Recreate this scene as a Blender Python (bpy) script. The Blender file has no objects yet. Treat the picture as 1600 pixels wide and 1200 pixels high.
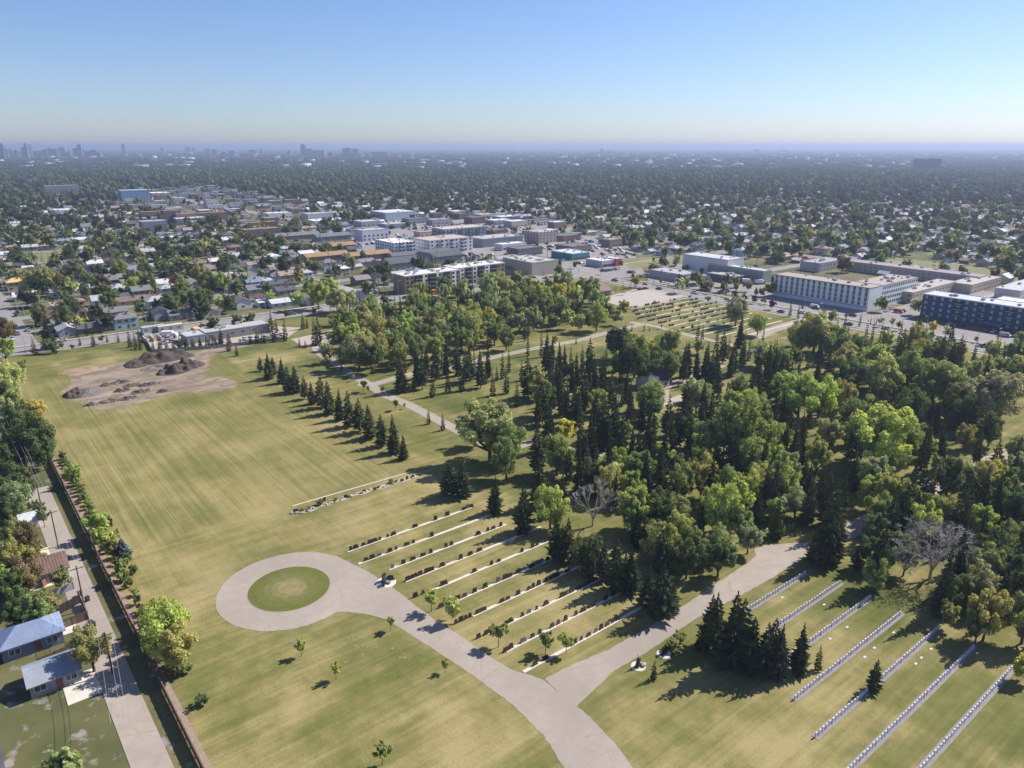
import bpy, bmesh, math, random
import numpy as np
from mathutils import Vector, Matrix
from mathutils.geometry import delaunay_2d_cdt

random.seed(7); RNG = np.random.default_rng(11)
scene = bpy.context.scene
C = scene.collection
R = math.radians

# ---------------------------------------------------------------- camera
FPX, HC = 1150.0, 90.0                       # focal length in photo pixels, drone height in metres
PITCH = math.atan(372 / FPX)
cP, sP = math.cos(PITCH), math.sin(PITCH)
cam = bpy.data.cameras.new('camera'); camo = bpy.data.objects.new('camera', cam); C.objects.link(camo)
cam.sensor_width = 36; cam.lens = 36 * FPX / 1600
cam.clip_start = 1; cam.clip_end = 90000
camo.location = (0, 0, HC); camo.rotation_euler = (math.pi / 2 - PITCH, 0, 0)
scene.camera = camo

# ---------------------------------------------------------------- sky, sun, exposure
SUN_EL, SUN_AZ = R(43), R(61)                # azimuth clockwise from the view direction
w = bpy.data.worlds.new('World'); scene.world = w; w.use_nodes = True
nt = w.node_tree; bg = nt.nodes['Background']
sky = nt.nodes.new('ShaderNodeTexSky'); sky.sky_type = 'NISHITA'; sky.sun_disc = False
sky.sun_elevation = SUN_EL; sky.sun_rotation = SUN_AZ
sky.air_density = 1.0; sky.dust_density = .7; sky.ozone_density = 3.0; sky.altitude = 600
tint = nt.nodes.new('ShaderNodeMix'); tint.data_type = 'RGBA'; tint.blend_type = 'MULTIPLY'; tint.inputs[0].default_value = 1; tint.inputs[7].default_value = (.80, .86, 1.06, 1)
nt.links.new(sky.outputs[0], tint.inputs[6]); nt.links.new(tint.outputs[2], bg.inputs[0]); bg.inputs[1].default_value = 0.066
sl = bpy.data.lights.new('sun', 'SUN'); sl.energy = 3.6; sl.angle = R(0.53); sl.color = (1, .955, .88)
so = bpy.data.objects.new('sun', sl); C.objects.link(so)
SV = Vector((math.sin(SUN_AZ) * math.cos(SUN_EL), math.cos(SUN_AZ) * math.cos(SUN_EL), math.sin(SUN_EL)))
so.rotation_euler = SV.to_track_quat('Z', 'Y').to_euler(); so.location = (0, 0, 400)
vs = scene.view_settings
vs.view_transform = 'Standard'; vs.look = 'None'; vs.gamma = 1; vs.use_curve_mapping = False
vs.exposure = 1.0
cy = scene.cycles
cy.use_denoising = True
try: cy.denoiser = 'OPENIMAGEDENOISE'
except Exception: pass
cy.max_bounces = 6; cy.diffuse_bounces = 4; cy.glossy_bounces = 2; cy.transmission_bounces = 2
cy.volume_bounces = 0; cy.transparent_max_bounces = 8; cy.sample_clamp_indirect = 4
scene.render.engine = 'CYCLES'
HAZE_DENSITY = 0.00014

# ---------------------------------------------------------------- coordinates
# world: x right, y ahead of the drone.  local grid of the town: a along the fence towards us, b along the main road
PHI = R(38.5)
BX, BY = math.cos(PHI), math.sin(PHI)
AX, AY = BY, -BX
ROT = math.atan2(AY, AX)                     # turns local x=a, y=b into the world
def g(x, y, z=0.0):
    v = (y - 600) / FPX; u = (x - 800) / FPX
    t = (HC - z) / (sP + v * cP)
    return u * t, t * (cP - v * sP)
OX, OY = g(240, 1050)
def L(x, y, z=0.0):
    X, Y = g(x, y, z); X -= OX; Y -= OY
    return X * AX + Y * AY, X * BX + Y * BY
def W(a, b): return OX + a * AX + b * BX, OY + a * AY + b * BY
def depth(X, Y, Z=0.0): return Y * cP + (HC - Z) * sP
def pix(X, Y, Z=0.0):
    d = depth(X, Y, Z)
    return 800 + FPX * X / d, 600 + FPX * ((HC - Z) * cP - Y * sP) / d
LOCAL = Matrix.Translation((OX, OY, 0)) @ Matrix.Rotation(ROT, 4, 'Z')

# ---------------------------------------------------------------- materials
MATS = {}
def newmat(name):
    m = bpy.data.materials.new(name); m.use_nodes = True; nt = m.node_tree
    for n in list(nt.nodes): nt.nodes.remove(n)
    out = nt.nodes.new('ShaderNodeOutputMaterial'); MATS[name] = m
    return m, nt, out
class NT:
    def __init__(s, nt): s.nt = nt
    def n(s, t, **k):
        x = s.nt.nodes.new('ShaderNode' + t)
        for kk, v in k.items(): setattr(x, kk, v)
        return x
    def l(s, a, b): s.nt.links.new(a, b)
    def noise(s, vec, scale, detail=4, rough=.55):
        x = s.n('TexNoise'); x.inputs['Scale'].default_value = scale; x.inputs['Detail'].default_value = detail; x.inputs['Roughness'].default_value = rough
        if vec: s.l(vec, x.inputs['Vector'])
        return x.outputs['Fac']
    def math(s, op, a, b=None, clamp=False):
        x = s.n('Math', operation=op, use_clamp=clamp)
        for i, v in enumerate((a, b)):
            if v is None: continue
            if isinstance(v, (int, float)): x.inputs[i].default_value = v
            else: s.l(v, x.inputs[i])
        return x.outputs[0]
    def mapr(s, v, a, b, c=0., d=1.):
        x = s.n('MapRange'); s.l(v, x.inputs[0])
        for i, q in enumerate((a, b, c, d)): x.inputs[i + 1].default_value = q
        return x.outputs[0]
    def mix(s, f, a, b, mode='MIX'):
        x = s.n('Mix', data_type='RGBA', blend_type=mode)
        for i, v in ((0, f), (6, a), (7, b)):
            if isinstance(v, (int, float)): x.inputs[i].default_value = v
            elif isinstance(v, tuple): x.inputs[i].default_value = (*v, 1)
            else: s.l(v, x.inputs[i])
        return x.outputs[2]
    def scaled(s, vec, sc):
        x = s.n('Mapping'); s.l(vec, x.inputs[0]); x.inputs['Scale'].default_value = sc
        return x.outputs[0]
    def bsdf(s, out, col, rough=.9, spec=.2, bump=None, bs=.3, metallic=0):
        p = s.n('BsdfPrincipled'); p.inputs['Roughness'].default_value = rough; p.inputs['Specular IOR Level'].default_value = spec
        p.inputs['Metallic'].default_value = metallic
        if isinstance(col, tuple): p.inputs['Base Color'].default_value = (*col, 1)
        else: s.l(col, p.inputs['Base Color'])
        if bump is not None:
            b = s.n('Bump'); b.inputs['Strength'].default_value = bs; b.inputs['Distance'].default_value = .3
            s.l(bump, b.inputs['Height']); s.l(b.outputs[0], p.inputs['Normal'])
        s.l(p.outputs[0], out.inputs[0]); return p
def plain(name, col, rough=.85, var=.25, scale=.6, spec=.2, metallic=0, objcol=False, streak=None):
    """colour with worn, uneven value; objcol multiplies the object's own colour"""
    if name in MATS: return MATS[name]
    m, nt, out = newmat(name); k = NT(nt)
    tc = k.n('TexCoord').outputs['Object']
    src = tc if streak is None else k.scaled(tc, streak)
    f = k.noise(src, scale, 5, .65)
    f2 = k.noise(tc, scale * 9, 3, .6)
    f = k.math('ADD', k.math('MULTIPLY', f, .65), k.math('MULTIPLY', f2, .35))
    base = col
    if objcol:
        base = k.n('ObjectInfo').outputs['Color']
    dark = k.mapr(f, .3, .7, 1 - var, 1 + var)
    vm = k.n('Vector' + 'Math', operation='SCALE')
    if isinstance(base, tuple): vm.inputs[0].default_value = base
    else: k.l(base, vm.inputs[0])
    k.l(dark, vm.inputs['Scale'])
    k.bsdf(out, vm.outputs[0], rough, spec, f2, .15, metallic)
    return m
M_wall = plain('painted_siding', (1, 1, 1), .8, .10, .3, objcol=True, streak=(.6, .6, 3))
M_roof = plain('shingle_roof', (1, 1, 1), .85, .22, .35, objcol=True)
M_conc = plain('concrete', (.60, .54, .46), .9, .18, .5)
M_asph = plain('worn_asphalt', (.335, .29, .255), .9, .16, .15)
def road_mat(name, col):
    m, nt, out = newmat(name); k = NT(nt); tc = k.n('TexCoord').outputs['Object']
    big = k.noise(tc, .045, 5, .65); mid = k.noise(tc, .5, 5, .7); fine = k.noise(tc, 9, 3, .6)
    c = k.mix(k.mapr(big, .35, .65), tuple(x * .80 for x in col), tuple(x * 1.13 for x in col))
    c = k.mix(k.mapr(mid, .35, .7, 0, .5), c, tuple(x * .72 for x in col))
    c = k.mix(k.mapr(fine, .3, .7, 0, .3), c, tuple(x * 1.25 for x in col))
    wv = k.n('Mix', data_type='RGBA'); wv.inputs[0].default_value = .12; k.l(tc, wv.inputs[6]); nz = k.n('TexNoise'); nz.inputs['Scale'].default_value = .5; k.l(tc, nz.inputs['Vector']); k.l(nz.outputs['Color'], wv.inputs[7])
    for sc_, wd_, st_ in ((.21, .012, .45), (.05, .0035, .35)):
        v = k.n('TexVoronoi', feature='DISTANCE_TO_EDGE'); v.inputs['Scale'].default_value = sc_; k.l(wv.outputs[2], v.inputs['Vector'])
        c = k.mix(k.math('MULTIPLY', k.mapr(v.outputs['Distance'], 0, wd_, st_, 0), k.mapr(big, .4, .6)), c, tuple(x * .4 for x in col))
    k.bsdf(out, c, .9, .2, fine, .2); return m
M_asph = road_mat('cracked_asphalt', (.36, .302, .25))
M_asph2 = plain('street_asphalt', (.265, .242, .225), .9, .18, .1)
M_walk = plain('pavement', (.38, .355, .33), .9, .15, .3)
M_white = plain('white_trim', (.72, .71, .69), .6, .08, .5)
M_dark = plain('dark_metal', (.04, .042, .05), .5, .2, 1)
M_wood = plain('weathered_wood', (.17, .115, .085), .9, .3, .9, streak=(3, 3, .4))
M_pole = plain('pole_wood', (.12, .085, .06), .9, .3, 1.2)
M_galv = plain('galvanised_steel', (.45, .46, .47), .45, .1, 1, metallic=.3)
M_bark = plain('bark', (.11, .08, .058), .95, .35, 2.)
M_dead = plain('bleached_bark', (.50, .44, .385), .95, .2, 2.)
M_gran = plain('dark_granite', (1, 1, 1), .35, .25, 2.5, spec=.5, objcol=True)
M_marb = plain('pale_marker_stone', (.54, .51, .54), .7, .15, 2)
M_grav = plain('gravel', (.42, .345, .285), .95, .22, .8)
M_gravroof = plain('gravel_roof', (1, 1, 1), .95, .16, .5, objcol=True)
M_tyre = plain('rubber', (.02, .02, .02), .9, .1, 3)
M_soil = plain('dark_soil', (.085, .068, .058), .95, .45, .45)
M_soil2 = plain('brown_soil', (.30, .215, .13), .95, .3, .5)
M_mulch = plain('mulch', (.16, .105, .075), .95, .4, 2.)
def carpaint():
    m, nt, out = newmat('car_paint'); k = NT(nt)
    p = k.bsdf(out, k.n('ObjectInfo').outputs['Color'], .3, .5); p.inputs['Coat Weight'].default_value = .6
    return m
M_car = carpaint()
def glass(name, col, rough=.08):
    m, nt, out = newmat(name); k = NT(nt); k.bsdf(out, col, rough, .6); return m
M_glass = glass('window_glass', (.035, .045, .06)); M_cglass = glass('car_glass', (.02, .024, .03))
M_paleglass = glass('curtained_glass', (.26, .31, .38), .2)
def leafmat(name, attr):
    m, nt, out = newmat(name); k = NT(nt)
    if attr:
        a = k.n('Attribute'); a.attribute_name = 'Col'; col = a.outputs['Color']
    else: col = k.n('ObjectInfo').outputs['Color']
    geo = k.n('NewGeometry')
    ri = geo.outputs['Random Per Island']
    val = k.mapr(ri, 0, 1, .62, 1.38)
    nz = k.noise(k.n('TexCoord').outputs['Object'], 1.6 if not attr else .05, 2)
    val = k.math('MULTIPLY', val, k.mapr(nz, .3, .7, .8, 1.2))
    vm = k.n('Vector' + 'Math', operation='SCALE'); k.l(col, vm.inputs[0]); k.l(val, vm.inputs['Scale'])
    d = k.n('BsdfDiffuse'); k.l(k.mix(1., vm.outputs[0], (.92, .92, .92), 'MULTIPLY'), d.inputs[0])
    t = k.n('BsdfTranslucent'); k.l(k.mix(1., vm.outputs[0], (.95, .88, .5), 'MULTIPLY'), t.inputs[0])
    mx = k.n('AddShader'); k.l(d.outputs[0], mx.inputs[0]); k.l(t.outputs[0], mx.inputs[1]); k.l(mx.outputs[0], out.inputs[0])
    return m
M_leaf = leafmat('leaf', False); M_leafA = leafmat('leaf_by_attribute', True)
def attrmat(name, rough=.85, var=.2):
    m, nt, out = newmat(name); k = NT(nt)
    a = k.n('Attribute'); a.attribute_name = 'Col'
    f = k.mapr(k.noise(k.n('TexCoord').outputs['Object'], .4, 4), .3, .7, 1 - var, 1 + var)
    vm = k.n('Vector' + 'Math', operation='SCALE'); k.l(a.outputs['Color'], vm.inputs[0]); k.l(f, vm.inputs['Scale'])
    k.bsdf(out, vm.outputs[0], rough, .2); return m
M_attr = attrmat('far_building')

# ---------------------------------------------------------------- mesh helpers
def mesh_np(name, V, F, mats, mi=None, col=None, smooth=False):
    """V n x 3, F list/array of faces (all the same length when an array)"""
    me = bpy.data.meshes.new(name)
    if isinstance(F, np.ndarray):
        n, k = F.shape
        me.vertices.add(len(V)); me.vertices.foreach_set('co', np.ascontiguousarray(V, dtype=np.float32).ravel())
        me.loops.add(n * k); me.loops.foreach_set('vertex_index', np.ascontiguousarray(F, dtype=np.int32).ravel())
        me.polygons.add(n); me.polygons.foreach_set('loop_start', np.arange(0, n * k, k, dtype=np.int32))
        me.update(calc_edges=True)
    else:
        me.from_pydata([tuple(v) for v in V], [], F); me.update()
    for m in (mats if isinstance(mats, (list, tuple)) else [mats]): me.materials.append(m)
    if mi is not None: me.polygons.foreach_set('material_index', np.asarray(mi, dtype=np.int32))
    if smooth: me.polygons.foreach_set('use_smooth', np.ones(len(me.polygons), dtype=bool))
    if col is not None:
        at = me.attributes.new('Col', 'FLOAT_COLOR', 'POINT')
        cc = np.ones((len(V), 4), dtype=np.float32); cc[:, :col.shape[1]] = col
        at.data.foreach_set('color', cc.ravel())
    return me
class MB:
    """collects solids into one mesh"""
    def __init__(s): s.v = []; s.f = []; s.m = []
    def add(s, vs, fs, m=0):
        o = len(s.v); s.v += [tuple(v) for v in vs]; s.f += [tuple(i + o for i in f) for f in fs]; s.m += [m] * len(fs); return s
    def box(s, x0, x1, y0, y1, z0, z1, m=0):
        v = [(x0, y0, z0), (x1, y0, z0), (x1, y1, z0), (x0, y1, z0), (x0, y0, z1), (x1, y0, z1), (x1, y1, z1), (x0, y1, z1)]
        return s.add(v, [(0, 3, 2, 1), (4, 5, 6, 7), (0, 1, 5, 4), (1, 2, 6, 5), (2, 3, 7, 6), (3, 0, 4, 7)], m)
    def prism(s, prof, y0, y1, m=0):
        """profile in x-z extruded along y"""
        n = len(prof); v = [(x, y0, z) for x, z in prof] + [(x, y1, z) for x, z in prof]
        f = [tuple(range(n)), tuple(range(2 * n - 1, n - 1, -1))] + [(i, i + n, (i + 1) % n + n, (i + 1) % n) for i in range(n)]
        return s.add(v, f, m)
    def tube(s, p, q, r0, r1, n=6, m=0, cap=True):
        p, q = Vector(p), Vector(q); d = (q - p)
        if d.length < 1e-6: return s
        d.normalize(); u = d.orthogonal().normalized(); v2 = d.cross(u)
        vs = []
        for c, r in ((p, r0), (q, r1)):
            for i in range(n):
                t = 2 * math.pi * i / n; vs.append(c + u * (r * math.cos(t)) + v2 * (r * math.sin(t)))
        f = [(i, (i + 1) % n, (i + 1) % n + n, i + n) for i in range(n)]
        if cap: f += [tuple(range(n - 1, -1, -1)), tuple(range(n, 2 * n))]
        return s.add(vs, f, m)
    def cyl(s, x, y, z0, z1, r0, r1=None, n=10, m=0): return s.tube((x, y, z0), (x, y, z1), r0, r0 if r1 is None else r1, n, m)
    def mesh(s, name, mats, smooth=False): return mesh_np(name, s.v, s.f, mats, s.m, smooth=smooth)
def link(name, data, parent=None, loc=None, rz=0., scale=None, color=None):
    o = bpy.data.objects.new(name, data); C.objects.link(o)
    if parent is not None: o.parent = parent
    if loc is not None: o.location = loc if len(loc) == 3 else (*loc, 0)
    if rz: o.rotation_euler = (0, 0, rz)
    if scale is not None: o.scale = scale if isinstance(scale, tuple) else (scale,) * 3
    if color is not None: o.color = (*color[:3], 1)
    return o
def tag(o, label=None, cat=None, group=None, kind=None):
    if label: o['label'] = label
    if cat: o['category'] = cat
    if group: o['group'] = group
    if kind: o['kind'] = kind
    return o
def struct(name, me, local=True, z=0.):
    o = link(name, me); o['kind'] = 'structure'
    if local: o.matrix_world = LOCAL
    o.location.z += z
    return o
def copy_tree(root, loc, rz=0., scale=None, colors=None):
    """a thing with copies of its parts and sub-parts"""
    r = root.copy(); C.objects.link(r); r.location = loc; r.rotation_euler = (0, 0, rz)
    if scale is not None: r.scale = scale if isinstance(scale, tuple) else (scale,) * 3
    for ch in KIDS[root.name]:
        c = ch.copy(); C.objects.link(c); c.parent = r
        if colors:
            k = ch.name.split('.')[0]
            if k in colors: c.color = (*colors[k], 1)
        for gch in KIDS.get(ch.name, ()):
            d = gch.copy(); C.objects.link(d); d.parent = c
    return r
KIDS = {}
def part(name, data, parent, loc=None, rz=0., color=None, scale=None):
    o = link(name, data, parent, loc, rz, scale, color); KIDS.setdefault(parent.name, []).append(o); return o
def empty(name, loc=(0, 0, 0), rz=0., scale=None):
    o = link(name, None, None, loc, rz, scale); o.empty_display_size = .5; KIDS[o.name] = []; return o
ORD = ['zeroth', 'first', 'second', 'third', 'fourth', 'fifth', 'sixth', 'seventh', 'eighth', 'ninth', 'tenth', 'eleventh', 'twelfth', 'thirteenth', 'fourteenth', 'fifteenth', 'sixteenth', 'seventeenth', 'eighteenth', 'nineteenth']
TENS = {2: 'twent', 3: 'thirt', 4: 'fort', 5: 'fift', 6: 'sixt', 7: 'sevent', 8: 'eight', 9: 'ninet'}
def ordn(n):
    if n < 20: return ORD[n]
    if n >= 100: return 'hundred-and-' + ordn(n - 100) if n > 100 else 'hundredth'
    t, u = divmod(n, 10)
    return TENS[t] + 'ieth' if u == 0 else TENS[t] + 'y-' + ORD[u]
def poly_sheet(name, pts, mat, z, local=True, isl=None):
    """flat sheet from an outline (local a,b)"""
    if name == 'cemetery_road':
        r = random.Random(len(pts)); q_ = []
        for (x0, y0), (x1, y1) in zip(pts, list(pts[1:]) + [pts[0]]):
            n_ = max(1, int(math.hypot(x1 - x0, y1 - y0) / .9))
            for i in range(n_): f_ = i / n_; q_.append((x0 + (x1 - x0) * f_ + r.uniform(-.1, .1), y0 + (y1 - y0) * f_ + r.uniform(-.1, .1)))
        pts = q_
    vo, _, fo, *_ = delaunay_2d_cdt([Vector(p_) for p_ in pts], [], [list(range(len(pts)))], 1, 1e-5)
    F = []
    for f in fo:
        (x0, y0), (x1, y1), (x2, y2) = (vo[i] for i in f[:3]); F.append(tuple(f) if (x1 - x0) * (y2 - y0) - (x2 - x0) * (y1 - y0) > 0 else tuple(reversed(f)))
    me = mesh_np(name, [(v[0], v[1], 0) for v in vo], F, mat)
    return struct(name, me, local, z)
def smooth_line(pts, n=8):
    P = np.array(pts, float); out = []
    for i in range(len(P) - 1):
        p0, p1, p2, p3 = P[max(i - 1, 0)], P[i], P[i + 1], P[min(i + 2, len(P) - 1)]
        for t in np.linspace(0, 1, n, endpoint=False):
            out.append(.5 * ((2 * p1) + (-p0 + p2) * t + (2 * p0 - 5 * p1 + 4 * p2 - p3) * t * t + (-p0 + 3 * p1 - 3 * p2 + p3) * t ** 3))
    out.append(P[-1]); return np.array(out)
ROADS = []                                   # polylines kept clear of trees: (points, half width)
def ribbon(name, pts, width, mat, z, n=8, wob=0.):
    P = smooth_line(pts, n); T = np.gradient(P, axis=0); T /= np.linalg.norm(T, axis=1)[:, None] + 1e-9
    N = np.stack([-T[:, 1], T[:, 0]], 1); h = width / 2 * (1 + wob * RNG.standard_normal(len(P)))[:, None]
    V = np.concatenate([np.c_[P + N * h, np.zeros(len(P))], np.c_[P - N * h, np.zeros(len(P))]]); k = len(P)
    F = np.array([(i + k, i + k + 1, i + 1, i) for i in range(k - 1)])
    ROADS.append((P, width / 2))
    return struct(name, mesh_np(name, V, F, mat), True, z)
def dist_poly(A_, B_, line):
    P = np.asarray(line, float); best = np.full(np.shape(A_), 1e9)
    for (x0, y0), (x1, y1) in zip(P[:-1], P[1:]):
        dx, dy = x1 - x0, y1 - y0; t = np.clip(((A_ - x0) * dx + (B_ - y0) * dy) / (dx * dx + dy * dy + 1e-9), 0, 1)
        best = np.minimum(best, np.hypot(A_ - x0 - t * dx, B_ - y0 - t * dy))
    return best
def inside(A_, B_, poly):
    r = np.zeros(np.shape(A_), bool); P = list(poly)
    for (x0, y0), (x1, y1) in zip(P, P[1:] + P[:1]):
        c = ((y0 > B_) != (y1 > B_)) & (A_ < (x1 - x0) * (B_ - y0) / (y1 - y0 + 1e-12) + x0); r ^= c
    return r
def LP(pts, off=(0, 0), k=1.): return [L(off[0] + x / k, off[1] + y / k) for x, y in pts]
Z2, Z3, Z1 = (400, 420), (800, 420), (0, 420)
Z4 = (1200, 420)

# ---------------------------------------------------------------- ground
def ground_mat():
    m, nt, out = newmat('town_ground'); k = NT(nt)
    tc = k.n('TexCoord').outputs['Object']; sep = k.n('SeparateXYZ'); k.l(tc, sep.inputs[0])
    n1 = k.noise(tc, .03, 5, .6); n2 = k.noise(tc, .25, 4, .6); n3 = k.noise(tc, .0016, 5, .6)
    grass = k.mix(k.mapr(n1, .4, .6), (.085, .095, .035), (.17, .15, .068))
    yard = k.mix(k.mapr(n2, .57, .66), grass, (.27, .24, .22))
    far = k.mix(k.mapr(n3, .42, .62), (.022, .030, .022), (.055, .06, .042))
    far = k.mix(k.mapr(k.noise(tc, .006, 4, .7), .64, .74), far, (.18, .17, .16))
    d = k.n('Vector' + 'Math', operation='LENGTH'); k.l(tc, d.inputs[0])
    k.bsdf(out, k.mix(k.mapr(d.outputs['Value'], 1100, 2200), yard, far), .95, .1)
    return m
M_ground = ground_mat()
rings = [0, 400, 1000, 2500, 6000, 14000, 29000]
V = [(0, 0, -.06)]; F = []
for r_ in rings[1:]:
    for i in range(48): V.append((r_ * math.cos(i * math.pi / 24), r_ * math.sin(i * math.pi / 24), -.06))
for i in range(48): F.append((0, 1 + i, 1 + (i + 1) % 48))
for k in range(len(rings) - 2):
    for i in range(48): j = (i + 1) % 48; o = 1 + 48 * k; F.append((o + i, o + 48 + i, o + 48 + j, o + j))
struct('ground', mesh_np('ground', V, F, M_ground), False)

# cemetery lawn: a painted grid in the town's own axes
DIRT = LP([(100, 580), (150, 571), (225, 561), (262, 552), (300, 549), (345, 543), (400, 533), (398, 537), (330, 556), (326, 572), (322, 584), (318, 590), (345, 588), (362, 592), (370, 604), (340, 611), (290, 612), (262, 616), (235, 624), (205, 634), (150, 640), (130, 630), (108, 626), (98, 610), (112, 600), (110, 590)])
ROWY = 79.
def lawn():
    st = 1.3
    a = np.arange(-261.5, 135, st); b = np.arange(.4, 352, st)
    A_, B_ = np.meshgrid(a, b, indexing='ij'); na, nb = A_.shape
    V = np.stack([A_.ravel(), B_.ravel(), np.zeros(A_.size)], 1)
    i = np.arange(na - 1)[:, None] * nb + np.arange(nb - 1)[None, :]
    F = np.stack([i, i + nb, i + nb + 1, i + 1], -1).reshape(-1, 4)
    ins = inside(A_, B_, DIRT); dd = dist_poly(A_, B_, DIRT + DIRT[:1])
    dirt = np.clip(.5 + np.where(ins, dd, -dd) / 9., 0, 1)
    dry = np.clip(1 - (B_ - 1) / 9., 0, 1) * .9
    def blob(px, py, ra, rb):
        q = L(px, py); return np.exp(-(((A_ - q[0]) / ra) ** 2 + ((B_ - q[1]) / rb) ** 2))
    dry = np.maximum(dry, .8 * blob(480, 830, 14, 30)); dry = np.maximum(dry, .6 * blob(190, 690, 12, 10))
    dry = np.maximum(dry, .7 * blob(640, 650, 15, 6)); dry = np.maximum(dry, .6 * blob(300, 940, 10, 8)); dry = np.maximum(dry, .55 * blob(250, 830, 40, 9))
    for tr in ([(190, 628), (120, 660), (108, 690), (118, 730)], [(310, 610), (370, 640), (362, 600)], [(345, 545), (385, 580), (420, 615)], [(610, 770), (625, 800), (640, 815), (690, 790)], [(400, 980), (300, 985), (290, 940), (360, 900)]):
        q = smooth_line(LP(tr)); dl = dist_poly(A_, B_, q); dry = np.maximum(dry, .75 * np.clip(1.6 - np.abs(dl - 1.0), 0, 1))
    green = np.maximum.reduce([.9 * blob(330, 618, 7, 12), .8 * blob(550, 975, 5, 16), .6 * blob(70, 570, 12, 9), .55 * blob(420, 590, 20, 20), .7 * blob(720, 620, 30, 45), .6 * blob(460, 1000, 8, 20), .6 * blob(1000, 535, 20, 30), .5 * blob(330, 740, 10, 6), .5 * blob(190, 610, 6, 14)])
    green = np.maximum(green, .45 * np.clip((B_ - 92) / 14, 0, 1) * (A_ > -240))
    dry = np.maximum(dry, .56 * np.clip((A_ + 175) / 80, 0, 1) * np.clip((96 - B_) / 14, 0, 1))
    green = np.maximum(green, .35 * np.clip((-150 - A_) / 40, 0, 1) * (1 - dirt))
    stripe = np.clip((82 - B_) / 6, 0, 1) * np.clip((A_ + 225) / 25, 0, 1) * np.clip((-12 - A_) / 14, .12, 1) * np.clip((-45 - A_ + .02 * B_) / 6, .35, 1)
    me = mesh_np('lawn', V, F, [], col=np.stack([dirt.ravel(), dry.ravel(), green.ravel(), stripe.ravel()], 1))
    m, nt, out = newmat('mown_grass'); k = NT(nt)
    tc = k.n('TexCoord').outputs['Object']; at = k.n('Attribute'); at.attribute_name = 'Col'
    sep = k.n('SeparateColor'); k.l(at.outputs['Color'], sep.inputs[0]); D_, Y_, G_ = sep.outputs; S_ = at.outputs['Alpha']
    warp = k.noise(tc, .02, 3)
    n1 = k.noise(tc, .045, 6, .65); n2 = k.noise(tc, .6, 5, .7); n4 = k.noise(tc, 3.2, 3, .7)
    st1 = k.noise(k.scaled(tc, (.007, .7, 1)), 1., 6, .8)
    st2 = k.noise(k.scaled(tc, (.02, 2.0, 1)), 1., 3, .8)
    st3 = k.noise(k.scaled(tc, (.5, .02, 1)), 1., 3, .7)
    smix = k.math('ADD', k.math('MULTIPLY', st1, .6), k.math('MULTIPLY', st2, .4))
    smix = k.mix(k.math('MULTIPLY', S_, 1.), k.mix(.5, st3, n1), smix)
    t = k.math('ADD', k.math('MULTIPLY', k.math('ADD', k.math('MULTIPLY', k.math('SUBTRACT', smix, .5), 1.7), .5), .54), k.math('ADD', k.math('MULTIPLY', k.math('ADD', k.math('MULTIPLY', k.math('SUBTRACT', n1, .5), 2.1), .5), .32), k.math('ADD', k.math('MULTIPLY', n2, .14), .028)))
    t = k.math('ADD', t, k.math('MULTIPLY', Y_, .10)); t = k.math('SUBTRACT', t, k.math('MULTIPLY', G_, .10))
    rp = k.n('ValToRGB'); k.l(t, rp.inputs[0]); e = rp.color_ramp.elements
    e[0].position = .30; e[0].color = (.085, .105, .024, 1); e[1].position = .74; e[1].color = (.385, .31, .14, 1)
    for p_, c_ in ((.43, (.145, .152, .040)), (.52, (.20, .182, .060)), (.60, (.275, .230, .088))):
        x = e.new(p_); x.color = (*c_, 1)
    col = k.mix(k.mapr(n4, .3, .7, 0, .35), rp.outputs[0], (.10, .095, .04))
    dn = k.math('ADD', D_, k.math('MULTIPLY', k.math('SUBTRACT', k.noise(tc, .16, 6, .7), .5), 1.3))
    soil = k.mix(k.mapr(k.noise(k.scaled(tc, (.25, .05, 1)), 1., 6, .7), .4, .6), (.19, .142, .112), (.35, .272, .205))
    soil = k.mix(k.mapr(k.noise(tc, .12, 4, .6), .52, .62), soil, (.19, .16, .10))
    col = k.mix(k.mapr(dn, .42, .62), col, soil)
    k.bsdf(out, col, .95, .1, n4, .35)
    me.materials.append(m)
    return struct('lawn', me, True, 0.), m
_, M_lawn = lawn()
M_grass2 = plain('roundabout_grass', (.115, .13, .036), .95, .3, .35)

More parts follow.
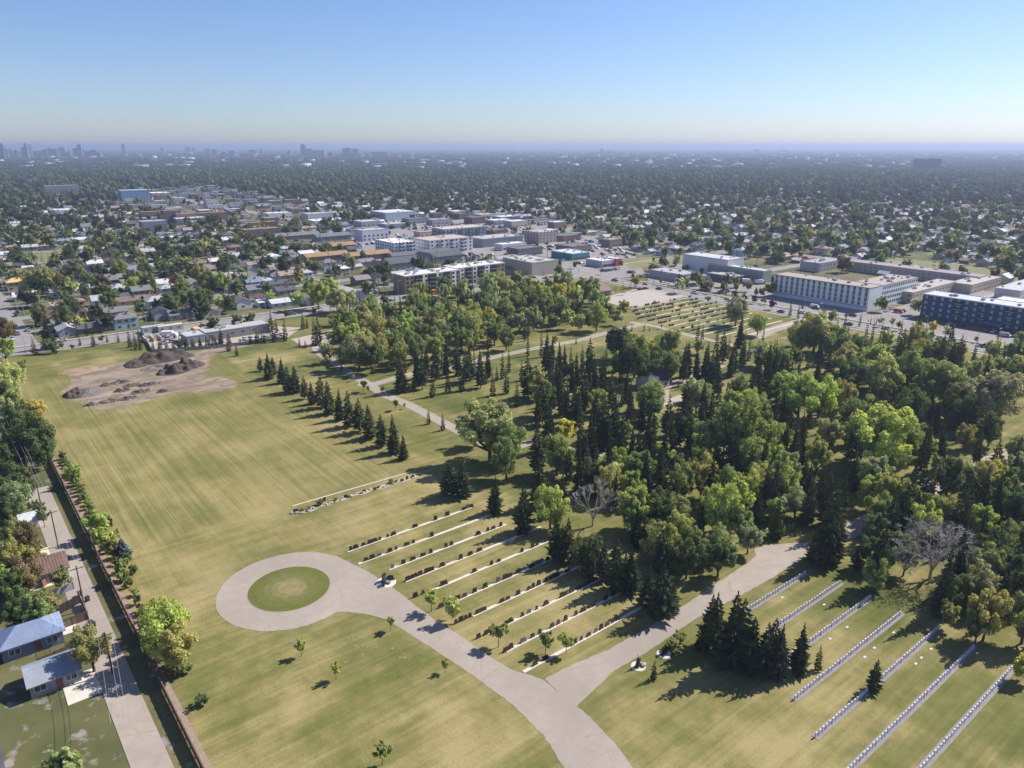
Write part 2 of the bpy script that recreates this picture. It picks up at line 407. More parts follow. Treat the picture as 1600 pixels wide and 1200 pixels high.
# ---------------------------------------------------------------- cemetery roads
def ring_island():
    ca, cb = L(452, 919)
    Ro, Ri = 14.7, 8.45
    low = LP([(545, 956), (575, 960), (604, 968), (642, 992), (692, 1024), (740, 1056), (800, 1100), (850, 1150), (900, 1230)])
    upr = LP([(1010, 1230), (960, 1160), (910, 1110), (868, 1078), (850, 1062), (830, 1056), (806, 1049), (779, 1035), (721, 995), (663, 957), (612, 917), (575, 893), (545, 878)])
    arc = []
    a0 = math.atan2(*reversed((upr[-1][0] - ca, upr[-1][1] - cb))); a1 = math.atan2(*reversed((low[0][0] - ca, low[0][1] - cb)))
    # go the long way round, away from the stem
    da = (a1 - a0) % (2 * math.pi)
    if da < math.pi: da -= 2 * math.pi
    for i in range(1, 56): t = a0 + da * i / 56; arc.append((ca + Ro * math.cos(t), cb + Ro * math.sin(t)))
    pts = upr + arc + low
    poly_sheet('cemetery_road', pts, M_asph, .024)
    ROADS.append((np.array(pts), 1.5)); ROADS.append((np.array(LP([(500, 920), (700, 1000), (860, 1120)])), 5))
    n = 56; V = [(0, 0, .16)]; F = []
    for r_, z_ in ((2, .15), (4.5, .12), (7, .08), (Ri, .03)):
        for i in range(n): V.append((r_ * math.cos(2 * math.pi * i / n), r_ * math.sin(2 * math.pi * i / n), z_))
    for i in range(n): F.append((0, 1 + i, 1 + (i + 1) % n))
    for q in range(3):
        for i in range(n): j = (i + 1) % n; o = 1 + n * q; F.append((o + i, o + n + i, o + n + j, o + j))
    m, nt, out = newmat('roundabout_turf'); k = NT(nt); tc = k.n('TexCoord').outputs['Object']
    d = k.n('Vector' + 'Math', operation='LENGTH'); k.l(tc, d.inputs[0]); d = d.outputs['Value']
    rings_ = k.math('SINE', k.math('MULTIPLY', d, 4.2))
    n1 = k.noise(tc, .5, 5, .7); n2 = k.noise(tc, 4, 3)
    t = k.math('ADD', k.mapr(d, 2.2, 7.2, .75, .12), k.math('ADD', k.math('MULTIPLY', rings_, .05), k.math('MULTIPLY', k.math('SUBTRACT', n1, .5), 1.1)))
    rp = k.n('ValToRGB'); k.l(t, rp.inputs[0]); e = rp.color_ramp.elements
    e[0].position = .1; e[0].color = (.125, .140, .026, 1); e[1].position = .85; e[1].color = (.30, .245, .11, 1)
    x = e.new(.45); x.color = (.165, .16, .055, 1)
    k.bsdf(out, k.mix(k.mapr(n2, .3, .7, 0, .35), rp.outputs[0], (.08, .08, .03)), .95, .1, n2, .3)
    o = link('roundabout_island', mesh_np('roundabout_island', V, F, m)); o['kind'] = 'structure'
    X, Y = W(ca, cb); o.location = (X, Y, .02)
    kb = MB()
    for i in range(n):
        t0, t1 = 2 * math.pi * i / n, 2 * math.pi * (i + 1) / n
        q = [(r_ * math.cos(t), r_ * math.sin(t), z_) for t in (t0, t1) for r_, z_ in ((Ri, 0), (Ri, .025), (Ri + .16, .025), (Ri + .16, 0))]
        kb.add(q, [(0, 1, 5, 4), (1, 2, 6, 5), (2, 3, 7, 6)])
    o = link('kerb', kb.mesh('kerb', M_asph)); o['kind'] = 'structure'; o.location = (X, Y, .024)
ring_island()
road2 = LP([(885, 1043), (950, 1015), (1040, 965), (1130, 905), (1170, 878), (1182, 868), (1178, 858), (1195, 852), (1262, 847), (1310, 825), (1400, 778), (1480, 735), (1600, 690), (1640, 700), (1500, 748), (1420, 800), (1330, 842), (1262, 868), (1200, 907), (1150, 934), (1085, 968), (1010, 1020), (960, 1048), (920, 1085), (900, 1105), (868, 1077), (850, 1061)])
poly_sheet('cemetery_road', road2, M_asph, .03); ROADS.append((np.array(LP([(870, 1070), (1000, 1010), (1110, 938), (1190, 882), (1262, 858), (1400, 790), (1490, 742), (1620, 695)])), 4.5))
p1 = LP([(515, 560), (535, 576), (575, 600), (602, 617), (640, 633), (682, 655), (727, 678), (760, 694)])
ribbon('cemetery_road', p1, 4.3, M_asph, .014)
p1b = LP([(760, 694), (800, 699), (838, 690), (880, 700), (960, 712)])
ribbon('cemetery_road', p1b, 4.0, M_asph, .018)
p2 = LP([(560, 600), (585, 600), (617, 591), (650, 583), (700, 574), (750, 563), (800, 552), (837, 544), (875, 537), (907, 531), (940, 522), (985, 511), (1000, 507)])
ribbon('cemetery_road', p2, 4.6, M_asph, .020)
p3 = LP([(985, 503), (1000, 506), (1025, 510), (1050, 517), (1090, 527), (1130, 536), (1190, 549)])
ribbon('cemetery_road', p3, 4.2, M_asph, .026)
p4 = LP([(1180, 528), (1205, 516), (1250, 502), (1285, 490)])
ribbon('cemetery_road', p4, 7.5, M_asph, .028)
p5 = LP([(500, 520), (510, 530), (498, 545), (515, 560)])
ribbon('cemetery_road', p5, 6, M_asph, .012)
p6 = LP([(1010, 632), (1035, 625), (1040, 605), (1080, 590), (1130, 570)])
ribbon('cemetery_road', p6, 4, M_asph, .016)
poly_sheet('parking_pad', LP([(946, 464), (970, 458), (992, 452), (1020, 452), (1078, 462), (1040, 471), (996, 479), (965, 477), (948, 472)]), plain('packed_gravel', (.42, .36, .32), .95, .12, .2), .022)
poly_sheet('yard_gravel', LP([(455, 530), (490, 522), (520, 515), (505, 530), (500, 545), (470, 540)]), M_grav, .016)
poly_sheet('clearing', LP([(1000, 640), (1020, 630), (1040, 625), (1075, 612), (1085, 618), (1050, 634)]), M_grav, .010)
poly_sheet('clearing', LP([(1370, 790), (1395, 752), (1430, 770), (1420, 800)]), M_grav, .009)

# ---------------------------------------------------------------- streets
def street(name, a0, a1, b0, b1, mat, z): return poly_sheet(name, [(a0, b0), (a1, b0), (a1, b1), (a0, b1)], mat, z)
street('main_road', -278.5, -263.5, -60, 1100, M_asph2, .02)
street('pavement', -281.8, -279.6, -60, 1100, M_walk, .12); street('pavement', -262.8, -261.2, 20, 352, M_walk, .11)
street('side_road', -1500, 260, 353.5, 367.5, M_asph2, .028)
street('pavement', -1500, 260, 369.5, 371.6, M_walk, .12); street('pavement', -261, 260, 350, 352, M_walk, .09)
street('side_street', -760, -279, 2, 17, M_asph2, .024)
mk = MB()
for b in range(-40, 350, 9): mk.box(-271.2, -271.0, b, b + 3.2, 0, .004)
for a in range(-250, 240, 9): mk.box(a, a + 3.2, 360.4, 360.6, .008, .012)
o = struct('road_marking', mk.mesh('road_marking', M_white), True, .026)
street('lane', -100, 60, -8.3, -3.1, M_asph, .012)
street('gravel_strip', -122, 40, .35, 1.45, plain('bark_mulch', (.29, .215, .165), .95, .3, .9), .03)
street('apron', -100, -88, -13, -8.3, M_walk, .008)
for a0, a1, b0 in ((-62, -55, -15), (-47, -43, -14), (-27, -22, -14), (-8, 0, -13.5)): street('driveway', a0, a1, b0, -8.3, M_conc, .015)

# ---------------------------------------------------------------- tree shapes (height 1, crown radius 1; scaled per tree)
def leafy_crown(seed, n=9000, clumps=46, card=.034, low=.08, wide=.8, lean=.0):
    """a crown of feathery sprays set round a lumpy envelope, with gaps between the sprays"""
    r = np.random.default_rng(seed); top = 1.0; cz = (low + top) / 2; hz = (top - low) / 2
    th = r.uniform(0, 2 * np.pi, clumps); sz_ = np.clip(r.uniform(-.95, 1.0, clumps) ** 1, -.95, .98); cr = np.sqrt(1 - sz_ ** 2)
    env = .80 + .10 * np.sin(2 * th + r.uniform(0, 6)) + .08 * np.sin(3 * th + r.uniform(0, 6)) + r.uniform(-.12, .10, clumps)
    env *= np.where(sz_ < 0, 1 - .28 * (-sz_), 1.0)
    D = np.stack([np.cos(th) * cr, np.sin(th) * cr, sz_], 1); ce = D * (env * r.choice([1, 1, 1, .72, .45], clumps))[:, None]; ra = r.uniform(.13, .27, clumps)
    ce = np.concatenate([ce, r.uniform(-.35, .35, (6, 3))]); ra = np.concatenate([ra, r.uniform(.22, .34, 6)]); D = np.concatenate([D, np.tile([[0, 0, 1.]], (6, 1))])
    pick = r.choice(len(ra), n, p=ra ** 2 / (ra ** 2).sum())
    d = r.standard_normal((n, 3)); d /= np.linalg.norm(d, axis=1)[:, None]; d[:, 2] = np.where(r.uniform(size=n) < .55, np.abs(d[:, 2]), d[:, 2])
    ax = D[pick] * .6 + np.array([0, 0, .8]); ax /= np.linalg.norm(ax, axis=1)[:, None]
    off = d * (ra[pick] * r.uniform(.15, 1.0, n) ** .45)[:, None]
    off += ax * ((off * ax).sum(1) * .55)[:, None]                 # sprays drawn out upwards and outwards
    P = ce[pick] + off
    nrm = d * .75 + D[pick] * .35 + r.standard_normal((n, 3)) * .6 + np.array([0, 0, .35]); nrm /= np.linalg.norm(nrm, axis=1)[:, None]
    u = np.cross(nrm, ax + .7 * r.standard_normal((n, 3))); u /= np.linalg.norm(u, axis=1)[:, None]; v = np.cross(nrm, u)
    s = card * r.uniform(.55, 1.6, n)[:, None]
    a = P + v * s * 1.5; b = P + u * s * .75 + nrm * s * .25; c2 = P - v * s * 1.5; e = P - u * s * .75 + nrm * s * .2
    V = np.stack([a, b, c2, e], 1).reshape(-1, 3); V[:, 2] = cz + V[:, 2] * hz
    o = np.arange(n)[:, None] * 4
    return V, np.concatenate([o + np.array([[0, 1, 2]]), o + np.array([[0, 2, 3]])])
def leafy_trunk(seed, low=.2, vis=.2):
    r = random.Random(seed); m = MB()
    p = Vector((0, 0, -.01)); rad = .075
    for i, z in enumerate((.16, .34, .52, .68)):
        q = Vector((r.uniform(-.04, .04) * (i + 1) * .6, r.uniform(-.04, .04) * (i + 1) * .6, z))
        m.tube(p, q, rad, rad * .72, 6, cap=False); p = q; rad *= .72
        if i < 3:
            for j in range(3):
                th = r.uniform(0, 6.28); m.tube(q, (q.x + .5 * math.cos(th), q.y + .5 * math.sin(th), z + r.uniform(.12, .26)), rad * .75, rad * .2, 4, cap=False)
    return m.mesh('trunk', M_bark)
def spruce_crown(seed, levels=24, per=10, spread=1., base=.07, taper=.8, sub=3):
    r = np.random.default_rng(seed); V = []; F = []
    def tri(a, b, c): o = len(V); V.extend([a, b, c]); F.append((o, o + 1, o + 2))
    def quad(a, b, c, d): o = len(V); V.extend([a, b, c, d]); F.append((o, o + 1, o + 2)); F.append((o, o + 2, o + 3))
    for li in range(levels):
        t = li / (levels - 1); z = base + (1 - base) * (t ** .92) * .975
        rad = spread * max(.04, (1 - t) ** taper) * (1 - .35 * math.exp(-t * 14)) * r.uniform(.86, 1.1)
        k = max(4, int(per * (1 - .55 * t)))
        th0 = r.uniform(0, 6.28)
        for j in range(k):
            th = th0 + 2 * math.pi * (j + r.uniform(-.3, .3)) / k; rr = rad * r.uniform(.55, 1.14)
            d = np.array([math.cos(th), math.sin(th), 0]); s = np.array([-d[1], d[0], 0])
            zz = z + r.uniform(-.012, .012); drop = (.055 * (1 - t) + .012) * r.uniform(.5, 1.5)
            w = rr * .17 + .02
            p0 = np.array([0, 0, zz + .012]); p1 = d * rr * .55 + np.array([0, 0, zz - drop * .55]); p2 = d * rr + np.array([0, 0, zz - drop * .6 + .008])
            up = np.array([0, 0, .012]); dn = np.array([0, 0, -.022])
            quad(p0, p1 + s * w + dn, p2, p1 + up); quad(p0, p1 + up, p2, p1 - s * w + dn)
            for q in range(sub):
                f = .3 + .6 * (q + r.uniform(0, .8)) / max(sub, 1); c = p0 * (1 - f) + p2 * f; sg = 1 if q % 2 else -1
                e = c + d * rr * .22 + s * sg * rr * .27 * (1.15 - f) + np.array([0, 0, -.02 - .012 * r.uniform()])
                tri(c + up * .6, c + d * .09 * rr + dn * .8, e)
    o = len(V); 
    for j in range(5):
        th = 2 * math.pi * j / 5; V.append(np.array([.05 * math.cos(th), .05 * math.sin(th), .94]))
    V.append(np.array([0, 0, 1.0]))
    for j in range(5): F.append((o + j, o + (j + 1) % 5, o + 5))
    return np.array(V), np.array(F)
def spruce_trunk(): m = MB(); m.tube((0, 0, -.01), (0, 0, .55), .085, .05, 6, cap=False); m.tube((0, 0, .55), (0, 0, .97), .05, .01, 5, cap=False); return m.mesh('trunk', M_bark)

LEAFY = [leafy_crown(s, n, l, c, lo) for s, n, l, c, lo in ((1, 9000, 46, .034, .06), (2, 8200, 34, .036, .12), (3, 9600, 60, .033, .04), (4, 8000, 30, .037, .16), (5, 9000, 50, .034, .08), (6, 8600, 40, .035, .10), (7, 9200, 54, .034, .05))]
SPRUCE = [spruce_crown(s, l, p, sp, b, tp) for s, l, p, sp, b, tp in ((11, 24, 10, 1.35, .05, .84), (12, 21, 9, 1.45, .08, .76), (13, 25, 10, 1.3, .05, .92), (14, 19, 9, 1.45, .10, .72), (15, 23, 9, 1.4, .13, .8), (16, 20, 8, 1.5, .16, .7), (17, 26, 9, 1.35, .07, .95), (18, 17, 9, 1.5, .12, .62))]
SHRUBC = [leafy_crown(s, 1500, 16, .075, .0) for s in (21, 22, 23)]
SAPL = [leafy_crown(s, 1700, 16, .07, .28) for s in (31, 32, 33)]
me_leafy = [mesh_np('crown', v, f, M_leaf) for v, f in LEAFY]; me_ltrunk = [leafy_trunk(s) for s in range(7)]
me_spruce = [mesh_np('crown', v, f, M_leaf) for v, f in SPRUCE]; me_strunk = spruce_trunk()
me_shrub = [mesh_np('foliage', v, f, M_leaf) for v, f in SHRUBC]
me_sap = [mesh_np('crown', v, f, M_leaf) for v, f in SAPL]
def sap_trunk(): m = MB(); m.tube((0, 0, -.01), (0, 0, .62), .05, .025, 6, cap=False); [m.tube((0, 0, .4 + .07 * i), (.3 * math.cos(i * 2.2), .3 * math.sin(i * 2.2), .62 + .07 * i), .022, .008, 4, cap=False) for i in range(4)]; return m.mesh('trunk', M_bark)
me_satrunk = sap_trunk()

# leaf colours (albedo)
LEAFC = {'green': (0.190, 0.229, 0.080), 'bright': (0.271, 0.312, 0.094), 'yellow': (0.345, 0.327, 0.082), 'dark': (0.094, 0.122, 0.053), 'grey': (0.236, 0.256, 0.143), 'mid': (0.156, 0.189, 0.078),
         'ball': (0.030, 0.056, 0.029), 'brown': (0.162, 0.137, 0.070), 'purple': (0.057, 0.034, 0.039), 'olive': (0.253, 0.256, 0.100), 'pale': (0.276, 0.299, 0.135), 'red': (0.157, 0.066, 0.046)}
SPRC = [(.056, .070, .036), (.062, .078, .038), (.048, .064, .038), (.078, .086, .038), (.055, .070, .048)]
COLW = {'green': 'green', 'bright': 'bright green', 'yellow': 'yellow', 'dark': 'dark green', 'grey': 'grey-green', 'mid': 'mid green', 'ball': 'dense dark', 'brown': 'rusty brown', 'purple': 'purple', 'olive': 'olive green', 'pale': 'pale green', 'red': 'red'}

# ---------------------------------------------------------------- where the trees stand (read off the photograph, in zoomed tiles)
TREES = []                                   # dicts: kind, X, Y, h, r, col
def occupied(X, Y, d):
    for t in TREES:
        if abs(t['X'] - X) < d and abs(t['Y'] - Y) < d: return True
    return False
def add_tree(kind, X, Y, h, r, col, **k):
    TREES.append(dict(kind=kind, X=X, Y=Y, h=h, r=r, col=col, **k))
def hfrom(Y, ytop):
    v = (ytop - 600) / FPX; return HC - Y * (sP + v * cP) / (cP - v * sP)
def spB(off, k, lst, slim=.2, **kw):
    for x, yb, yt in lst:
        X, Y = g(off[0] + x / k, off[1] + yb / k); h = max(3, hfrom(Y, off[1] + yt / k)); add_tree('spruce', X, Y, h, h * slim * random.uniform(.9, 1.12), None, **kw)
def spT(off, k, lst, hh=(12.5, 17)):
    for it in lst:
        x, yt = it[:2]; h = it[2] if len(it) > 2 else random.uniform(*hh); X, Y = g(off[0] + x / k, off[1] + yt / k, h)
        if not occupied(X, Y, 2.2): add_tree('spruce', X, Y, h, h * random.uniform(.112, .15), None)
def dc(off, k, lst):
    for x, y, r, col in lst:
        px, py = off[0] + x / k, off[1] + y / k; zc = 6.
        for _ in range(3):
            X, Y = g(px, py, zc); rm = r / k * depth(X, Y, zc) / FPX; zc = rm * 1.18 + .6
        h = min(rm * 2.15 + 1.2, 19); add_tree('sapling' if rm < 1.9 else 'leafy', X, Y, h, rm, col)
Z9 = (0, 700); Z10 = (400, 700); Z11 = (800, 700); Z12 = (1200, 700); q = 3.4275
# the single file of spruces along the field
spB(Z2, 4, [(30, 640, 545), (82, 690, 515), (108, 675, 545), (160, 715, 550), (205, 770, 598), (252, 775, 600), (305, 815, 665), (352, 845, 700), (408, 868, 655), (462, 905, 690), (522, 945, 745), (588, 985, 755), (648, 1020, 805), (716, 1060, 845), (786, 1110, 905), (864, 1150, 905), (922, 1190, 1030)], .215, row='field')
spB(Z1, 4, [(220, 535, 420), (312, 500, 285), (345, 530, 430), (502, 480, 415), (590, 470, 405), (672, 460, 405), (742, 462, 395), (815, 490, 370), (850, 500, 385), (880, 505, 400), (1432, 515, 400), (1482, 545, 455), (200, 215, 20), (255, 330, 230), (450, 175, 85), (560, 185, 70), (720, 160, 70), (945, 310, 205), (1210, 300, 120), (1090, 320, 230), (1385, 470, 365)], .22)
spB(Z1, 4, [(960 + 42 * i, 515 - 3 * i, 515 - 3 * i - random.uniform(60, 95)) for i in range(11)], .3)
spB(Z2, 4, [(100, 395, 250), (185, 450, 300), (130, 400, 300), (40, 460, 380), (295, 378, 262), (320, 372, 290), (272, 480, 425), (310, 495, 440), (395, 470, 270), (370, 480, 300), (912, 770, 520), (895, 760, 560), (990, 750, 640), (1105, 800, 650), (1200, 775, 630), (1285, 765, 600), (1435, 720, 600), (1480, 795, 640), (1505, 700, 600), (1565, 780, 600), (1080, 970, 860), (1168, 1010, 890), (535, 640, 555), (660, 250, 200), (570, 250, 190), (710, 240, 165), (865, 165, 100)], .2)
spT(Z2, 4, [(900, 500), (925, 470), (950, 520), (1000, 480), (1030, 500), (1060, 470), (1110, 450), (1140, 470), (1160, 440), (1185, 450), (1210, 420), (1240, 440), (1262, 450), (1310, 480), (1335, 470), (1362, 490), (1400, 500), (1425, 480), (1450, 470), (1540, 500), (1580, 470), (750, 240), (772, 225), (790, 230), (820, 240), (850, 225), (880, 235), (920, 180), (640, 270), (580, 280), (1080, 190), (1160, 175), (1205, 165), (1260, 128), (1320, 130), (1100, 250), (960, 215)], (12, 17))
spB(Z3, 4, [(100, 800, 540), (60, 700, 560), (30, 860, 690), (240, 1060, 820), (400, 470, 410), (705, 395, 340), (748, 390, 335), (825, 390, 338), (858, 390, 360), (780, 470, 395), (1188, 450, 340), (1022, 460, 425), (648, 150, 85), (690, 165, 60), (740, 130, 50), (770, 140, 40), (845, 85, 25), (885, 110, 40), (975, 120, 30), (950, 110, 30), (1165, 160, 90)], .17)
spT(Z3, 4, [(100, 375), (185, 365), (215, 385), (250, 420), (305, 445), (335, 460), (370, 460), (440, 465), (490, 425), (520, 540), (580, 520), (460, 620), (320, 640), (350, 700), (230, 830), (195, 690), (160, 740), (400, 690), (450, 680), (420, 740), (580, 760), (555, 800), (640, 790), (610, 850), (560, 900), (500, 860), (440, 900), (150, 950), (720, 620), (745, 780), (825, 760), (860, 850), (900, 890), (980, 785), (1010, 880), (960, 960), (760, 960), (800, 980), (840, 1000), (1050, 830), (1120, 755), (1090, 800), (1130, 900), (1200, 840), (1180, 960), (1240, 900), (1115, 435), (1085, 480), (1170, 465), (1210, 490), (1232, 450), (1290, 465), (1260, 500), (1335, 370), (1310, 430), (1380, 475), (1440, 275), (1465, 360), (1450, 430), (1580, 335), (1545, 500), (1570, 560), (1520, 620), (1350, 700), (1400, 715), (1220, 690), (1260, 740), (1590, 640), (1500, 650), (280, 540), (380, 560), (240, 560), (300, 600), (540, 680), (480, 560), (660, 860), (700, 900), (690, 1000), (620, 980), (520, 960), (460, 1000)])
spT(Z4, 4, [(150, 175, 11), (200, 200, 10), (510, 330), (630, 310), (670, 300), (850, 368), (890, 392), (830, 440), (990, 388), (1040, 360), (1110, 400), (1170, 430), (1140, 450), (1240, 420), (1320, 398), (1460, 430), (1590, 400), (330, 520), (400, 500), (1260, 620), (1500, 560), (1080, 800), (1040, 900), (200, 900), (240, 880), (270, 860), (60, 480), (100, 500), (20, 450), (130, 540), (1130, 950), (760, 780), (800, 820), (1350, 980), (1000, 960), (420, 880), (680, 760), (60, 820), (470, 560), (580, 470), (700, 560), (1010, 470), (1480, 680), (1320, 720)])
spB(Z4, 4, [(570, 360, 265), (640, 350, 290), (675, 350, 295)], .13)
spB(Z10, q, [(1045, 255, 55), (1010, 240, 95), (1112, 262, 60), (1278, 345, 150), (1080, 245, 100)], .24)
spB(Z11, q, [(150, 305, 20), (60, 450, 180), (235, 600, 360), (300, 612, 372), (265, 590, 400), (410, 690, 470), (440, 660, 480), (490, 705, 500), (552, 762, 475), (632, 775, 520), (600, 740, 540), (716, 852, 620), (802, 905, 610), (770, 900, 680), (1060, 1060, 780), (1085, 1090, 770), (1175, 1180, 760), (1205, 1160, 800), (1270, 1190, 895), (1345, 1215, 930), (758, 1240, 1130), (672, 1175, 1120), (1000, 1080, 930), (860, 880, 720)], .21)
spB(Z12, q, [(20, 1190, 915), (45, 1230, 930), (160, 1200, 935), (265, 1190, 1045), (275, 620, 330), (310, 625, 300), (345, 610, 340), (240, 590, 420), (480, 660, 490), (560, 1300, 1130), (40, 480, 270)], .2)
spT(Z12, q, [(210, 20), (250, 60), (300, 100), (420, 120), (380, 150), (440, 180), (330, 170), (900, 40), (860, 80), (800, 50), (740, 190), (780, 120), (1110, 355), (1000, 500), (1300, 350), (1080, 420), (1150, 380), (960, 120), (1040, 240), (1090, 260), (1180, 300), (560, 380), (640, 400), (700, 420)])
spB((200, 490), 5, [(730, 240, 105), (795, 250, 140), (565, 255, 185), (640, 255, 175), (960, 240, 155), (1012, 232, 105), (500, 258, 180), (450, 262, 190), (400, 268, 200), (690, 248, 170), (880, 246, 180), (1070, 228, 150), (1140, 224, 120)], .26)
# leafy trees
dc(Z1, 4, [(30, 400, 75, 'brown'), (20, 500, 65, 'bright'), (50, 690, 100, 'pale'), (20, 780, 85, 'green'), (80, 840, 80, 'pale'), (200, 880, 80, 'yellow'), (90, 960, 100, 'dark'), (205, 1070, 140, 'dark'), (60, 1120, 90, 'dark'), (130, 600, 30, 'green'),
             (120, 70 - 20, 45, 'olive'), (180, 70, 60, 'olive'), (260, 60, 70, 'olive'), (330, 75, 60, 'olive'), (400, 90, 60, 'brown'), (440, 110, 50, 'olive'), (440, 240, 55, 'dark'), (500, 330, 48, 'olive'), (820, 105, 55, 'bright'), (900, 85, 60, 'olive'), (940, 110, 45, 'olive'), (1060, 210, 62, 'mid'), (1140, 190, 50, 'mid'), (1140, 105, 55, 'pale'), (1300, 75, 70, 'green'), (1390, 90, 60, 'green'), (1240, 30, 60, 'olive'), (880, 230, 45, 'dark'), (1240, 210, 70, 'dark'), (1370, 205, 45, 'olive'), (1430, 210, 50, 'dark'), (640, 440, 20, 'brown'), (290, 480, 35, 'grey'), (330, 480, 35, 'mid'), (385, 480, 20, 'brown'), (450, 490, 14, 'brown'), (1330, 350, 50, 'dark'), (1480, 330, 45, 'dark'), (1560, 320, 40, 'dark')])
dc(Z2, 4, [(445, 520, 55, 'pale'), (440, 580, 45, 'pale'), (560, 400, 75, 'bright'), (500, 440, 50, 'green'), (640, 510, 95, 'grey'), (560, 520, 55, 'grey'), (720, 560, 75, 'dark'), (690, 470, 70, 'grey'), (780, 500, 60, 'olive'), (840, 545, 44, 'yellow'), (870, 450, 75, 'mid'), (950, 335, 68, 'bright'), (850, 340, 50, 'green'), (1130, 290, 65, 'green'), (1185, 245, 55, 'mid'), (1100, 410, 68, 'green'), (1020, 400, 60, 'mid'), (1230, 400, 72, 'mid'), (1330, 440, 66, 'green'), (1345, 350, 66, 'olive'), (1455, 300, 62, 'yellow'), (1260, 330, 60, 'mid'), (1490, 390, 70, 'green'), (1565, 430, 62, 'mid'), (1560, 250, 62, 'green'), (1420, 200, 62, 'mid'), (1350, 265, 60, 'olive'), (600, 300, 50, 'mid'), (690, 285, 50, 'grey'), (500, 330, 50, 'mid'), (1170, 105, 55, 'mid'), (1020, 140, 52, 'pale'), (1060, 130, 40, 'green'), (510, 190, 70, 'pale'), (580, 190, 60, 'pale'), (470, 200, 50, 'olive'), (265, 190, 52, 'pale'), (385, 160, 75, 'bright'), (330, 110, 50, 'green'), (470, 110, 55, 'bright'), (700, 120, 50, 'dark'), (90, 180, 35, 'bright'), (60, 120, 40, 'dark'), (1450, 85, 70, 'pale'), (1520, 80, 65, 'olive'), (1575, 100, 45, 'bright'), (1460, 960, 215, 'pale'), (1570, 1080, 110, 'green'), (1370, 1000, 90, 'pale'), (670, 730, 28, 'dark'), (700, 752, 14, 'mid'), (870, 848, 24, 'dark'), (790, 755, 16, 'olive'), (608, 680, 12, 'bright'), (930, 855, 10, 'green')])
dc(Z3, 4, [(60, 130, 58, 'green'), (180, 150, 65, 'bright'), (290, 140, 60, 'yellow'), (345, 90, 62, 'olive'), (395, 160, 50, 'bright'), (90, 290, 50, 'olive'), (30, 200, 60, 'mid'), (200, 245, 70, 'mid'), (300, 265, 65, 'mid'), (530, 185, 58, 'green'), (530, 290, 82, 'bright'), (690, 240, 42, 'olive'), (660, 300, 42, 'mid'), (580, 260, 36, 'yellow'), (655, 455, 92, 'ball'), (770, 545, 115, 'mid'), (870, 540, 70, 'bright'), (980, 490, 105, 'green'), (860, 480, 35, 'yellow'), (1000, 600, 90, 'mid'), (830, 620, 90, 'dark'), (690, 600, 75, 'dark'), (880, 790, 78, 'bright'), (350, 1010, 66, 'yellow'), (285, 1150, 120, 'green'), (1440, 960, 205, 'green'), (1330, 1060, 120, 'green'), (1480, 830, 85, 'bright'), (1405, 255, 85, 'grey'), (1540, 340, 60, 'olive'), (480, 130, 40, 'green'), (510, 100, 50, 'green'), (40, 60, 45, 'mid'), (780, 75, 30, 'olive'), (1050, 100, 40, 'grey'), (730, 1000, 55, 'olive'), (270, 440, 30, 'olive'), (700, 210, 12, 'brown'), (890, 215, 14, 'olive'), (935, 360, 9, 'olive'), (1000, 225, 13, 'brown'), (1058, 235, 11, 'brown'), (945, 225, 10, 'olive'), (1130, 365, 14, 'olive'), (1398, 165, 24, 'purple'), (1463, 185, 15, 'purple'), (1517, 190, 20, 'purple'), (1580, 205, 14, 'brown'), (910, 585, 25, 'brown')])
dc(Z4, 4, [(300, 380, 120, 'pale'), (220, 420, 90, 'green'), (390, 430, 80, 'green'), (740, 440, 55, 'bright'), (560, 440, 40, 'brown'), (970, 500, 65, 'olive'), (250, 310, 40, 'pale'), (500, 560, 80, 'olive'), (540, 640, 100, 'mid'), (600, 560, 50, 'olive'), (720, 660, 135, 'pale'), (900, 640, 130, 'green'), (1050, 680, 165, 'green'), (1150, 700, 120, 'pale'), (210, 770, 175, 'bright'), (120, 740, 100, 'green'), (330, 800, 110, 'bright'), (460, 790, 80, 'olive'), (700, 1040, 200, 'bright'), (600, 1060, 120, 'green'), (820, 1070, 120, 'green'), (1420, 790, 175, 'grey'), (1300, 800, 120, 'grey'), (1350, 610, 75, 'olive'), (1300, 660, 70, 'pale'), (1560, 740, 75, 'bright'), (1450, 610, 60, 'mid'), (1550, 600, 60, 'olive'), (50, 1050, 110, 'bright'), (380, 1020, 85, 'pale'), (1010, 1110, 60, 'olive'), (1560, 1130, 80, 'mid'), (890, 860, 120, 'dark'), (1180, 880, 110, 'dark'), (110, 570, 60, 'dark'), (405, 300, 35, 'olive'), (1040, 362, 34, 'yellow'), (950, 345, 24, 'green'), (1120, 388, 28, 'pale'), (820, 490, 45, 'olive'), (1180, 520, 65, 'olive'), (1400, 490, 50, 'pale'), (720, 210, 48, 'mid'), (930, 230, 45, 'grey'), (820, 355, 22, 'brown'), (780, 335, 22, 'grey'), (710, 330, 22, 'pale'), (1580, 440, 45, 'mid'), (30, 220, 25, 'purple'), (290, 340, 50, 'pale'), (660, 870, 70, 'pale'), (1400, 1000, 90, 'dark'), (1240, 1040, 70, 'olive')])
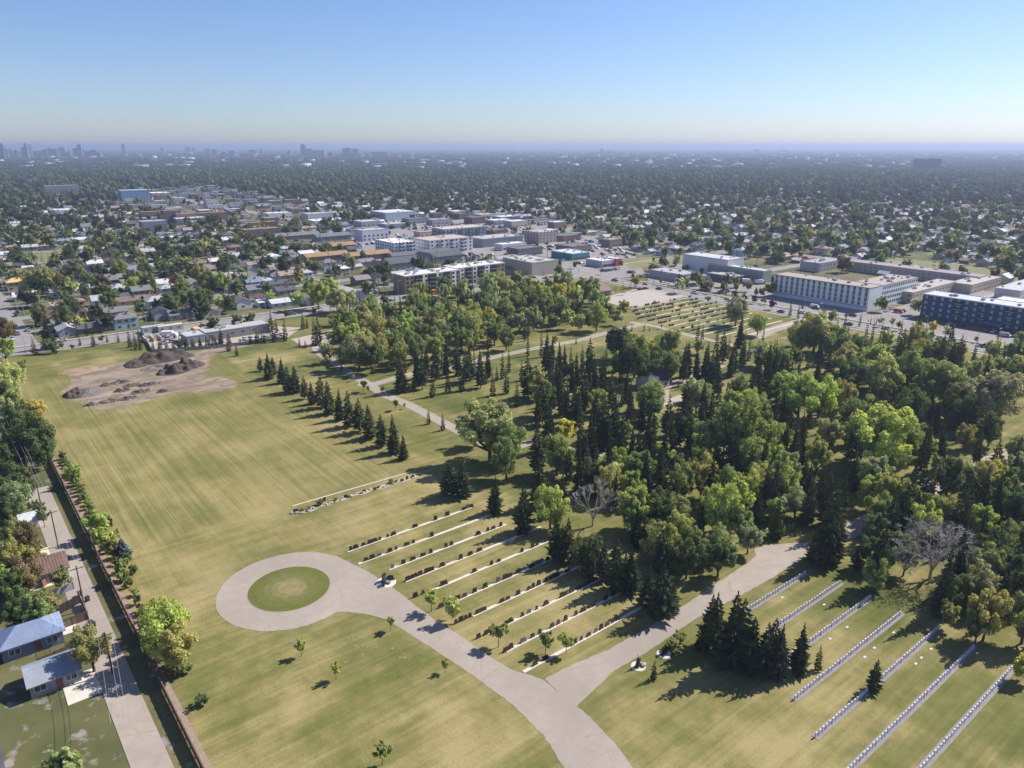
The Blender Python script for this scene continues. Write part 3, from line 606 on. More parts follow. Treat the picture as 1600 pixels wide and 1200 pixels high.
dc(Z9, q, [(60, 200, 110, 'dark'), (70, 270, 90, 'grey'), (110, 290, 60, 'grey'), (40, 340, 70, 'dark'), (150, 490, 85, 'brown'), (70, 460, 70, 'olive'), (60, 560, 80, 'olive'), (170, 570, 60, 'olive'), (110, 690, 95, 'brown'), (60, 760, 100, 'dark'), (20, 680, 60, 'green'), (190, 860, 105, 'mid'), (90, 880, 80, 'dark'), (270, 840, 60, 'olive'), (480, 1075, 108, 'olive'), (520, 400, 68, 'bright'), (562, 475, 58, 'bright'), (330, 700, 55, 'mid'), (380, 140, 50, 'bright'), (880, 980, 135, 'bright'), (930, 1080, 110, 'olive'), (820, 910, 80, 'bright'), (960, 900, 60, 'bright'), (645, 655, 50, 'green'), (230, 370, 40, 'mid'), (200, 330, 45, 'dark'), (30, 60, 80, 'dark'), (120, 20, 70, 'dark'), (230, 20, 80, 'dark')])
dc(Z10, q, [(938, 812, 48, 'bright'), (1050, 860, 55, 'olive'), (1298, 1000, 52, 'green'), (720, 940, 26, 'green'), (240, 1065, 34, 'bright'), (425, 1190, 36, 'bright'), (1010, 1165, 24, 'green'), (1340, 60, 90, 'mid')])
dc(Z11, q, [(660, 310, 110, 'bright'), (640, 390, 80, 'green'), (850, 260, 60, 'mid'), (900, 430, 100, 'bright'), (960, 520, 90, 'mid'), (1160, 320, 145, 'bright'), (1060, 290, 70, 'bright'), (1230, 400, 90, 'green'), (1110, 500, 80, 'pale'), (240, 40, 85, 'green'), (680, 115, 85, 'mid'), (620, 150, 60, 'mid'), (560, 130, 50, 'pale'), (940, 590, 95, 'dark'), (1110, 590, 85, 'dark'), (390, 560, 75, 'dark'), (440, 520, 60, 'dark'), (1270, 480, 70, 'grey'), (180, 1040, 48, 'mid'), (292, 1040, 44, 'bright'), (860, 1050, 26, 'olive'), (1330, 150, 80, 'pale'), (760, 440, 60, 'dark'), (1000, 330, 40, 'green'), (236, 285, 12, 'olive'), (1300, 40, 100, 'green')])
dc(Z12, q, [(80, 170, 95, 'bright'), (160, 150, 50, 'pale'), (560, 230, 80, 'bright'), (660, 250, 105, 'bright'), (760, 270, 80, 'bright'), (590, 340, 80, 'green'), (395, 300, 38, 'bright'), (40, 330, 60, 'mid'), (580, 670, 80, 'green'), (1070, 640, 70, 'bright'), (1130, 720, 110, 'grey'), (970, 880, 62, 'olive'), (1180, 900, 120, 'olive'), (1130, 950, 80, 'mid'), (1205, 150, 75, 'yellow'), (1050, 155, 42, 'brown'), (1360, 1160, 70, 'yellow'), (1230, 540, 110, 'dark'), (1300, 470, 80, 'mid'), (1250, 640, 100, 'dark'), (1350, 490, 60, 'bright'), (1320, 820, 60, 'brown'), (560, 560, 70, 'dark'), (740, 590, 80, 'grey'), (700, 510, 60, 'dark'), (1280, 220, 60, 'mid'), (1000, 760, 80, 'dark'), (1330, 100, 70, 'grey'), (680, 70, 70, 'green'), (620, 30, 80, 'green'), (20, 40, 70, 'bright')])
for a_, b_, r_, c_ in ((20, -16, 3.2, 'mid'), (28, -33, 4, 'green'), (38, -15, 2.6, 'olive'), (40, -34, 4.2, 'dark'), (22, -27, 3, 'dark'), (52, -17, 3.4, 'mid'), (44, 22, 1.5, 'green')): add_tree('sapling' if r_ < 1.9 else 'leafy', *W(a_, b_), r_ * 2.2 + 1, r_, c_)
NHAND = len(TREES)
# fill of the woods between the trees read off above
def near_road(a, b, d):
    for P, hw in ROADS:
        if dist_poly(np.array([a]), np.array([b]), P)[0] < hw + d: return True
    return False
DEADL = [L(1450, 890), L(1440, 945), L(926, 815), L(918, 850)]
WOODS = [(LP([(505, 545), (530, 490), (620, 475), (720, 462), (880, 448), (930, 468), (950, 500), (920, 520), (800, 540), (700, 562), (620, 580), (560, 580)]), 175, .38),
         (LP([(830, 600), (870, 570), (960, 575), (1060, 560), (1090, 540), (1180, 560), (1300, 520), (1600, 570), (1640, 700), (1640, 1000), (1500, 930), (1400, 880), (1290, 830), (1190, 800), (1000, 820), (890, 760)]), 215, .68),
         (LP([(850, 830), (885, 765), (1000, 720), (1250, 705), (1290, 825), (1195, 845), (1165, 868), (1060, 925), (960, 880)]), 46, .45),
         (LP([(1300, 830), (1480, 750), (1640, 705), (1640, 1010), (1540, 1010), (1470, 940), (1400, 890)]), 40, .5),
         (LP([(1640, 700), (1900, 720), (1900, 1100), (1640, 1000)]), 30, .5)]
for poly, n, fs in WOODS:
    P = np.array(poly); k = 0; tries = 0
    while k < n and tries < 4000:
        tries += 1; a = random.uniform(P[:, 0].min(), P[:, 0].max()); b = random.uniform(P[:, 1].min(), P[:, 1].max())
        if not inside(np.array([a]), np.array([b]), poly)[0]: continue
        X, Y = W(a, b)
        if occupied(X, Y, 3.3) or near_road(a, b, 2.6): continue
        if math.hypot(*(np.array((a, b)) - np.array(L(1028, 612)))) < 14: continue
        if min(math.hypot(a - da_, b - db_) for da_, db_ in DEADL) < 8.5: continue
        k += 1
        if random.random() < fs: h = random.uniform(9, 16); add_tree('spruce', X, Y, h, h * random.uniform(.12, .16), None)
        else: r_ = random.uniform(2.8, 5.2); add_tree('leafy', X, Y, r_ * 2.3 + 1, r_, random.choice(['mid', 'green', 'olive', 'pale', 'dark', 'dark', 'mid', 'grey', 'bright']))

# ---------------------------------------------------------------- landmarks the labels lean on
LANDM = [(t, *g(x, y)) for t, x, y in [
    ('the mown roundabout', 452, 919), ('the forked cemetery junction', 860, 1060), ('the long flower bed', 550, 768), ('the top concrete strip', 640, 828),
    ('the lower concrete strips', 840, 960), ('the pale marker rows', 1300, 985), ('the large bare dead tree', 1455, 880), ('the slim bare dead tree', 926, 800),
    ('the cemetery road bend', 1185, 870), ('the dark-roofed chapel shed', 1028, 615), ('the cemetery gravel parking pad', 1015, 465), ('the brown-roofed chapel', 935, 445),
    ('the cemetery path fork', 570, 600), ('the cemetery path end', 745, 690), ('the far headstone lawn', 1120, 490), ('the dark ball-shaped tree', 963, 545),
    ('the dirt mounds', 255, 575), ('the works yard', 340, 525), ('the spruce row near end', 625, 715), ('the spruce row far end', 410, 590),
    ('the white shed by the lane', 47, 825), ('the red-roofed garage', 75, 900), ('the blue-roofed garage', 52, 1010), ('the lane fence far end', 78, 722),
    ('the street corner by the field', 45, 545), ('the mint-green double house', 195, 508), ('the white two-storey house', 165, 480), ('the plywood-roofed house', 25, 450), ('the bright blue house', 395, 450),
    ('the brown apartment block', 700, 450), ('the white apartment pair', 650, 390), ('the navy town apartment', 715, 370), ('the beige big-box store', 840, 425), ('the teal store', 893, 400), ('the red and white store', 945, 412),
    ('the long white apartment block', 1290, 480), ('the dark blue apartment block', 1520, 510), ('the beige townhouses', 1470, 445), ('the townhouse grass strip', 1450, 415),
    ('the car sales lot', 1115, 445), ('the pale corner warehouse', 1120, 420), ('the brown slab apartments', 290, 345), ('the blue mid-rise block', 211, 310), ('the silver-roofed shops', 450, 335),
    ('the school bus', 678, 460), ('the grey-shingled terraces', 640, 415), ('the red high-rise', 1445, 268), ('the far open green', 1505, 385), ('the orange-roofed rows', 540, 405),
    ('the wood by the dark-blue block', 1560, 560), ('the grove above the markers', 1420, 660), ('the bright mid-wood grove', 1170, 670), ('the main-road grove', 620, 490), ('the yellow grove tree', 763, 490),
    ('the tall spruce ranks', 900, 600), ('the wide clearing path', 1100, 690), ('the field edge grove', 20, 620), ('the car-lot meadow', 1060, 405), ('the vacant corner lot', 860, 385)]]
LNAME = [l[0] for l in LANDM]; LXY = np.array([l[1:] for l in LANDM])
TOLABEL = []                                 # (object, phrase, category, group)
def later(o, phrase, cat, group): TOLABEL.append((o, phrase, cat, group)); o['category'] = cat; o['group'] = group
def autolabel():
    bk = {}
    for o, ph, cat, grp in TOLABEL:
        p = np.array([o.location.x, o.location.y]); s = np.linalg.norm(LXY - p, axis=1) / (40 + .12 * np.linalg.norm(LXY, axis=1))
        i = int(s.argmin()); bk.setdefault((ph, i), []).append((float(np.linalg.norm(LXY[i] - p)), o))
    for (ph, i), lst in bk.items():
        lst.sort(key=lambda t: t[0])
        for n, (d, o) in enumerate(lst):
            o['label'] = f"{ph} closest to {LNAME[i]}" if n == 0 else f"{ph} {ordn(n + 1)} closest to {LNAME[i]}"

# ---------------------------------------------------------------- larger buildings
WINM = {}
def winmesh(wd, ht, glassm, framem=None):
    key = (round(wd, 2), round(ht, 2), glassm.name, framem.name if framem else '')
    if key not in WINM:
        m = MB(); m.box(-wd / 2 - .09, wd / 2 + .09, -.02, .06, -ht / 2 - .09, ht / 2 + .09, 1); m.box(-wd / 2, wd / 2 - .0, .058, .085, -ht / 2, ht / 2, 0); m.box(-.03, .03, .08, .10, -ht / 2, ht / 2, 1)
        WINM[key] = m.mesh('window', [glassm, framem or M_white])
    return WINM[key]
def balmesh(wd):
    key = ('bal', round(wd, 2))
    if key not in WINM:
        m = MB(); m.box(-wd / 2, wd / 2, 0, 1.3, -.12, .05, 0); m.box(-wd / 2, wd / 2, 1.24, 1.3, .05, 1.05, 1); m.box(-wd / 2, -wd / 2 + .06, 0, 1.24, .05, 1.05, 1); m.box(wd / 2 - .06, wd / 2, 0, 1.24, .05, 1.05, 1)
        WINM[key] = m.mesh('balcony', [M_white, M_dark])
    return WINM[key]
UNITM = None
def unitmesh():
    global UNITM
    if UNITM is None: m = MB(); m.box(-.9, .9, -.7, .7, 0, 1.0); m.cyl(0, 0, 1.0, 1.15, .5, n=8); UNITM = m.mesh('roof_unit', plain('roof_unit_metal', (.42, .42, .43), .6, .2, 2))
    return UNITM
BLK = []                                     # footprints kept clear (a0,a1,b0,b1)
def fpos(face, a, hw, hd):
    """point on a face, local to the block, and the turn that makes local +y point outwards"""
    return {'a': ((hw, a), -math.pi / 2), '-a': ((-hw, a), math.pi / 2), '-b': ((a, -hd), math.pi), 'b': ((a, hd), 0.)}[face]
def block(name, label, cat, a0, a1, b0, b1, h, wallc, roofc, wins=(), units=3, parapet=.5, band=None, frame=None, bal=(), group=None, roofmat=None, sill=None, z=0.):
    a0, a1 = min(a0, a1), max(a0, a1); b0, b1 = min(b0, b1), max(b0, b1)
    BLK.append((a0, a1, b0, b1)); X, Y = W((a0 + a1) / 2, (b0 + b1) / 2); hw, hd = (a1 - a0) / 2, (b1 - b0) / 2
    t = empty(name, (X, Y, z), ROT)
    if label: tag(t, label, cat, group)
    else: later(t, group[1], cat, group[0])
    m = MB(); m.box(-hw, hw, -hd, hd, -.4, h); part('wall', m.mesh('wall', M_wall), t, color=wallc)
    m = MB(); m.box(-hw + .25, hw - .25, -hd + .25, hd - .25, h - .05, h + .12, 0)
    if parapet:
        for x0, x1, y0, y1 in ((-hw - .06, hw + .06, -hd - .06, -hd + .24), (-hw - .06, hw + .06, hd - .24, hd + .06), (-hw - .06, -hw + .24, -hd + .24, hd - .24), (hw - .24, hw + .06, -hd + .24, hd - .24)): m.box(x0, x1, y0, y1, h - .25, h + parapet, 1)
    rf = part('roof', m.mesh('roof', [roofmat or M_gravroof, M_wall if band is None else band]), t, color=roofc)
    rr = random.Random(int(a0 * 7 + b0 * 3))
    for _ in range(units): part('roof_unit', unitmesh(), rf, (rr.uniform(-hw * .8, hw * .8), rr.uniform(-hd * .8, hd * .8), h + .1), rr.choice((0, 1.57)), scale=rr.uniform(.6, 1.3))
    for face, n, floors, wd, ht, z0, dz, gm in wins:
        span = hd if face in ('a', '-a') else hw
        for i in range(n):
            p = -span + (i + .5) * 2 * span / n
            for fl in range(floors):
                (x, y), rz = fpos(face, p, hw, hd)
                part('window', winmesh(wd, ht, gm, frame), t, (x, y, z0 + fl * dz), rz)
    for face, ps, floors, wd, z0, dz in bal:
        span = hd if face in ('a', '-a') else hw
        for pf in ps:
            for fl in range(floors):
                (x, y), rz = fpos(face, pf * span, hw, hd); part('balcony', balmesh(wd), t, (x, y, z0 + fl * dz), rz)
    return t
def stripe_part(t, name, boxes, mat, color=None):
    m = MB(); [m.box(*b) for b in boxes]; return part(name, m.mesh(name, mat), t, color=color)
# long white apartment: a front along a and a wing running back along b
cN = L(1357, 486); cE = L(1405, 470)
wa = -131.5; bf = 397.5
t = block('apartment_block', 'long white four-storey apartment block with dark window columns and gravel roof', 'apartment block', wa, cN[0], bf, bf + 15, 13.2, (.74, .76, .78), (.37, .32, .28), units=9, parapet=.35,
          wins=[('-b', 17, 4, 1.5, 1.7, 3.9, 2.75, M_glass)])
hw = (cN[0] - wa) / 2; hd = 7.5
stripe_part(t, 'band', [(-hw - .05, hw + .05, -hd - .09, -hd + .05, 2.2, 2.5)], M_dark)
for i in range(17):
    x = -hw + (i + .5) * 2 * hw / 17
    part('spandrel', winmesh(1.5, .85, MATS.get('spandrel') or glass('spandrel', (.30, .17, .15) if 0 else (.16, .13, .14), .6), M_wall), t, (x, -hd + .01, 5.27 + 2.75 * 0), math.pi)
    for fl in range(1, 3): part('spandrel', winmesh(1.5, .85, MATS['spandrel'], M_wall), t, (x, -hd + .01, 5.27 + 2.75 * fl), math.pi)
stripe_part(t, 'canopy', [(-3, 3, -hd - 3.5, -hd, 2.6, 2.9)], M_white)
t2 = block('apartment_block', 'rear wing of the white apartment block with windowed sunlit side', 'apartment block', cN[0] - 17, cN[0] - .3, bf + 15.2, bf + 60, 13.0, (.72, .73, .74), (.38, .33, .29), units=14, parapet=.35,
           wins=[('a', 16, 4, 1.6, 1.5, 2.6, 3.0, M_glass)])
# dark blue apartment block
nb = 407.5
t = block('apartment_block', 'dark blue four-storey apartment block with pale flat roof and balconies', 'apartment block', -46, 52, nb, nb + 15, 12.6, (.022, .075, .150), (.52, .53, .55), units=12, parapet=.4,
          wins=[('-b', 24, 4, 1.05, 1.25, 2.4, 3.0, M_paleglass)], bal=[('-b', [-.62, -.38, -.12, .13, .38, .62], 3, 3.2, 4.2, 3.0)])
stripe_part(t, 'awning', [(-18, -8, -11.5, -7.5, 2.8, 3.2)], plain('blue_awning', (.02, .16, .38), .6, .1, 1))
t = block('apartment_block', 'pale-roofed rear wing behind the dark blue apartment block', 'apartment block', -22, 20, nb + 19, nb + 48, 9, (.50, .50, .54), (.66, .66, .67), units=7, wins=[('a', 8, 3, 1.4, 1.3, 2, 2.8, M_glass), ('-b', 8, 3, 1.4, 1.3, 2, 2.8, M_glass)])
# townhouse rows behind
def bar(name, label, cat, N, ea, eb, h, wallc, roofc, **k):
    a, b = L(*N); return block(name, label, cat, a - ea, a, b, b + eb, h, wallc, roofc, **k)
bar('townhouse_row', 'beige two-storey townhouse row with brown trim beside the white apartment wing', 'townhouses', (1424, 474), 12, 62, 6.4, (.46, .38, .29), (.44, .38, .34), units=10, parapet=.25, wins=[('a', 14, 2, 1.3, 1.2, 1.6, 2.8, M_glass), ('-b', 3, 2, 1.5, 1.4, 1.6, 2.8, M_glass)])
bar('townhouse_row', 'mauve-roofed long townhouse row in front of the grassy strip', 'townhouses', (1528, 449), 92, 14, 6.8, (.44, .36, .33), (.33, .285, .29), units=10, parapet=.2, wins=[('-b', 22, 2, 1.2, 1.1, 1.6, 2.8, M_glass), ('a', 4, 2, 1.2, 1.1, 1.6, 2.8, M_glass)])
bar('townhouse_row', 'pale townhouse row with carports between beige and blue blocks', 'townhouses', (1516, 460), 13, 48, 6, (.50, .42, .33), (.46, .40, .36), units=6, parapet=.2, wins=[('a', 10, 2, 1.2, 1.1, 1.5, 2.7, M_glass)])
bar('townhouse_row', 'grey-roofed low row at the right end of the townhouses', 'townhouses', (1592, 470), 14, 50, 6, (.50, .46, .43), (.48, .47, .48), units=6, parapet=.2, wins=[('a', 10, 2, 1.2, 1.1, 1.5, 2.7, M_glass)])
# long brown apartment with balconies along the main road
bl = L(634, 460); brr = L(770, 432)
t = block('apartment_block', 'long brown and white four-storey apartment block with balconies and white roof', 'apartment block', bl[0] - 15, bl[0], bl[1], bl[1] + 42, 11.4, (.29, .215, .14), (.60, .58, .55), units=14, parapet=.3, frame=plain('brown_frame', (.17, .125, .09), .7, .1, 1), wins=[('a', 12, 4, 1.6, 1.4, 1.7, 2.75, M_glass), ('-b', 1, 4, 1.2, 1.2, 1.7, 2.75, M_glass)], bal=[('a', [-.55, -.05, .5], 4, 4.2, .6, 2.75)])
for c0, c1 in ((-.68, -.42), (-.18, .08), (.38, .62)): stripe_part(t, 'recess_shade', [(7.5, 7.53, c0 * 21, c1 * 21, .3, 11)], M_dark)  # thin dark sheets on the wall paint the shade of balcony recesses
for c0, c1 in ((-.38, -.2), (.12, .30), (.70, .86)): stripe_part(t, 'panel', [(7.5, 7.55, c0 * 21, c1 * 21, 0, 11.1)], M_white)
t = block('apartment_block', 'right half of the long brown apartment block with white panels', 'apartment block', bl[0] - 21, bl[0] - 5, bl[1] + 42.3, bl[1] + 84, 11.6, (.29, .215, .14), (.61, .59, .56), units=14, parapet=.3, frame=plain('brown_frame', (.17, .125, .09), .7, .1, 1), wins=[('a', 12, 4, 1.6, 1.4, 1.7, 2.75, M_glass)], bal=[('a', [-.5, 0, .55], 4, 4.2, .6, 2.75)])
for c0, c1 in ((-.62, -.38), (-.12, .12), (.43, .67)): stripe_part(t, 'recess_shade', [(8.0, 8.03, c0 * 20.8, c1 * 20.8, .3, 11)], M_dark)  # shade of the balcony recesses again put on as flat dark sheets
for c0, c1 in ((-.84, -.68), (-.32, -.16), (.18, .36)): stripe_part(t, 'panel', [(8.0, 8.05, c0 * 20.8, c1 * 20.8, 0, 11.3)], M_white)
# white apartment pair, navy apartment
def blockpx(name, label, cat, Lp, Rp, dep, ytop, wallc, roofc, **k):
    """+a face between two base points of the photograph, top of the wall at row ytop above the left one"""
    p, r = L(*Lp), L(*Rp); X, Y = g(*Lp); return block(name, label, cat, max(p[0], r[0]) - dep, max(p[0], r[0]), p[1], r[1], max(3, hfrom(Y, ytop)), wallc, roofc, **k)
blockpx('apartment_block', 'left white cubic apartment block with dark balcony recesses', 'apartment block', (617, 401), (648, 397), 34, 381, (.66, .69, .74), (.72, .71, .70), wins=[('a', 6, 4, 1.7, 1.6, 1.8, 3, M_glass), ('-b', 8, 4, 1.5, 1.6, 1.8, 3, M_glass)], bal=[('a', [-.4, .45], 4, 4, .8, 3)])
blockpx('apartment_block', 'right white apartment block with brick-red end wall and tan roof', 'apartment block', (672, 398), (722, 388), 30, 377, (.64, .62, .63), (.46, .38, .33), wins=[('a', 9, 4, 1.7, 1.6, 1.8, 3, M_glass), ('-b', 6, 4, 1.5, 1.6, 1.8, 3, M_glass)], bal=[('a', [-.5, 0, .5], 4, 4, .8, 3)])
blockpx('apartment_block', 'dark teal and grey four-storey apartment block with flat tan roof', 'apartment block', (694, 379), (748, 371), 22, 359, (.10, .15, .19), (.50, .44, .38), wins=[('a', 12, 4, 1.7, 1.6, 1.8, 3, M_paleglass), ('-b', 5, 4, 1.5, 1.6, 1.8, 3, M_paleglass)], bal=[('a', [-.6, -.2, .2, .6], 4, 4, .8, 3)])
blockpx('store', 'beige big-box store with blank panelled walls', 'store', (823, 431), (872, 427), 34, 410, (.40, .355, .285), (.44, .41, .385), units=12, parapet=.6)
blockpx('store', 'teal walled store with white roof edge', 'store', (868, 403), (921, 404), 26, 393, (.025, .23, .25), (.55, .56, .56), units=6, parapet=.5, wins=[('a', 8, 1, 3, 1.8, 1.6, 0, M_glass)])
blockpx('store', 'low store with bright red end bay and white fascia', 'store', (925, 416), (960, 416), 18, 406, (.45, .42, .44), (.62, .60, .60), units=4, parapet=.4, wins=[('a', 6, 1, 3, 1.8, 1.6, 0, M_glass)])
blockpx('store', 'bright red end bay of the low store', 'store', (960.5, 416), (971, 415), 15, 404.5, (.52, .045, .075), (.62, .60, .60), units=1, parapet=.3)
blockpx('store', 'grey low supermarket with flat roof beside the car park', 'store', (755, 387), (806, 379), 24, 374, (.20, .20, .23), (.42, .40, .40), units=6)
blockpx('store', 'white and red petrol shop at the vacant corner', 'store', (785, 392), (822, 388), 12, 383, (.60, .55, .58), (.60, .60, .62), units=2, wins=[('a', 5, 1, 3, 1.8, 1.6, 0, M_glass)])
blockpx('apartment_block', 'tan square three-storey walk-up behind the vacant corner lot', 'apartment block', (842, 381), (868, 378), 22, 364, (.40, .33, .30), (.42, .38, .36), wins=[('a', 5, 4, 1.5, 1.3, 1.8, 2.9, M_glass), ('-b', 5, 4, 1.5, 1.3, 1.8, 2.9, M_glass)])
blockpx('warehouse', 'pale blue-grey corner warehouse with tall white side wall', 'warehouse', (1120, 432), (1160, 430), 40, 405, (.56, .56, .60), (.50, .49, .50), units=5)
blockpx('store', 'grey-roofed low car dealer showroom', 'store', (1052, 439), (1092, 437), 30, 428, (.42, .40, .40), (.40, .38, .385), units=4, wins=[('a', 6, 1, 3, 1.8, 1.6, 0, M_glass)])
blockpx('store', 'dark purple-grey garage building behind the sales lot', 'store', (1125, 440), (1165, 440), 22, 430, (.14, .12, .145), (.42, .40, .40), units=4)
blockpx('warehouse', 'grey-green flat warehouse beside the white apartment block', 'warehouse', (1176, 441), (1204, 441), 46, 422, (.26, .28, .255), (.50, .485, .46), units=5)
blockpx('townhouse_row', 'pale siding row houses behind the white apartment block', 'townhouses', (1268, 424), (1320, 418), 16, 411, (.40, .38, .38), (.34, .32, .33), units=3, wins=[('a', 8, 2, 1.4, 1.2, 1.6, 2.8, M_glass)])
blockpx('apartment_block', 'blue mid-rise block with white bays among the trees', 'apartment block', (191, 316), (235, 314), 22, 298, (.12, .26, .44), (.55, .56, .58), wins=[('a', 9, 5, 2.8, 1.9, 1.8, 3, M_paleglass)])
blockpx('store', 'tan hall with bright white roof by the blue mid-rise', 'store', (238, 309), (262, 307), 30, 302, (.40, .31, .20), (.80, .80, .80), units=2)
for i, (x0, y0, x1, y1, yt, wc, rc, lb) in enumerate([(222, 343, 254, 340, 332, (.20, .14, .11), (.34, .19, .125), 'leftmost'), (258, 350, 276, 346, 330, (.15, .12, .13), (.35, .19, .13), 'tall centre'), (277, 350, 302, 346, 335, (.17, .13, .12), (.36, .2, .13), 'low centre'), (306, 345, 352, 341, 334, (.18, .13, .11), (.34, .18, .12), 'rightmost of the row'), (383, 358, 435, 355, 349, (.14, .11, .11), (.30, .17, .125), 'upper separate'), (383, 372, 432, 366, 360, (.15, .12, .11), (.32, .19, .14), 'lower separate')]):
    blockpx('apartment_block', f'brown slab apartment with rust-red roof, {lb} one', 'apartment block', (x0, y0), (x1, y1), 14, yt, wc, rc, wins=[('a', 8, 2, 1.5, 1.3, 1.8, 2.9, M_glass)], units=2, group='brown slab apartments')
blockpx('apartment_block', 'white-roofed long slab in front of the rust-roofed apartments', 'apartment block', (276, 351.5), (322, 349), 13, 342, (.22, .21, .22), (.66, .68, .70), units=3, wins=[('a', 9, 2, 1.5, 1.3, 1.6, 2.8, M_glass)])
blockpx('apartment_block', 'grey-blue two-storey block with pale roof below the rust-roofed slabs', 'apartment block', (224, 363), (258, 359), 16, 347, (.22, .24, .31), (.42, .40, .42), units=3, wins=[('a', 7, 3, 1.5, 1.3, 1.6, 2.8, M_glass)])
blockpx('apartment_block', 'grey concrete mid-rise slab among the far trees', 'apartment block', (72, 307), (118, 303), 18, 291, (.26, .25, .27), (.36, .35, .35), units=3, wins=[('a', 10, 4, 1.6, 1.4, 1.8, 3, M_glass)])
blockpx('store', 'white flat-roofed warehouse with blue wall on the left', 'store', (88, 340), (122, 338), 26, 329, (.50, .54, .62), (.68, .67, .66), units=3)
blockpx('store', 'white shop with rounded pale roof among parked cars', 'store', (492, 356), (526, 352), 26, 346, (.60, .60, .64), (.70, .69, .68), units=3)
blockpx('store', 'white long low shop by the brown slabs', 'store', (418, 342), (457, 340), 20, 334, (.60, .58, .60), (.62, .60, .58), units=3, wins=[('a', 7, 1, 2.4, 1.6, 1.6, 0, M_glass)])
blockpx('store', 'grey and white office with framed entrance', 'office', (482, 349), (513, 345), 20, 335, (.48, .48, .52), (.46, .45, .45), units=4, wins=[('a', 6, 2, 2, 1.6, 2, 3.2, M_glass)])
blockpx('store', 'white office with tall glazed entrance frame by the crossroads', 'office', (567, 378), (600, 373), 18, 361, (.58, .58, .62), (.44, .42, .42), units=3, wins=[('a', 6, 2, 2, 1.8, 2, 3.4, M_glass)])
blockpx('arena', 'long hall with pale pitched silver roof', 'hall', (603, 346), (637, 341), 40, 333, (.40, .44, .50), (.56, .60, .62), units=2)

# pitched-roof longer buildings (terraces, chapel, hall): ridge along b unless turned
def pitched(name, label, cat, Lp, Rp, dep, eave, rise, wallc, roofc, turn=False, group=None, wins=True):
    p, r = L(*Lp), L(*Rp); a1 = max(p[0], r[0]); a0 = a1 - dep; b0, b1 = p[1], r[1]; BLK.append((a0, a1, b0, b1))
    X, Y = W((a0 + a1) / 2, (b0 + b1) / 2); hw, hd = dep / 2, (b1 - b0) / 2
    if turn: hw, hd = hd, hw
    t = empty(name, (X, Y, 0), ROT + (math.pi / 2 if turn else 0))
    if label: tag(t, label, cat, group)
    m = MB(); m.prism([(-hw, -.3), (hw, -.3), (hw, eave), (0, eave + rise), (-hw, eave)], -hd, hd); part('wall', m.mesh('wall', M_wall), t, color=wallc)
    k = rise / hw; e = .6; m = MB(); m.prism([(-hw - e, eave - e * k + .05), (0, eave + rise + .05), (hw + e, eave - e * k + .05), (hw + e, eave - e * k + .27), (0, eave + rise + .27), (-hw - e, eave - e * k + .27)], -hd - .5, hd + .5)
    part('roof', m.mesh('roof', M_roof), t, color=roofc)
    if wins:
        n = max(2, int(hd / 2.2))
        for i in range(n):
            for fl in range(2 if eave > 4.6 else 1):
                part('window', winmesh(1.4, 1.2, M_glass), t, (hw, -hd + (i + .5) * 2 * hd / n, 1.6 + 2.7 * fl), -math.pi / 2)
    return t
GR = (.105, .105, .12)
pitched('terrace', 'dark grey-shingled terrace, left one behind the brown apartment', 'terrace', (609, 424), (655, 417), 15, 5.4, 3.4, (.30, .29, .30), GR)
pitched('terrace', 'dark grey gabled wing at the left end of the shingled terrace', 'terrace', (592, 431), (609, 428), 17, 5.6, 3.6, (.20, .19, .20), GR, True)
pitched('terrace', 'dark grey-shingled terrace, right one behind the brown apartment', 'terrace', (676, 413), (716, 406), 15, 5.4, 3.2, (.30, .29, .30), GR)
pitched('terrace', 'grey gabled wing at the left end of the right shingled terrace', 'terrace', (664, 414), (677, 412), 16, 5.4, 3.2, (.24, .23, .24), GR, True)
pitched('terrace', 'low grey roofed terrace below the white apartment pair', 'terrace', (614, 407), (700, 396), 12, 3.2, 2, (.28, .27, .28), (.13, .13, .14))
for x0, y0, x1, y1, lb in ((478, 411, 546, 405, 'left'), (546, 410, 606, 402, 'right'), (520, 393, 553, 389, 'rear')):
    pitched('terrace', f'orange-brown roofed terrace, {lb} one near the white apartment pair', 'terrace', (x0, y0), (x1, y1), 13, 4.6, 2.2, (.24, .20, .17), (.33, .205, .105), group='orange-brown terraces')
pitched('terrace', 'grey-brown roofed terrace beside the slab apartments', 'terrace', (428, 378), (490, 370), 13, 4.6, 2.4, (.26, .23, .23), (.20, .17, .17))
pitched('terrace', 'slate-roofed twin block by the office frame', 'terrace', (497, 379), (537, 372), 15, 5, 2.4, (.34, .33, .36), (.17, .165, .18))
pitched('chapel', 'brown-roofed funeral chapel with steep wide roof among spruces', 'chapel', (905, 456), (955, 461), 24, 3.4, 5.2, (.20, .17, .16), (.235, .165, .145))
pitched('church_hall', 'low white church hall with pale roof by the main road', 'hall', (538, 466), (574, 467), 22, 3.4, 2.0, (.42, .45, .52), (.56, .55, .54), True)
t = pitched('shed', 'dark-roofed shed with white wall hidden among the cemetery spruces', 'shed', (1003, 606), (1046, 604), 9, 3.2, 2.2, (.48, .46, .44), (.075, .073, .08))
pitched('terrace', 'light-roofed long carport by the treed back lane', 'carport', (405, 480), (422, 478), 8, 2.6, 1.2, (.46, .46, .50), (.55, .54, .55))
pitched('terrace', 'white long low garage row beside the main road houses', 'garage row', (426, 482), (470, 474), 9, 2.7, 1.6, (.52, .54, .60), (.52, .51, .52))

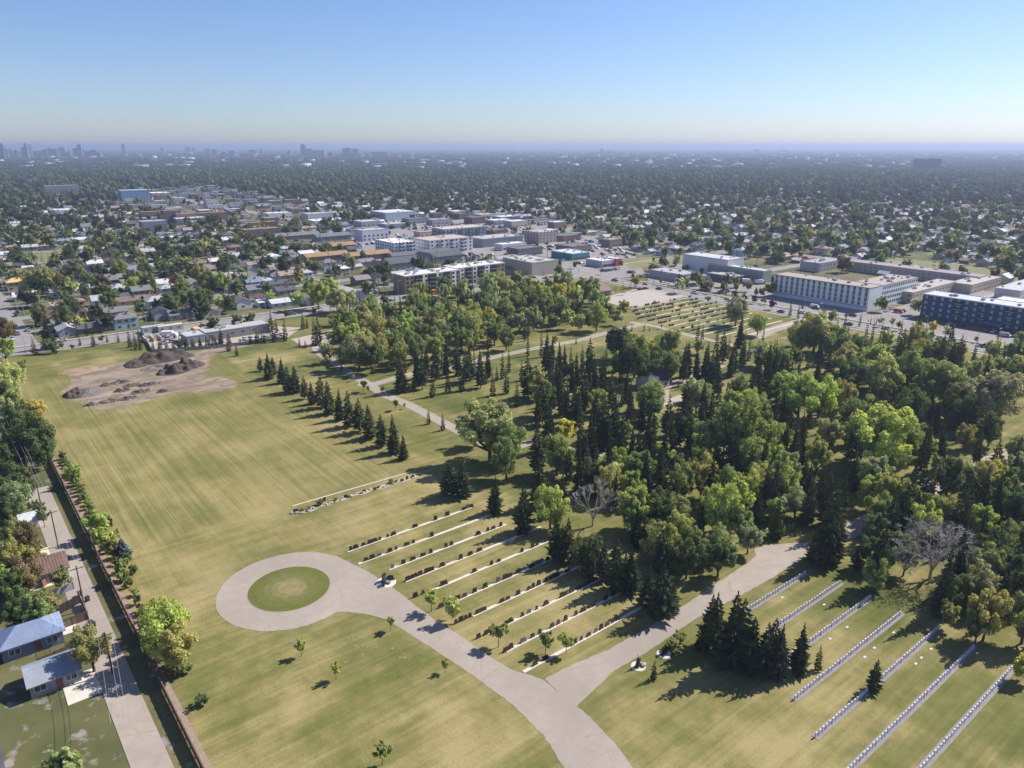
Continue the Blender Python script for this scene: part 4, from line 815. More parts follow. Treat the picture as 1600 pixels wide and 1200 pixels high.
# ---------------------------------------------------------------- houses
class Proto:
    def __init__(s, build): s.root = build(); s.used = False
    def place(s, X, Y, rz, colors=None, scale=None, z=0):
        if not s.used:
            s.used = True; r = s.root; r.location = (X, Y, z); r.rotation_euler = (0, 0, rz)
            if scale is not None: r.scale = scale if isinstance(scale, tuple) else (scale,) * 3
            if colors:
                for ch in KIDS[r.name]:
                    k = ch.name.split('.')[0]
                    if k in colors: ch.color = (*colors[k], 1)
            return r
        return copy_tree(s.root, (X, Y, z), rz, scale, colors)
    def drop(s):
        if not s.used:
            for ch in list(s.root.children_recursive): bpy.data.objects.remove(ch)
            bpy.data.objects.remove(s.root)
DOORM = None
def house_build(w, d, eave, rise, hip=0., chim=True, floors=1, garage=False, name='house'):
    """ridge along local y (length d), eaves at +-w/2"""
    def f():
        global DOORM
        t = empty(name); hw, hd = w / 2, d / 2; k = rise / hw; e = .5
        m = MB()
        if hip: m.box(-hw, hw, -hd, hd, -.3, eave)
        else: m.prism([(-hw, -.3), (hw, -.3), (hw, eave), (0, eave + rise), (-hw, eave)], -hd, hd)
        part('wall', m.mesh('wall', M_wall), t)
        m = MB()
        if hip:
            ze = eave - e * k * .3; zt = eave + rise; hi = hip * hw
            o = [(-hw - e, -hd - e, ze), (hw + e, -hd - e, ze), (hw + e, hd + e, ze), (-hw - e, hd + e, ze)]
            m.add(o + [(x, y, z + .18) for x, y, z in o] + [(0, -hd + hi, zt), (0, hd - hi, zt)], [(3, 2, 1, 0), (0, 1, 5, 4), (1, 2, 6, 5), (2, 3, 7, 6), (3, 0, 4, 7), (4, 5, 8), (5, 6, 9, 8), (6, 7, 9), (7, 4, 8, 9)])
        else: m.prism([(-hw - e, eave - e * k + .04), (0, eave + rise + .04), (hw + e, eave - e * k + .04), (hw + e, eave - e * k + .22), (0, eave + rise + .22), (-hw - e, eave - e * k + .22)], -hd - .4, hd + .4)
        rf = part('roof', m.mesh('roof', M_roof), t)
        if chim: m = MB(); m.box(-.4, .4, -.4, .4, 0, 1.9); part('chimney', m.mesh('chimney', plain('brick_chimney', (.25, .13, .10),   .9, .2, 2)), rf, (hw * .35, hd * .2, eave + rise * .5))
        if garage:
            m = MB(); m.box(-2.3, 2.3, -.02, .06, 0, 2.1, 0); [m.box(-2.3, 2.3, .06, .075, .5 * i + .03, .5 * i + .46, 0) for i in range(4)]; part('door', m.mesh('door', M_white), t, (0, -hd, 0), math.pi)
        else:
            if DOORM is None: m = MB(); m.box(-.5, .5, -.02, .08, 0, 2.1); DOORM = m.mesh('door', plain('door_paint', (.22, .08, .06), .6, .1, 1))
            part('door', DOORM, t, (hw, hd * .15, .15), -math.pi / 2)
            for fl in range(floors):
                for p in (-.6, .62) if fl == 0 else (-.6, 0, .62): part('window', winmesh(1.7, 1.15, M_glass), t, (hw, p * hd, 1.6 + 2.6 * fl), -math.pi / 2)
                part('window', winmesh(1.4, 1.1, M_glass), t, (-.2 * hw, -hd, 1.6 + 2.6 * fl), math.pi)
                part('window', winmesh(1.4, 1.1, M_glass), t, (-hw, .3 * hd, 1.6 + 2.6 * fl), math.pi / 2)
        return t
    return f
HP = {'bungalow': Proto(house_build(8.6, 12.5, 2.9, 1.9)), 'hip_bungalow': Proto(house_build(9.4, 13, 2.9, 2.0, 1.)), 'split': Proto(house_build(9, 11, 3.9, 2.2)), 'two': Proto(house_build(8.6, 10.5, 5.4, 2.3, floors=2)), 'two_hip': Proto(house_build(9.4, 11, 5.4, 2.3, .8, floors=2)), 'wide': Proto(house_build(9, 17, 2.8, 1.9))}
HPD = {'bungalow': (8.6, 12.5, 2.9, 1.9), 'hip_bungalow': (9.4, 13, 2.9, 2.0), 'split': (9, 11, 3.9, 2.2), 'two': (8.6, 10.5, 5.4, 2.3), 'two_hip': (9.4, 11, 5.4, 2.3), 'wide': (9, 17, 2.8, 1.9), 'garage': (6.4, 7.2, 2.5, 1.5)}
GP = Proto(house_build(6.4, 7.2, 2.5, 1.5, chim=False, garage=True, name='garage'))
ROOFC = {'grey': (.19, .185, .19), 'dark-grey': (.10, .10, .11), 'pale-grey': (.40, .40, .415), 'brown': (.20, .145, .115), 'tan': (.32, .255, .20), 'rust': (.29, .165, .115), 'white': (.58, .58, .59), 'mauve': (.25, .20, .205), 'blue-grey': (.20, .235, .30)}
WALLC = {'white': (.62, .62, .63), 'cream': (.52, .47, .37), 'pale-blue': (.42, .50, .60), 'grey': (.34, .34, .36), 'beige': (.42, .35, .27), 'brown': (.20, .14, .11), 'mint': (.34, .50, .47), 'bright-blue': (.05, .17, .42), 'brick': (.26, .13, .10), 'dark-blue': (.07, .095, .16)}
HOUSES = []                                  # X, Y, rz, kind, wall, roof, label or None, garage?
def hs(px, py, kind, wall, roof, turn=0, label=None):
    X, Y = g(px, py); HOUSES.append([X, Y, ROT + turn * math.pi / 2, kind, wall, roof, label, 1e9])
hs(27, 452, 'two_hip', 'beige', 'tan', 0, 'square two-storey house under construction with bare plywood roof'); 
hs(40, 468, 'bungalow', 'pale-blue', 'white'); hs(71, 455, 'hip_bungalow', 'white', 'grey'); hs(97, 462, 'bungalow', 'white', 'pale-grey'); hs(125, 458, 'split', 'pale-blue', 'white')
hs(80, 488, 'bungalow', 'beige', 'tan', 1); hs(112, 478, 'hip_bungalow', 'cream', 'rust'); hs(160, 481, 'two', 'white', 'pale-grey', 0, 'white two-storey house with pale roof and shrubs in front'); hs(205, 475, 'wide', 'beige', 'brown')
hs(172, 494, 'wide', 'beige', 'grey'); hs(137, 497, 'bungalow', 'beige', 'brown', 1); hs(90, 500, 'bungalow', 'beige', 'rust', 1); hs(99, 510, 'bungalow', 'grey', 'pale-grey', 1); hs(105, 521, 'bungalow', 'grey', 'pale-grey', 1)
hs(148, 517, 'wide', 'brown', 'dark-grey'); hs(196, 511, 'two_hip', 'mint', 'grey', 0, 'mint-green two-storey double house with white trim facing the field'); hs(171, 449, 'two', 'dark-blue', 'grey'); hs(158, 440, 'bungalow', 'beige', 'brown')
hs(257, 450, 'split', 'pale-blue', 'white'); hs(290, 445, 'hip_bungalow', 'grey', 'grey'); hs(243, 472, 'bungalow', 'brown', 'brown'); hs(252, 497, 'split', 'grey', 'dark-grey', 1); hs(282, 497, 'bungalow', 'beige', 'grey'); hs(327, 493, 'bungalow', 'cream', 'grey', 1); hs(343, 471, 'hip_bungalow', 'beige', 'grey'); hs(378, 480, 'split', 'white', 'grey', 1)
hs(352, 458, 'wide', 'beige', 'dark-grey'); hs(396, 452, 'two', 'bright-blue', 'blue-grey', 0, 'bright blue two-storey house among grey roofs'); hs(372, 440, 'split', 'white', 'mauve'); hs(428, 449, 'wide', 'grey', 'dark-grey'); hs(445, 459, 'bungalow', 'grey', 'dark-grey')
hs(484, 474, 'bungalow', 'pale-blue', 'tan', 1); hs(300, 470, 'bungalow', 'beige', 'brown', 1); hs(224, 456, 'bungalow', 'cream', 'tan'); hs(205, 447, 'bungalow', 'cream', 'white'); hs(135, 440, 'bungalow', 'white', 'pale-grey'); hs(180, 428, 'wide', 'white', 'pale-grey'); hs(215, 430, 'bungalow', 'beige', 'mauve'); hs(240, 421, 'wide', 'white', 'pale-grey'); hs(262, 425, 'split', 'grey', 'mauve')
for a_, b_, k_, w_, r_ in ((30, -24, 'bungalow', 'cream', 'brown'), (46, -25, 'split', 'white', 'grey'), (12, -30, 'hip_bungalow', 'beige', 'dark-grey')): HOUSES.append([*W(a_, b_), ROT, k_, w_, r_, None, 1e9])
hs(760 + 36, 425, 'bungalow', 'grey', 'brown', 1)
# procedural streets of the rest of the town
COMM = [LP([(540, 385), (560, 350), (700, 335), (860, 345), (990, 395), (1010, 432), (880, 436), (810, 448), (770, 405), (600, 412)]), LP([(180, 324), (185, 301), (330, 292), (470, 318), (490, 345), (430, 360), (300, 345)]), LP([(1010, 440), (1020, 408), (1180, 425), (1215, 440), (1205, 470)])]
OPEN = [LP([(1380, 400), (1600, 425), (1600, 445), (1380, 412)]), LP([(965, 405), (1060, 398), (1075, 412), (985, 420)]), LP([(1440, 395), (1535, 378), (1530, 390), (1470, 402)]), LP([(40, 402), (105, 385), (110, 405), (50, 410)])]
for i, p_ in enumerate(OPEN): poly_sheet('grass_field', p_, plain('open_grass', (.20, .19, .085), .95, .25, .05), .03)
poly_sheet('car_park', COMM[0], M_asph2, .012); poly_sheet('car_park', COMM[2], M_asph2, .010)
poly_sheet('car_park', [(-140, 371.8), (60, 371.8), (60, 396), (-140, 396)], M_asph2, .014); poly_sheet('car_park', [(-66, 396.2), (-47, 396.2), (-47, 520), (-66, 520)], M_asph2, .010)
poly_sheet('car_park', [(-47, 423), (60, 423), (60, 520), (-47, 520)], plain('pale_yard', (.36, .33, .315), .95, .12, .2), .016)
def blocked(a, b, m):
    for a0, a1, b0, b1 in BLK:
        if a0 - m < a < a1 + m and b0 - m < b < b1 + m: return True
    return False
def inany(a, b, polys): return any(inside(np.array([a]), np.array([b]), p)[0] for p in polys)
def town_ok(a, b):
    if a > -284 and b < 372: return False
    if a > -12 and b < 560: return False
    if -11 < (b - 9.5) < 11 and -760 < a < -279: return False
    return True
hand = [(h[0], h[1]) for h in HOUSES]
sq = MB()
def strip_quads(a0, a1, b0, b1, st=12.):
    along_b = (b1 - b0) > (a1 - a0); lo, hi = (b0, b1) if along_b else (a0, a1); x = lo
    while x < hi:
        x1 = min(x + st, hi); qd = (a0, a1, x, x1) if along_b else (x, x1, b0, b1); ca, cb = (qd[0] + qd[1]) / 2, (qd[2] + qd[3]) / 2; x = x1
        X, Y = W(ca, cb)
        if Y < 150 or Y > 2400 or abs(X) > .8 * Y: continue
        if ca > -284 and cb < 372: continue
        if ca > -12 and cb < 560: continue
        if inany(ca, cb, OPEN) or inany(ca, cb, COMM) or blocked(ca, cb, 5): continue
        sq.add([(qd[0], qd[2], 0), (qd[1], qd[2], 0), (qd[1], qd[3], 0), (qd[0], qd[3], 0)], [(0, 1, 2, 3)])
for k in range(24):
    strip_quads(-356 - 76 * k, -346 - 76 * k, -900, 2600); strip_quads(-315 - 76 * k, -310 - 76 * k, -900, 2600)
for k in range(14): strip_quads(-271 + 76 * k, -261 + 76 * k, 420, 2600) if k else None
for k in range(-4, 14): strip_quads(-2400, 700, 190 * k + 2, 190 * k + 11)
rk = list(ROOFC); rw = [22, 12, 24, 10, 7, 4, 9, 9, 8]; wk = ['white', 'cream', 'pale-blue', 'grey', 'beige', 'brown', 'brick']
TT = []                                      # town trees
kinds = list(HP)
rt = random.Random(5)
struct('suburb_street', sq.mesh('suburb_street', M_asph2), True, .008)
ai = -292.
rows = []
a_ = -294.
side = 0
while a_ > -3900: rows.append((a_, 1 if side % 2 == 0 else -1)); a_ -= (36 if side % 2 == 0 else 40); side += 1
a_ = -262.; side = 0
while a_ < 900: rows.append((a_ + 14, 1 if side % 2 == 0 else -1)); a_ += (36 if side % 2 == 0 else 40); side += 1
ROADS_ST = []
for ra_, sd in rows:
    b = -1500.
    while b < 4200:
        b += rt.uniform(13.5, 16.5)
        if (b % 190) < 14: continue
        a = ra_ + rt.uniform(-1.5, 1.5)
        X, Y = W(a, b)
        if Y < 150 or Y > 3600: continue
        px, py = pix(X, Y)
        if px < -130 or px > 1730: continue
        if ra_ > -284 and b < 520: continue
        if not town_ok(a, b) or inany(a, b, OPEN): continue
        if inany(a, b, COMM): continue
        if blocked(a, b, 9): continue
        D = math.hypot(X, Y)
        close_hand = D < 760 and any(abs(X - hx) + abs(Y - hy) < 17 for hx, hy in hand)
        # wooded ridge beyond the first suburb
        wooded = (1450 < D < 2400 and px < 850 and rt.random() < .8) or (D > 1300 and rt.random() < .42) or (D > 2300 and rt.random() < .5)
        if not close_hand and not wooded and rt.random() > (.06 if D < 650 else .2):
            kd = rt.choices(kinds, [30, 22, 20, 12, 8, 8])[0]
            HOUSES.append([X, Y, ROT + (math.pi if sd < 0 else 0) + rt.choice([0, 0, 0, math.pi / 2]), kd, rt.choice(wk), (rt.choices(rk, rw)[0] if D < 1250 else rt.choice(['grey', 'dark-grey', 'brown', 'mauve', 'grey', 'tan'])), None, D])
        if not close_hand and not wooded and rt.random() < .7:
            ga, gb = a - sd * 15, b + rt.uniform(-3, 3)
            if town_ok(ga, gb) and not blocked(ga, gb, 5): gx, gy = W(ga, gb); HOUSES.append([gx, gy, ROT + rt.choice([0, math.pi / 2]), 'garage', rt.choice(wk), rt.choices(rk, rw)[0], None, D])
        far = D > 1400
        for _ in range(rt.choice([3, 3, 4, 4, 5] if D < 850 else [2, 3, 4, 4, 5]) if not far else rt.choice([3, 4, 4, 5])):
            ta, tb = a + rt.choice([sd * rt.uniform(7, 13), -sd * rt.uniform(6, 18), rt.uniform(-14, 14)]), b + rt.uniform(-8, 8)
            if blocked(ta, tb, 2.5) or inany(ta, tb, COMM) or not town_ok(ta, tb) or (ta > -374 and 15 < tb < 225 and rt.random() < .72) or -282 < ta < -279 or (366 < tb < 373): continue
            tx, ty = W(ta, tb)
            if rt.random() < (.44 if not far else .52): h = rt.uniform(7, 17); TT.append(('spruce', tx, ty, h, h * rt.uniform(.15, .21), None))
            else:
                r_ = rt.uniform(2.2, 6.0) * (1 if not far else 1.2); TT.append(('leafy', tx, ty, r_ * 2.1 + 1, r_, rt.choices(['mid', 'green', 'dark', 'olive', 'grey', 'bright', 'yellow', 'brown', 'red'], [30, 8, 34, 10, 10, 2, 1.5, 1.5, .5] if not far else [28, 4, 60, 5, 2, 0, .3, .5, .1])[0]))
# trees in the commercial strip and along streets
for _ in range(520):
    p_ = rt.choice([COMM[0], COMM[1], COMM[1], COMM[2]]); P = np.array(p_); a, b = rt.uniform(P[:, 0].min(), P[:, 0].max()), rt.uniform(P[:, 1].min(), P[:, 1].max())
    if inside(np.array([a]), np.array([b]), p_)[0] and not blocked(a, b, 3): X, Y = W(a, b); r_ = rt.uniform(1.5, 3.6); TT.append(('leafy', X, Y, 2.2 * r_ + 1, r_, rt.choice(['mid', 'green', 'olive', 'dark'])))
for a in range(-250, 200, 13):
    if rt.random() < .6: X, Y = W(a, 369); r_ = rt.uniform(1., 1.9); TT.append(('leafy', X, Y, 2.4 * r_ + 1, r_, rt.choice(['mid', 'olive', 'purple', 'brown'])))
for b in list(range(30, 350, 9)):
    if rt.random() < .5:
        X, Y = W(-259, b + rt.uniform(-3, 3))
        if not occupied(X, Y, 4): h = rt.uniform(4, 8); TT.append(('spruce', X, Y, h, h * .22, None) if rt.random() < .5 else ('leafy', X, Y, 5, 1.9, 'mid'))
for k_, X, Y, h, r_, c_ in TT:
    if k_ == 'leafy' and r_ < 1.9 and math.hypot(X, Y) < 700: k_ = 'sapling'
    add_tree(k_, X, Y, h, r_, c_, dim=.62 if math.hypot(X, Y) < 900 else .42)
# generic commercial blocks
cc = 0
for tries in range(4000):
    p_ = COMM[rt.choice([0, 0, 1, 1, 1])]; P = np.array(p_); a, b = rt.uniform(P[:, 0].min(), P[:, 0].max()), rt.uniform(P[:, 1].min(), P[:, 1].max())
    ea, eb = rt.uniform(11, 24), rt.uniform(14, 40)
    if p_ is COMM[1]: ea, eb = ea * .62, eb * .62
    if not inside(np.array([a]), np.array([b]), p_)[0]: continue
    if any(a0 - 9 < a + ea / 2 and a - ea / 2 < a1 + 9 and b0 - 5 < b + eb / 2 and b - eb / 2 < b1 + 5 for a0, a1, b0, b1 in BLK): continue
    wn, wc = rt.choice([('white', (.58, .58, .61)), ('dark', (.15, .14, .155)), ('brick', (.20, .12, .10)), ('grey', (.34, .33, .36)), ('beige', (.44, .38, .33)), ('blue-grey', (.25, .29, .37)), ('pale', (.50, .48, .50)), ('brown', (.24, .17, .15))])
    rn, rc = rt.choice([('white', (.62, .61, .61)), ('grey', (.32, .31, .31)), ('dark-grey', (.16, .155, .16)), ('pale-grey', (.45, .44, .44)), ('tan', (.36, .30, .25))])
    block('store', None, 'store', a - ea / 2, a + ea / 2, b - eb / 2, b + eb / 2, rt.uniform(4, 7.5), wc, rc, units=1, group=('shops and offices of the commercial strip', f'{wn}-walled flat {rn}-roofed shop'), wins=[('a', max(2, int(eb / 5)), 1, 2.6, 1.6, 1.7, 0, M_glass)])
    cc += 1
    if cc >= 105: break

# houses: the ones that show largest are things, the far rest one mass
bx = 0
HS = [h for h in HOUSES if h[3] != 'garage']; GS = [h for h in HOUSES if h[3] == 'garage']
HS.sort(key=lambda h: (h[7] if h[7] < 1e8 else math.hypot(h[0], h[1])) + (0 if -20 < pix(h[0], h[1])[0] < 1620 else 900)); GS.sort(key=lambda h: h[7] + (0 if -20 < pix(h[0], h[1])[0] < 1620 else 900))
hk = {'bungalow': 'bungalow', 'hip_bungalow': 'hip-roofed bungalow', 'split': 'split-level house', 'two': 'two-storey house', 'two_hip': 'square two-storey house', 'wide': 'long bungalow'}
rest = HS[300:] + GS[250:]
for h in HS[:300]:
    o = HP[h[3]].place(h[0], h[1], h[2], {'wall': WALLC[h[4]], 'roof': (.62, .42, .16) if h[6] and 'plywood' in h[6] else ROOFC[h[5]]})
    if h[6]: tag(o, h[6], 'house', 'houses of the suburb')
    else: later(o, f"{h[4]} {hk[h[3]]} with {h[5]} roof", 'house', 'houses of the suburb')
for h in GS[:250]:
    o = GP.place(h[0], h[1], h[2], {'wall': WALLC[h[4]], 'roof': ROOFC[h[5]]}); later(o, f"{h[4]} garage with {h[5]} roof", 'garage', 'back garages of the suburb')
for p_ in HP.values(): p_.drop()
def joined(name, tpl, X, Y, Z, rz, sx, sy, sz, cols, mat):
    """copies of a template (V,F,part index) as one mesh; cols: n x parts x 3"""
    V, F, pi = tpl; n = len(X); c, s = np.cos(rz)[:, None], np.sin(rz)[:, None]
    vx, vy, vz = V[:, 0][None] * sx[:, None], V[:, 1][None] * sy[:, None], V[:, 2][None] * sz[:, None]
    P = np.stack([vx * c - vy * s + X[:, None], vx * s + vy * c + Y[:, None], vz + Z[:, None]], -1).reshape(-1, 3)
    FF = (F[None] + (np.arange(n) * len(V))[:, None, None]).reshape(-1, F.shape[1])
    col = cols[:, pi].reshape(-1, 3)
    return P, FF, col
def stuff(name, chunks, mat, label, cat):
    V = []; F = []; Cc = []; o = 0
    for P, FF, col in chunks: V.append(P); F.append(FF + o); Cc.append(col); o += len(P)
    if not V: return
    ob = link(name, mesh_np(name, np.concatenate(V), np.concatenate(F), mat, col=np.concatenate(Cc))); tag(ob, label, cat, None, 'stuff'); return ob
hx = np.array([(-.5, -.5, 0), (.5, -.5, 0), (.5, .5, 0), (-.5, .5, 0), (-.5, -.5, .62), (.5, -.5, .62), (.5, .5, .62), (-.5, .5, .62), (0, -.5, 1), (0, .5, 1), (-.56, -.54, .6), (0, -.54, 1.02), (0, .54, 1.02), (-.56, .54, .6), (.56, -.54, .6), (.56, .54, .6)])
hf = np.array([(0, 1, 5), (0, 5, 4), (1, 2, 6), (1, 6, 5), (2, 3, 7), (2, 7, 6), (3, 0, 4), (3, 4, 7), (4, 5, 8), (7, 9, 6), (10, 11, 12), (10, 12, 13), (11, 14, 15), (11, 15, 12)])
hp = np.array([0] * 10 + [1] * 6)
A4 = np.array([(h[0], h[1], h[2], *HPD[h[3]]) for h in rest])
hc = np.array([(WALLC[h[4]], ROOFC[h[5]]) for h in rest])
stuff('distant_housing', [joined('', (hx, hf, hp), A4[:, 0], A4[:, 1], A4[:, 0] * 0, A4[:, 2], A4[:, 3], A4[:, 4], A4[:, 5] + A4[:, 6], hc, M_attr)], M_attr, 'mass of small far houses and garages filling the suburb to the horizon', 'housing')

# ---------------------------------------------------------------- cemetery: dirt, strips, stones
def mound(name, label, px, py, ra, rb, h, seed, mat, rough=.5):
    X, Y = g(px, py); r = np.random.default_rng(seed); n = 34
    u = np.linspace(-1, 1, n); A_, B_ = np.meshgrid(u, u, indexing='ij'); d = np.hypot(A_, B_)
    base = np.clip(1 - d ** 2, 0, 1) ** .8
    z = np.zeros_like(d)
    for f in (2.2, 4.5, 9, 16):
        for _ in range(4):
            th = r.uniform(0, 6.28); z += np.sin((A_ * math.cos(th) + B_ * math.sin(th)) * f * 3.1 + r.uniform(0, 6.28)) / f
    z = base * h * np.clip(.75 + rough * z * .55, .05, 1.8) + r.uniform(-.08, .08, d.shape) * (base > 0) - .05
    z[d > 1] = -.15
    V = np.stack([A_.ravel() * ra, B_.ravel() * rb, z.ravel()], 1); i = np.arange(n - 1)[:, None] * n + np.arange(n - 1)[None]
    F = np.stack([i, i + n, i + n + 1, i + 1], -1).reshape(-1, 4)
    o = link(name, mesh_np(name, V, F, mat)); o.location = (X, Y, 0); o.rotation_euler = (0, 0, ROT); tag(o, label, 'dirt mound', 'earth mounds on the bare patch'); return o
mound('earth_mound', 'long ridged dark earth mound along the back of the bare patch', 250, 563, 5.5, 15, 3.4, 1, M_soil, 1.2)
mound('earth_mound', 'right-hand dark earth mound curving round from the long ridge', 292, 572, 6.5, 7.5, 2.4, 7, M_soil, 1.2)
mound('earth_mound', 'rounded earth mound in front of the long ridge', 272, 581, 5, 7, 2.6, 2, M_soil, 1.1)
mound('earth_mound', 'low pale trampled soil between the dark mounds', 250, 574, 5, 8, .9, 8, plain('grey_soil', (.17, .145, .125), .95, .35, .5), 1.0)
mound('earth_mound', 'dark crumbly earth heap at the near corner of the bare patch', 117, 617, 5, 4.2, 2.4, 3, M_soil)
mound('earth_mound', 'grey flattened earth heap beside the dark near-corner heap', 137, 613, 7, 5.2, 1.3, 4, plain('grey_soil', (.17, .145, .125), .95, .35, .5))
mound('earth_mound', 'tan sandy mound with dark rim at the far left of the bare patch', 122, 579, 4, 8, 1.3, 5, M_soil2)
mound('earth_mound', 'low dark spoil ridge left of the largest mound', 214, 571, 4.5, 5, 2.0, 6, M_soil)
for i, (x, y, s_) in enumerate([(168, 602, 2.2), (187, 598, 2.6), (206, 603, 2.4), (233, 601, 3.), (219, 613, 2.6), (200, 623, 2.6), (172, 627, 3), (142, 633, 1.8), (190, 611, 2.2), (254, 612, 1.6)]):
    mound('rubble_heap', f'low dark rubble heap, {ordn(i + 1)} from the front-left of the scattered heaps' if 0 else ['small dark rubble heap left end of the upper rubble line', 'wider rubble heap second along the upper rubble line', 'pale speckled rubble heap mid patch', 'dark rubble heap right end of the upper line', 'twisted root heap below the dark right rubble', 'grassy rubble heap on the lower rubble line', 'broad brown heap left on the lower rubble line', 'tiny heap by the tan dirt corner', 'flat rubble heap between both rubble lines', 'tiny lone heap right of the rubble lines'][i], x, y, s_ * .8, s_ * 1.5, .9, 20 + i, M_soil if i % 2 else plain('rooty_soil', (.12, .095, .06), .95, .5, .9), 1.1)
br = MB(); rr = random.Random(3)
for _ in range(260):
    x, y = rr.choice([(172, 627), (205, 622), (222, 612), (235, 602), (145, 633), (190, 600)]); a, b = L(x + rr.gauss(0, 9), y + rr.gauss(0, 2.4)); th = rr.uniform(0, 6.28); l_ = rr.uniform(.5, 1.8)
    br.tube((a, b, rr.uniform(0, .5)), (a + l_ * math.cos(th), b + l_ * math.sin(th), rr.uniform(.1, 1.)), .06, .03, 4, cap=False)
o = link('branch_litter', br.mesh('branch_litter', M_dead)); o.matrix_world = LOCAL; tag(o, 'broken branches strewn over the rubble on the bare patch', 'branches', None, 'stuff')

def stone_mesh(w, h, th, style):
    m = MB(); m.box(-th * .9, th * .9, -w * .62, w * .62, 0, .22, 0)
    if style == 0: m.box(-th / 2, th / 2, -w / 2, w / 2, .22, .22 + h)
    elif style == 1:
        n = 8; prof = [(-w / 2, .22), (w / 2, .22), (w / 2, .22 + h * .72)] + [(w / 2 * math.cos(math.pi * i / n), .22 + h * .72 + h * .28 * math.sin(math.pi * i / n)) for i in range(1, n)] + [(-w / 2, .22 + h * .72)]
        k = len(prof); m.add([(-th / 2, y, z) for y, z in prof] + [(th / 2, y, z) for y, z in prof], [tuple(range(k - 1, -1, -1)), tuple(range(k, 2 * k))] + [(i, (i + 1) % k, (i + 1) % k + k, i + k) for i in range(k)])
    elif style == 2:
        prof = [(-w / 2, .22), (w / 2, .22), (w * .42, .22 + h * .8), (w * .1, .22 + h), (-w * .3, .22 + h * .93), (-w * .46, .22 + h * .7)]
        k = len(prof); m.add([(-th / 2, y, z) for y, z in prof] + [(th / 2, y, z) for y, z in prof], [tuple(range(k - 1, -1, -1)), tuple(range(k, 2 * k))] + [(i, (i + 1) % k, (i + 1) % k + k, i + k) for i in range(k)])
    else:
        m.box(-th / 2, th / 2, -w / 2, -.03, .22, .22 + h); m.box(-th / 2, th / 2, .03, w / 2, .22, .22 + h * .9)
    return m.mesh('headstone', M_gran)
STM = [stone_mesh(1.15, .95, .2, 0), stone_mesh(.95, 1.05, .2, 1), stone_mesh(1.35, .85, .22, 2), stone_mesh(1.7, .9, .2, 3), stone_mesh(.8, .85, .18, 1), stone_mesh(1.25, .7, .25, 0)]
STC = [(.028, .022, .024), (.022, .020, .023), (.05, .024, .024), (.035, .030, .034), (.09, .045, .042), (.15, .14, .15)]
STW = ['black', 'near-black', 'dark red', 'charcoal', 'reddish brown', 'grey']
STROWS = {}
def stone(a, b, row, rnd):
    i = rnd.choices(range(6), [30, 24, 16, 16, 7, 7])[0]; X, Y = W(a, b); o = link('headstone', rnd.choice(STM), None, (X, Y, .06), ROT + rnd.uniform(-.04, .04), rnd.uniform(.75, 1.0), STC[i]); STROWS.setdefault(row, []).append((b, o, STW[i])); return o
rs = random.Random(4)
strips = []
HST = [[(505, 545), (530, 535), (572, 520), (608, 508), (632, 497), (660, 490), (700, 473), (732, 463), (848, 423), (960, 385), (1022, 362), (1110, 330), (1132, 325), (1152, 320)],
       [(590, 605), (620, 590), (655, 575), (712, 553), (748, 543), (803, 520), (842, 510), (933, 468)],
       [(727, 640), (783, 615), (838, 600), (888, 575), (934, 562), (1015, 530), (1043, 518), (1188, 465), (1238, 443), (1275, 437), (1312, 420)],
       [(810, 705), (835, 695), (852, 687), (877, 680), (918, 665), (935, 650), (992, 630), (1098, 595), (1142, 570), (1190, 550), (1400, 460), (1420, 452), (1440, 445)],
       [(852, 797), (893, 780), (1003, 732), (1165, 662), (1257, 623), (1475, 530), (1500, 520), (1545, 500)],
       [(988, 850), (1077, 810), (1117, 797), (1170, 773), (1225, 747), (1300, 720), (1330, 700), (1355, 695), (1480, 640), (1510, 625), (1560, 600)],
       [(1070, 940), (1095, 925), (1125, 917), (1145, 905), (1188, 888), (1205, 882), (1225, 875), (1310, 820), (1340, 805), (1480, 745), (1510, 732), (1570, 700), (1600, 690)],
       [(1195, 1020), (1240, 1000), (1340, 945), (1365, 935), (1430, 905), (1470, 890), (1510, 870), (1560, 845), (1640, 800), (1660, 790), (1690, 775), (1730, 755), (1760, 740)],
       [(1335, 1085), (1360, 1070), (1430, 1040), (1480, 1015), (1520, 995), (1590, 965), (1620, 945), (1660, 925), (1720, 900), (1760, 880), (1800, 860)],
       [(1500, 1170), (1560, 1140), (1720, 1060), (1760, 1040), (1800, 1020), (1840, 1000), (1870, 985), (1900, 965), (1930, 950), (1960, 935)]]
RN = ['top', 'second', 'third', 'fourth', 'fifth', 'sixth', 'seventh', 'eighth', 'ninth', 'lowest']
for k in range(10):
    a = -16 + 6.38 * k; bs = [L(400 + x / q, 700 + y / q)[1] for x, y in HST[k]]
    b0 = [46, 45.6, 49.8, 50.2, 53, 53.5, 54.5, 53.5, 53, 52][k]; b1 = [81.5, 84, 83, 89, 89, 87, 87, 86, 85.5, 83.5][k]
    X, Y = W(a, (b0 + b1) / 2); m = MB(); n = 9; ln = (b1 - b0) / n
    o = empty('concrete_strip', (X, Y, 0), ROT); tag(o, f'pale concrete headstone strip, the {RN[k]} of ten below the field', 'concrete strip', 'concrete headstone strips')
    segm = MB(); segm.box(-.36, .36, -ln / 2 + .02, ln / 2 - .02, -.1, .08); segme = segm.mesh('slab', M_conc)
    for i in range(n): part('slab', segme, o, (0, -(b1 - b0) / 2 + (i + .5) * ln, rs.uniform(-.012, .012)))
    for b in bs: stone(a - .1, b, ('s', k), rs)
    if k in (4, 5, 6, 7, 8): 
        for _ in range(4): stone(a - .1, rs.uniform(b0 + 8, b1), ('s', k), rs)
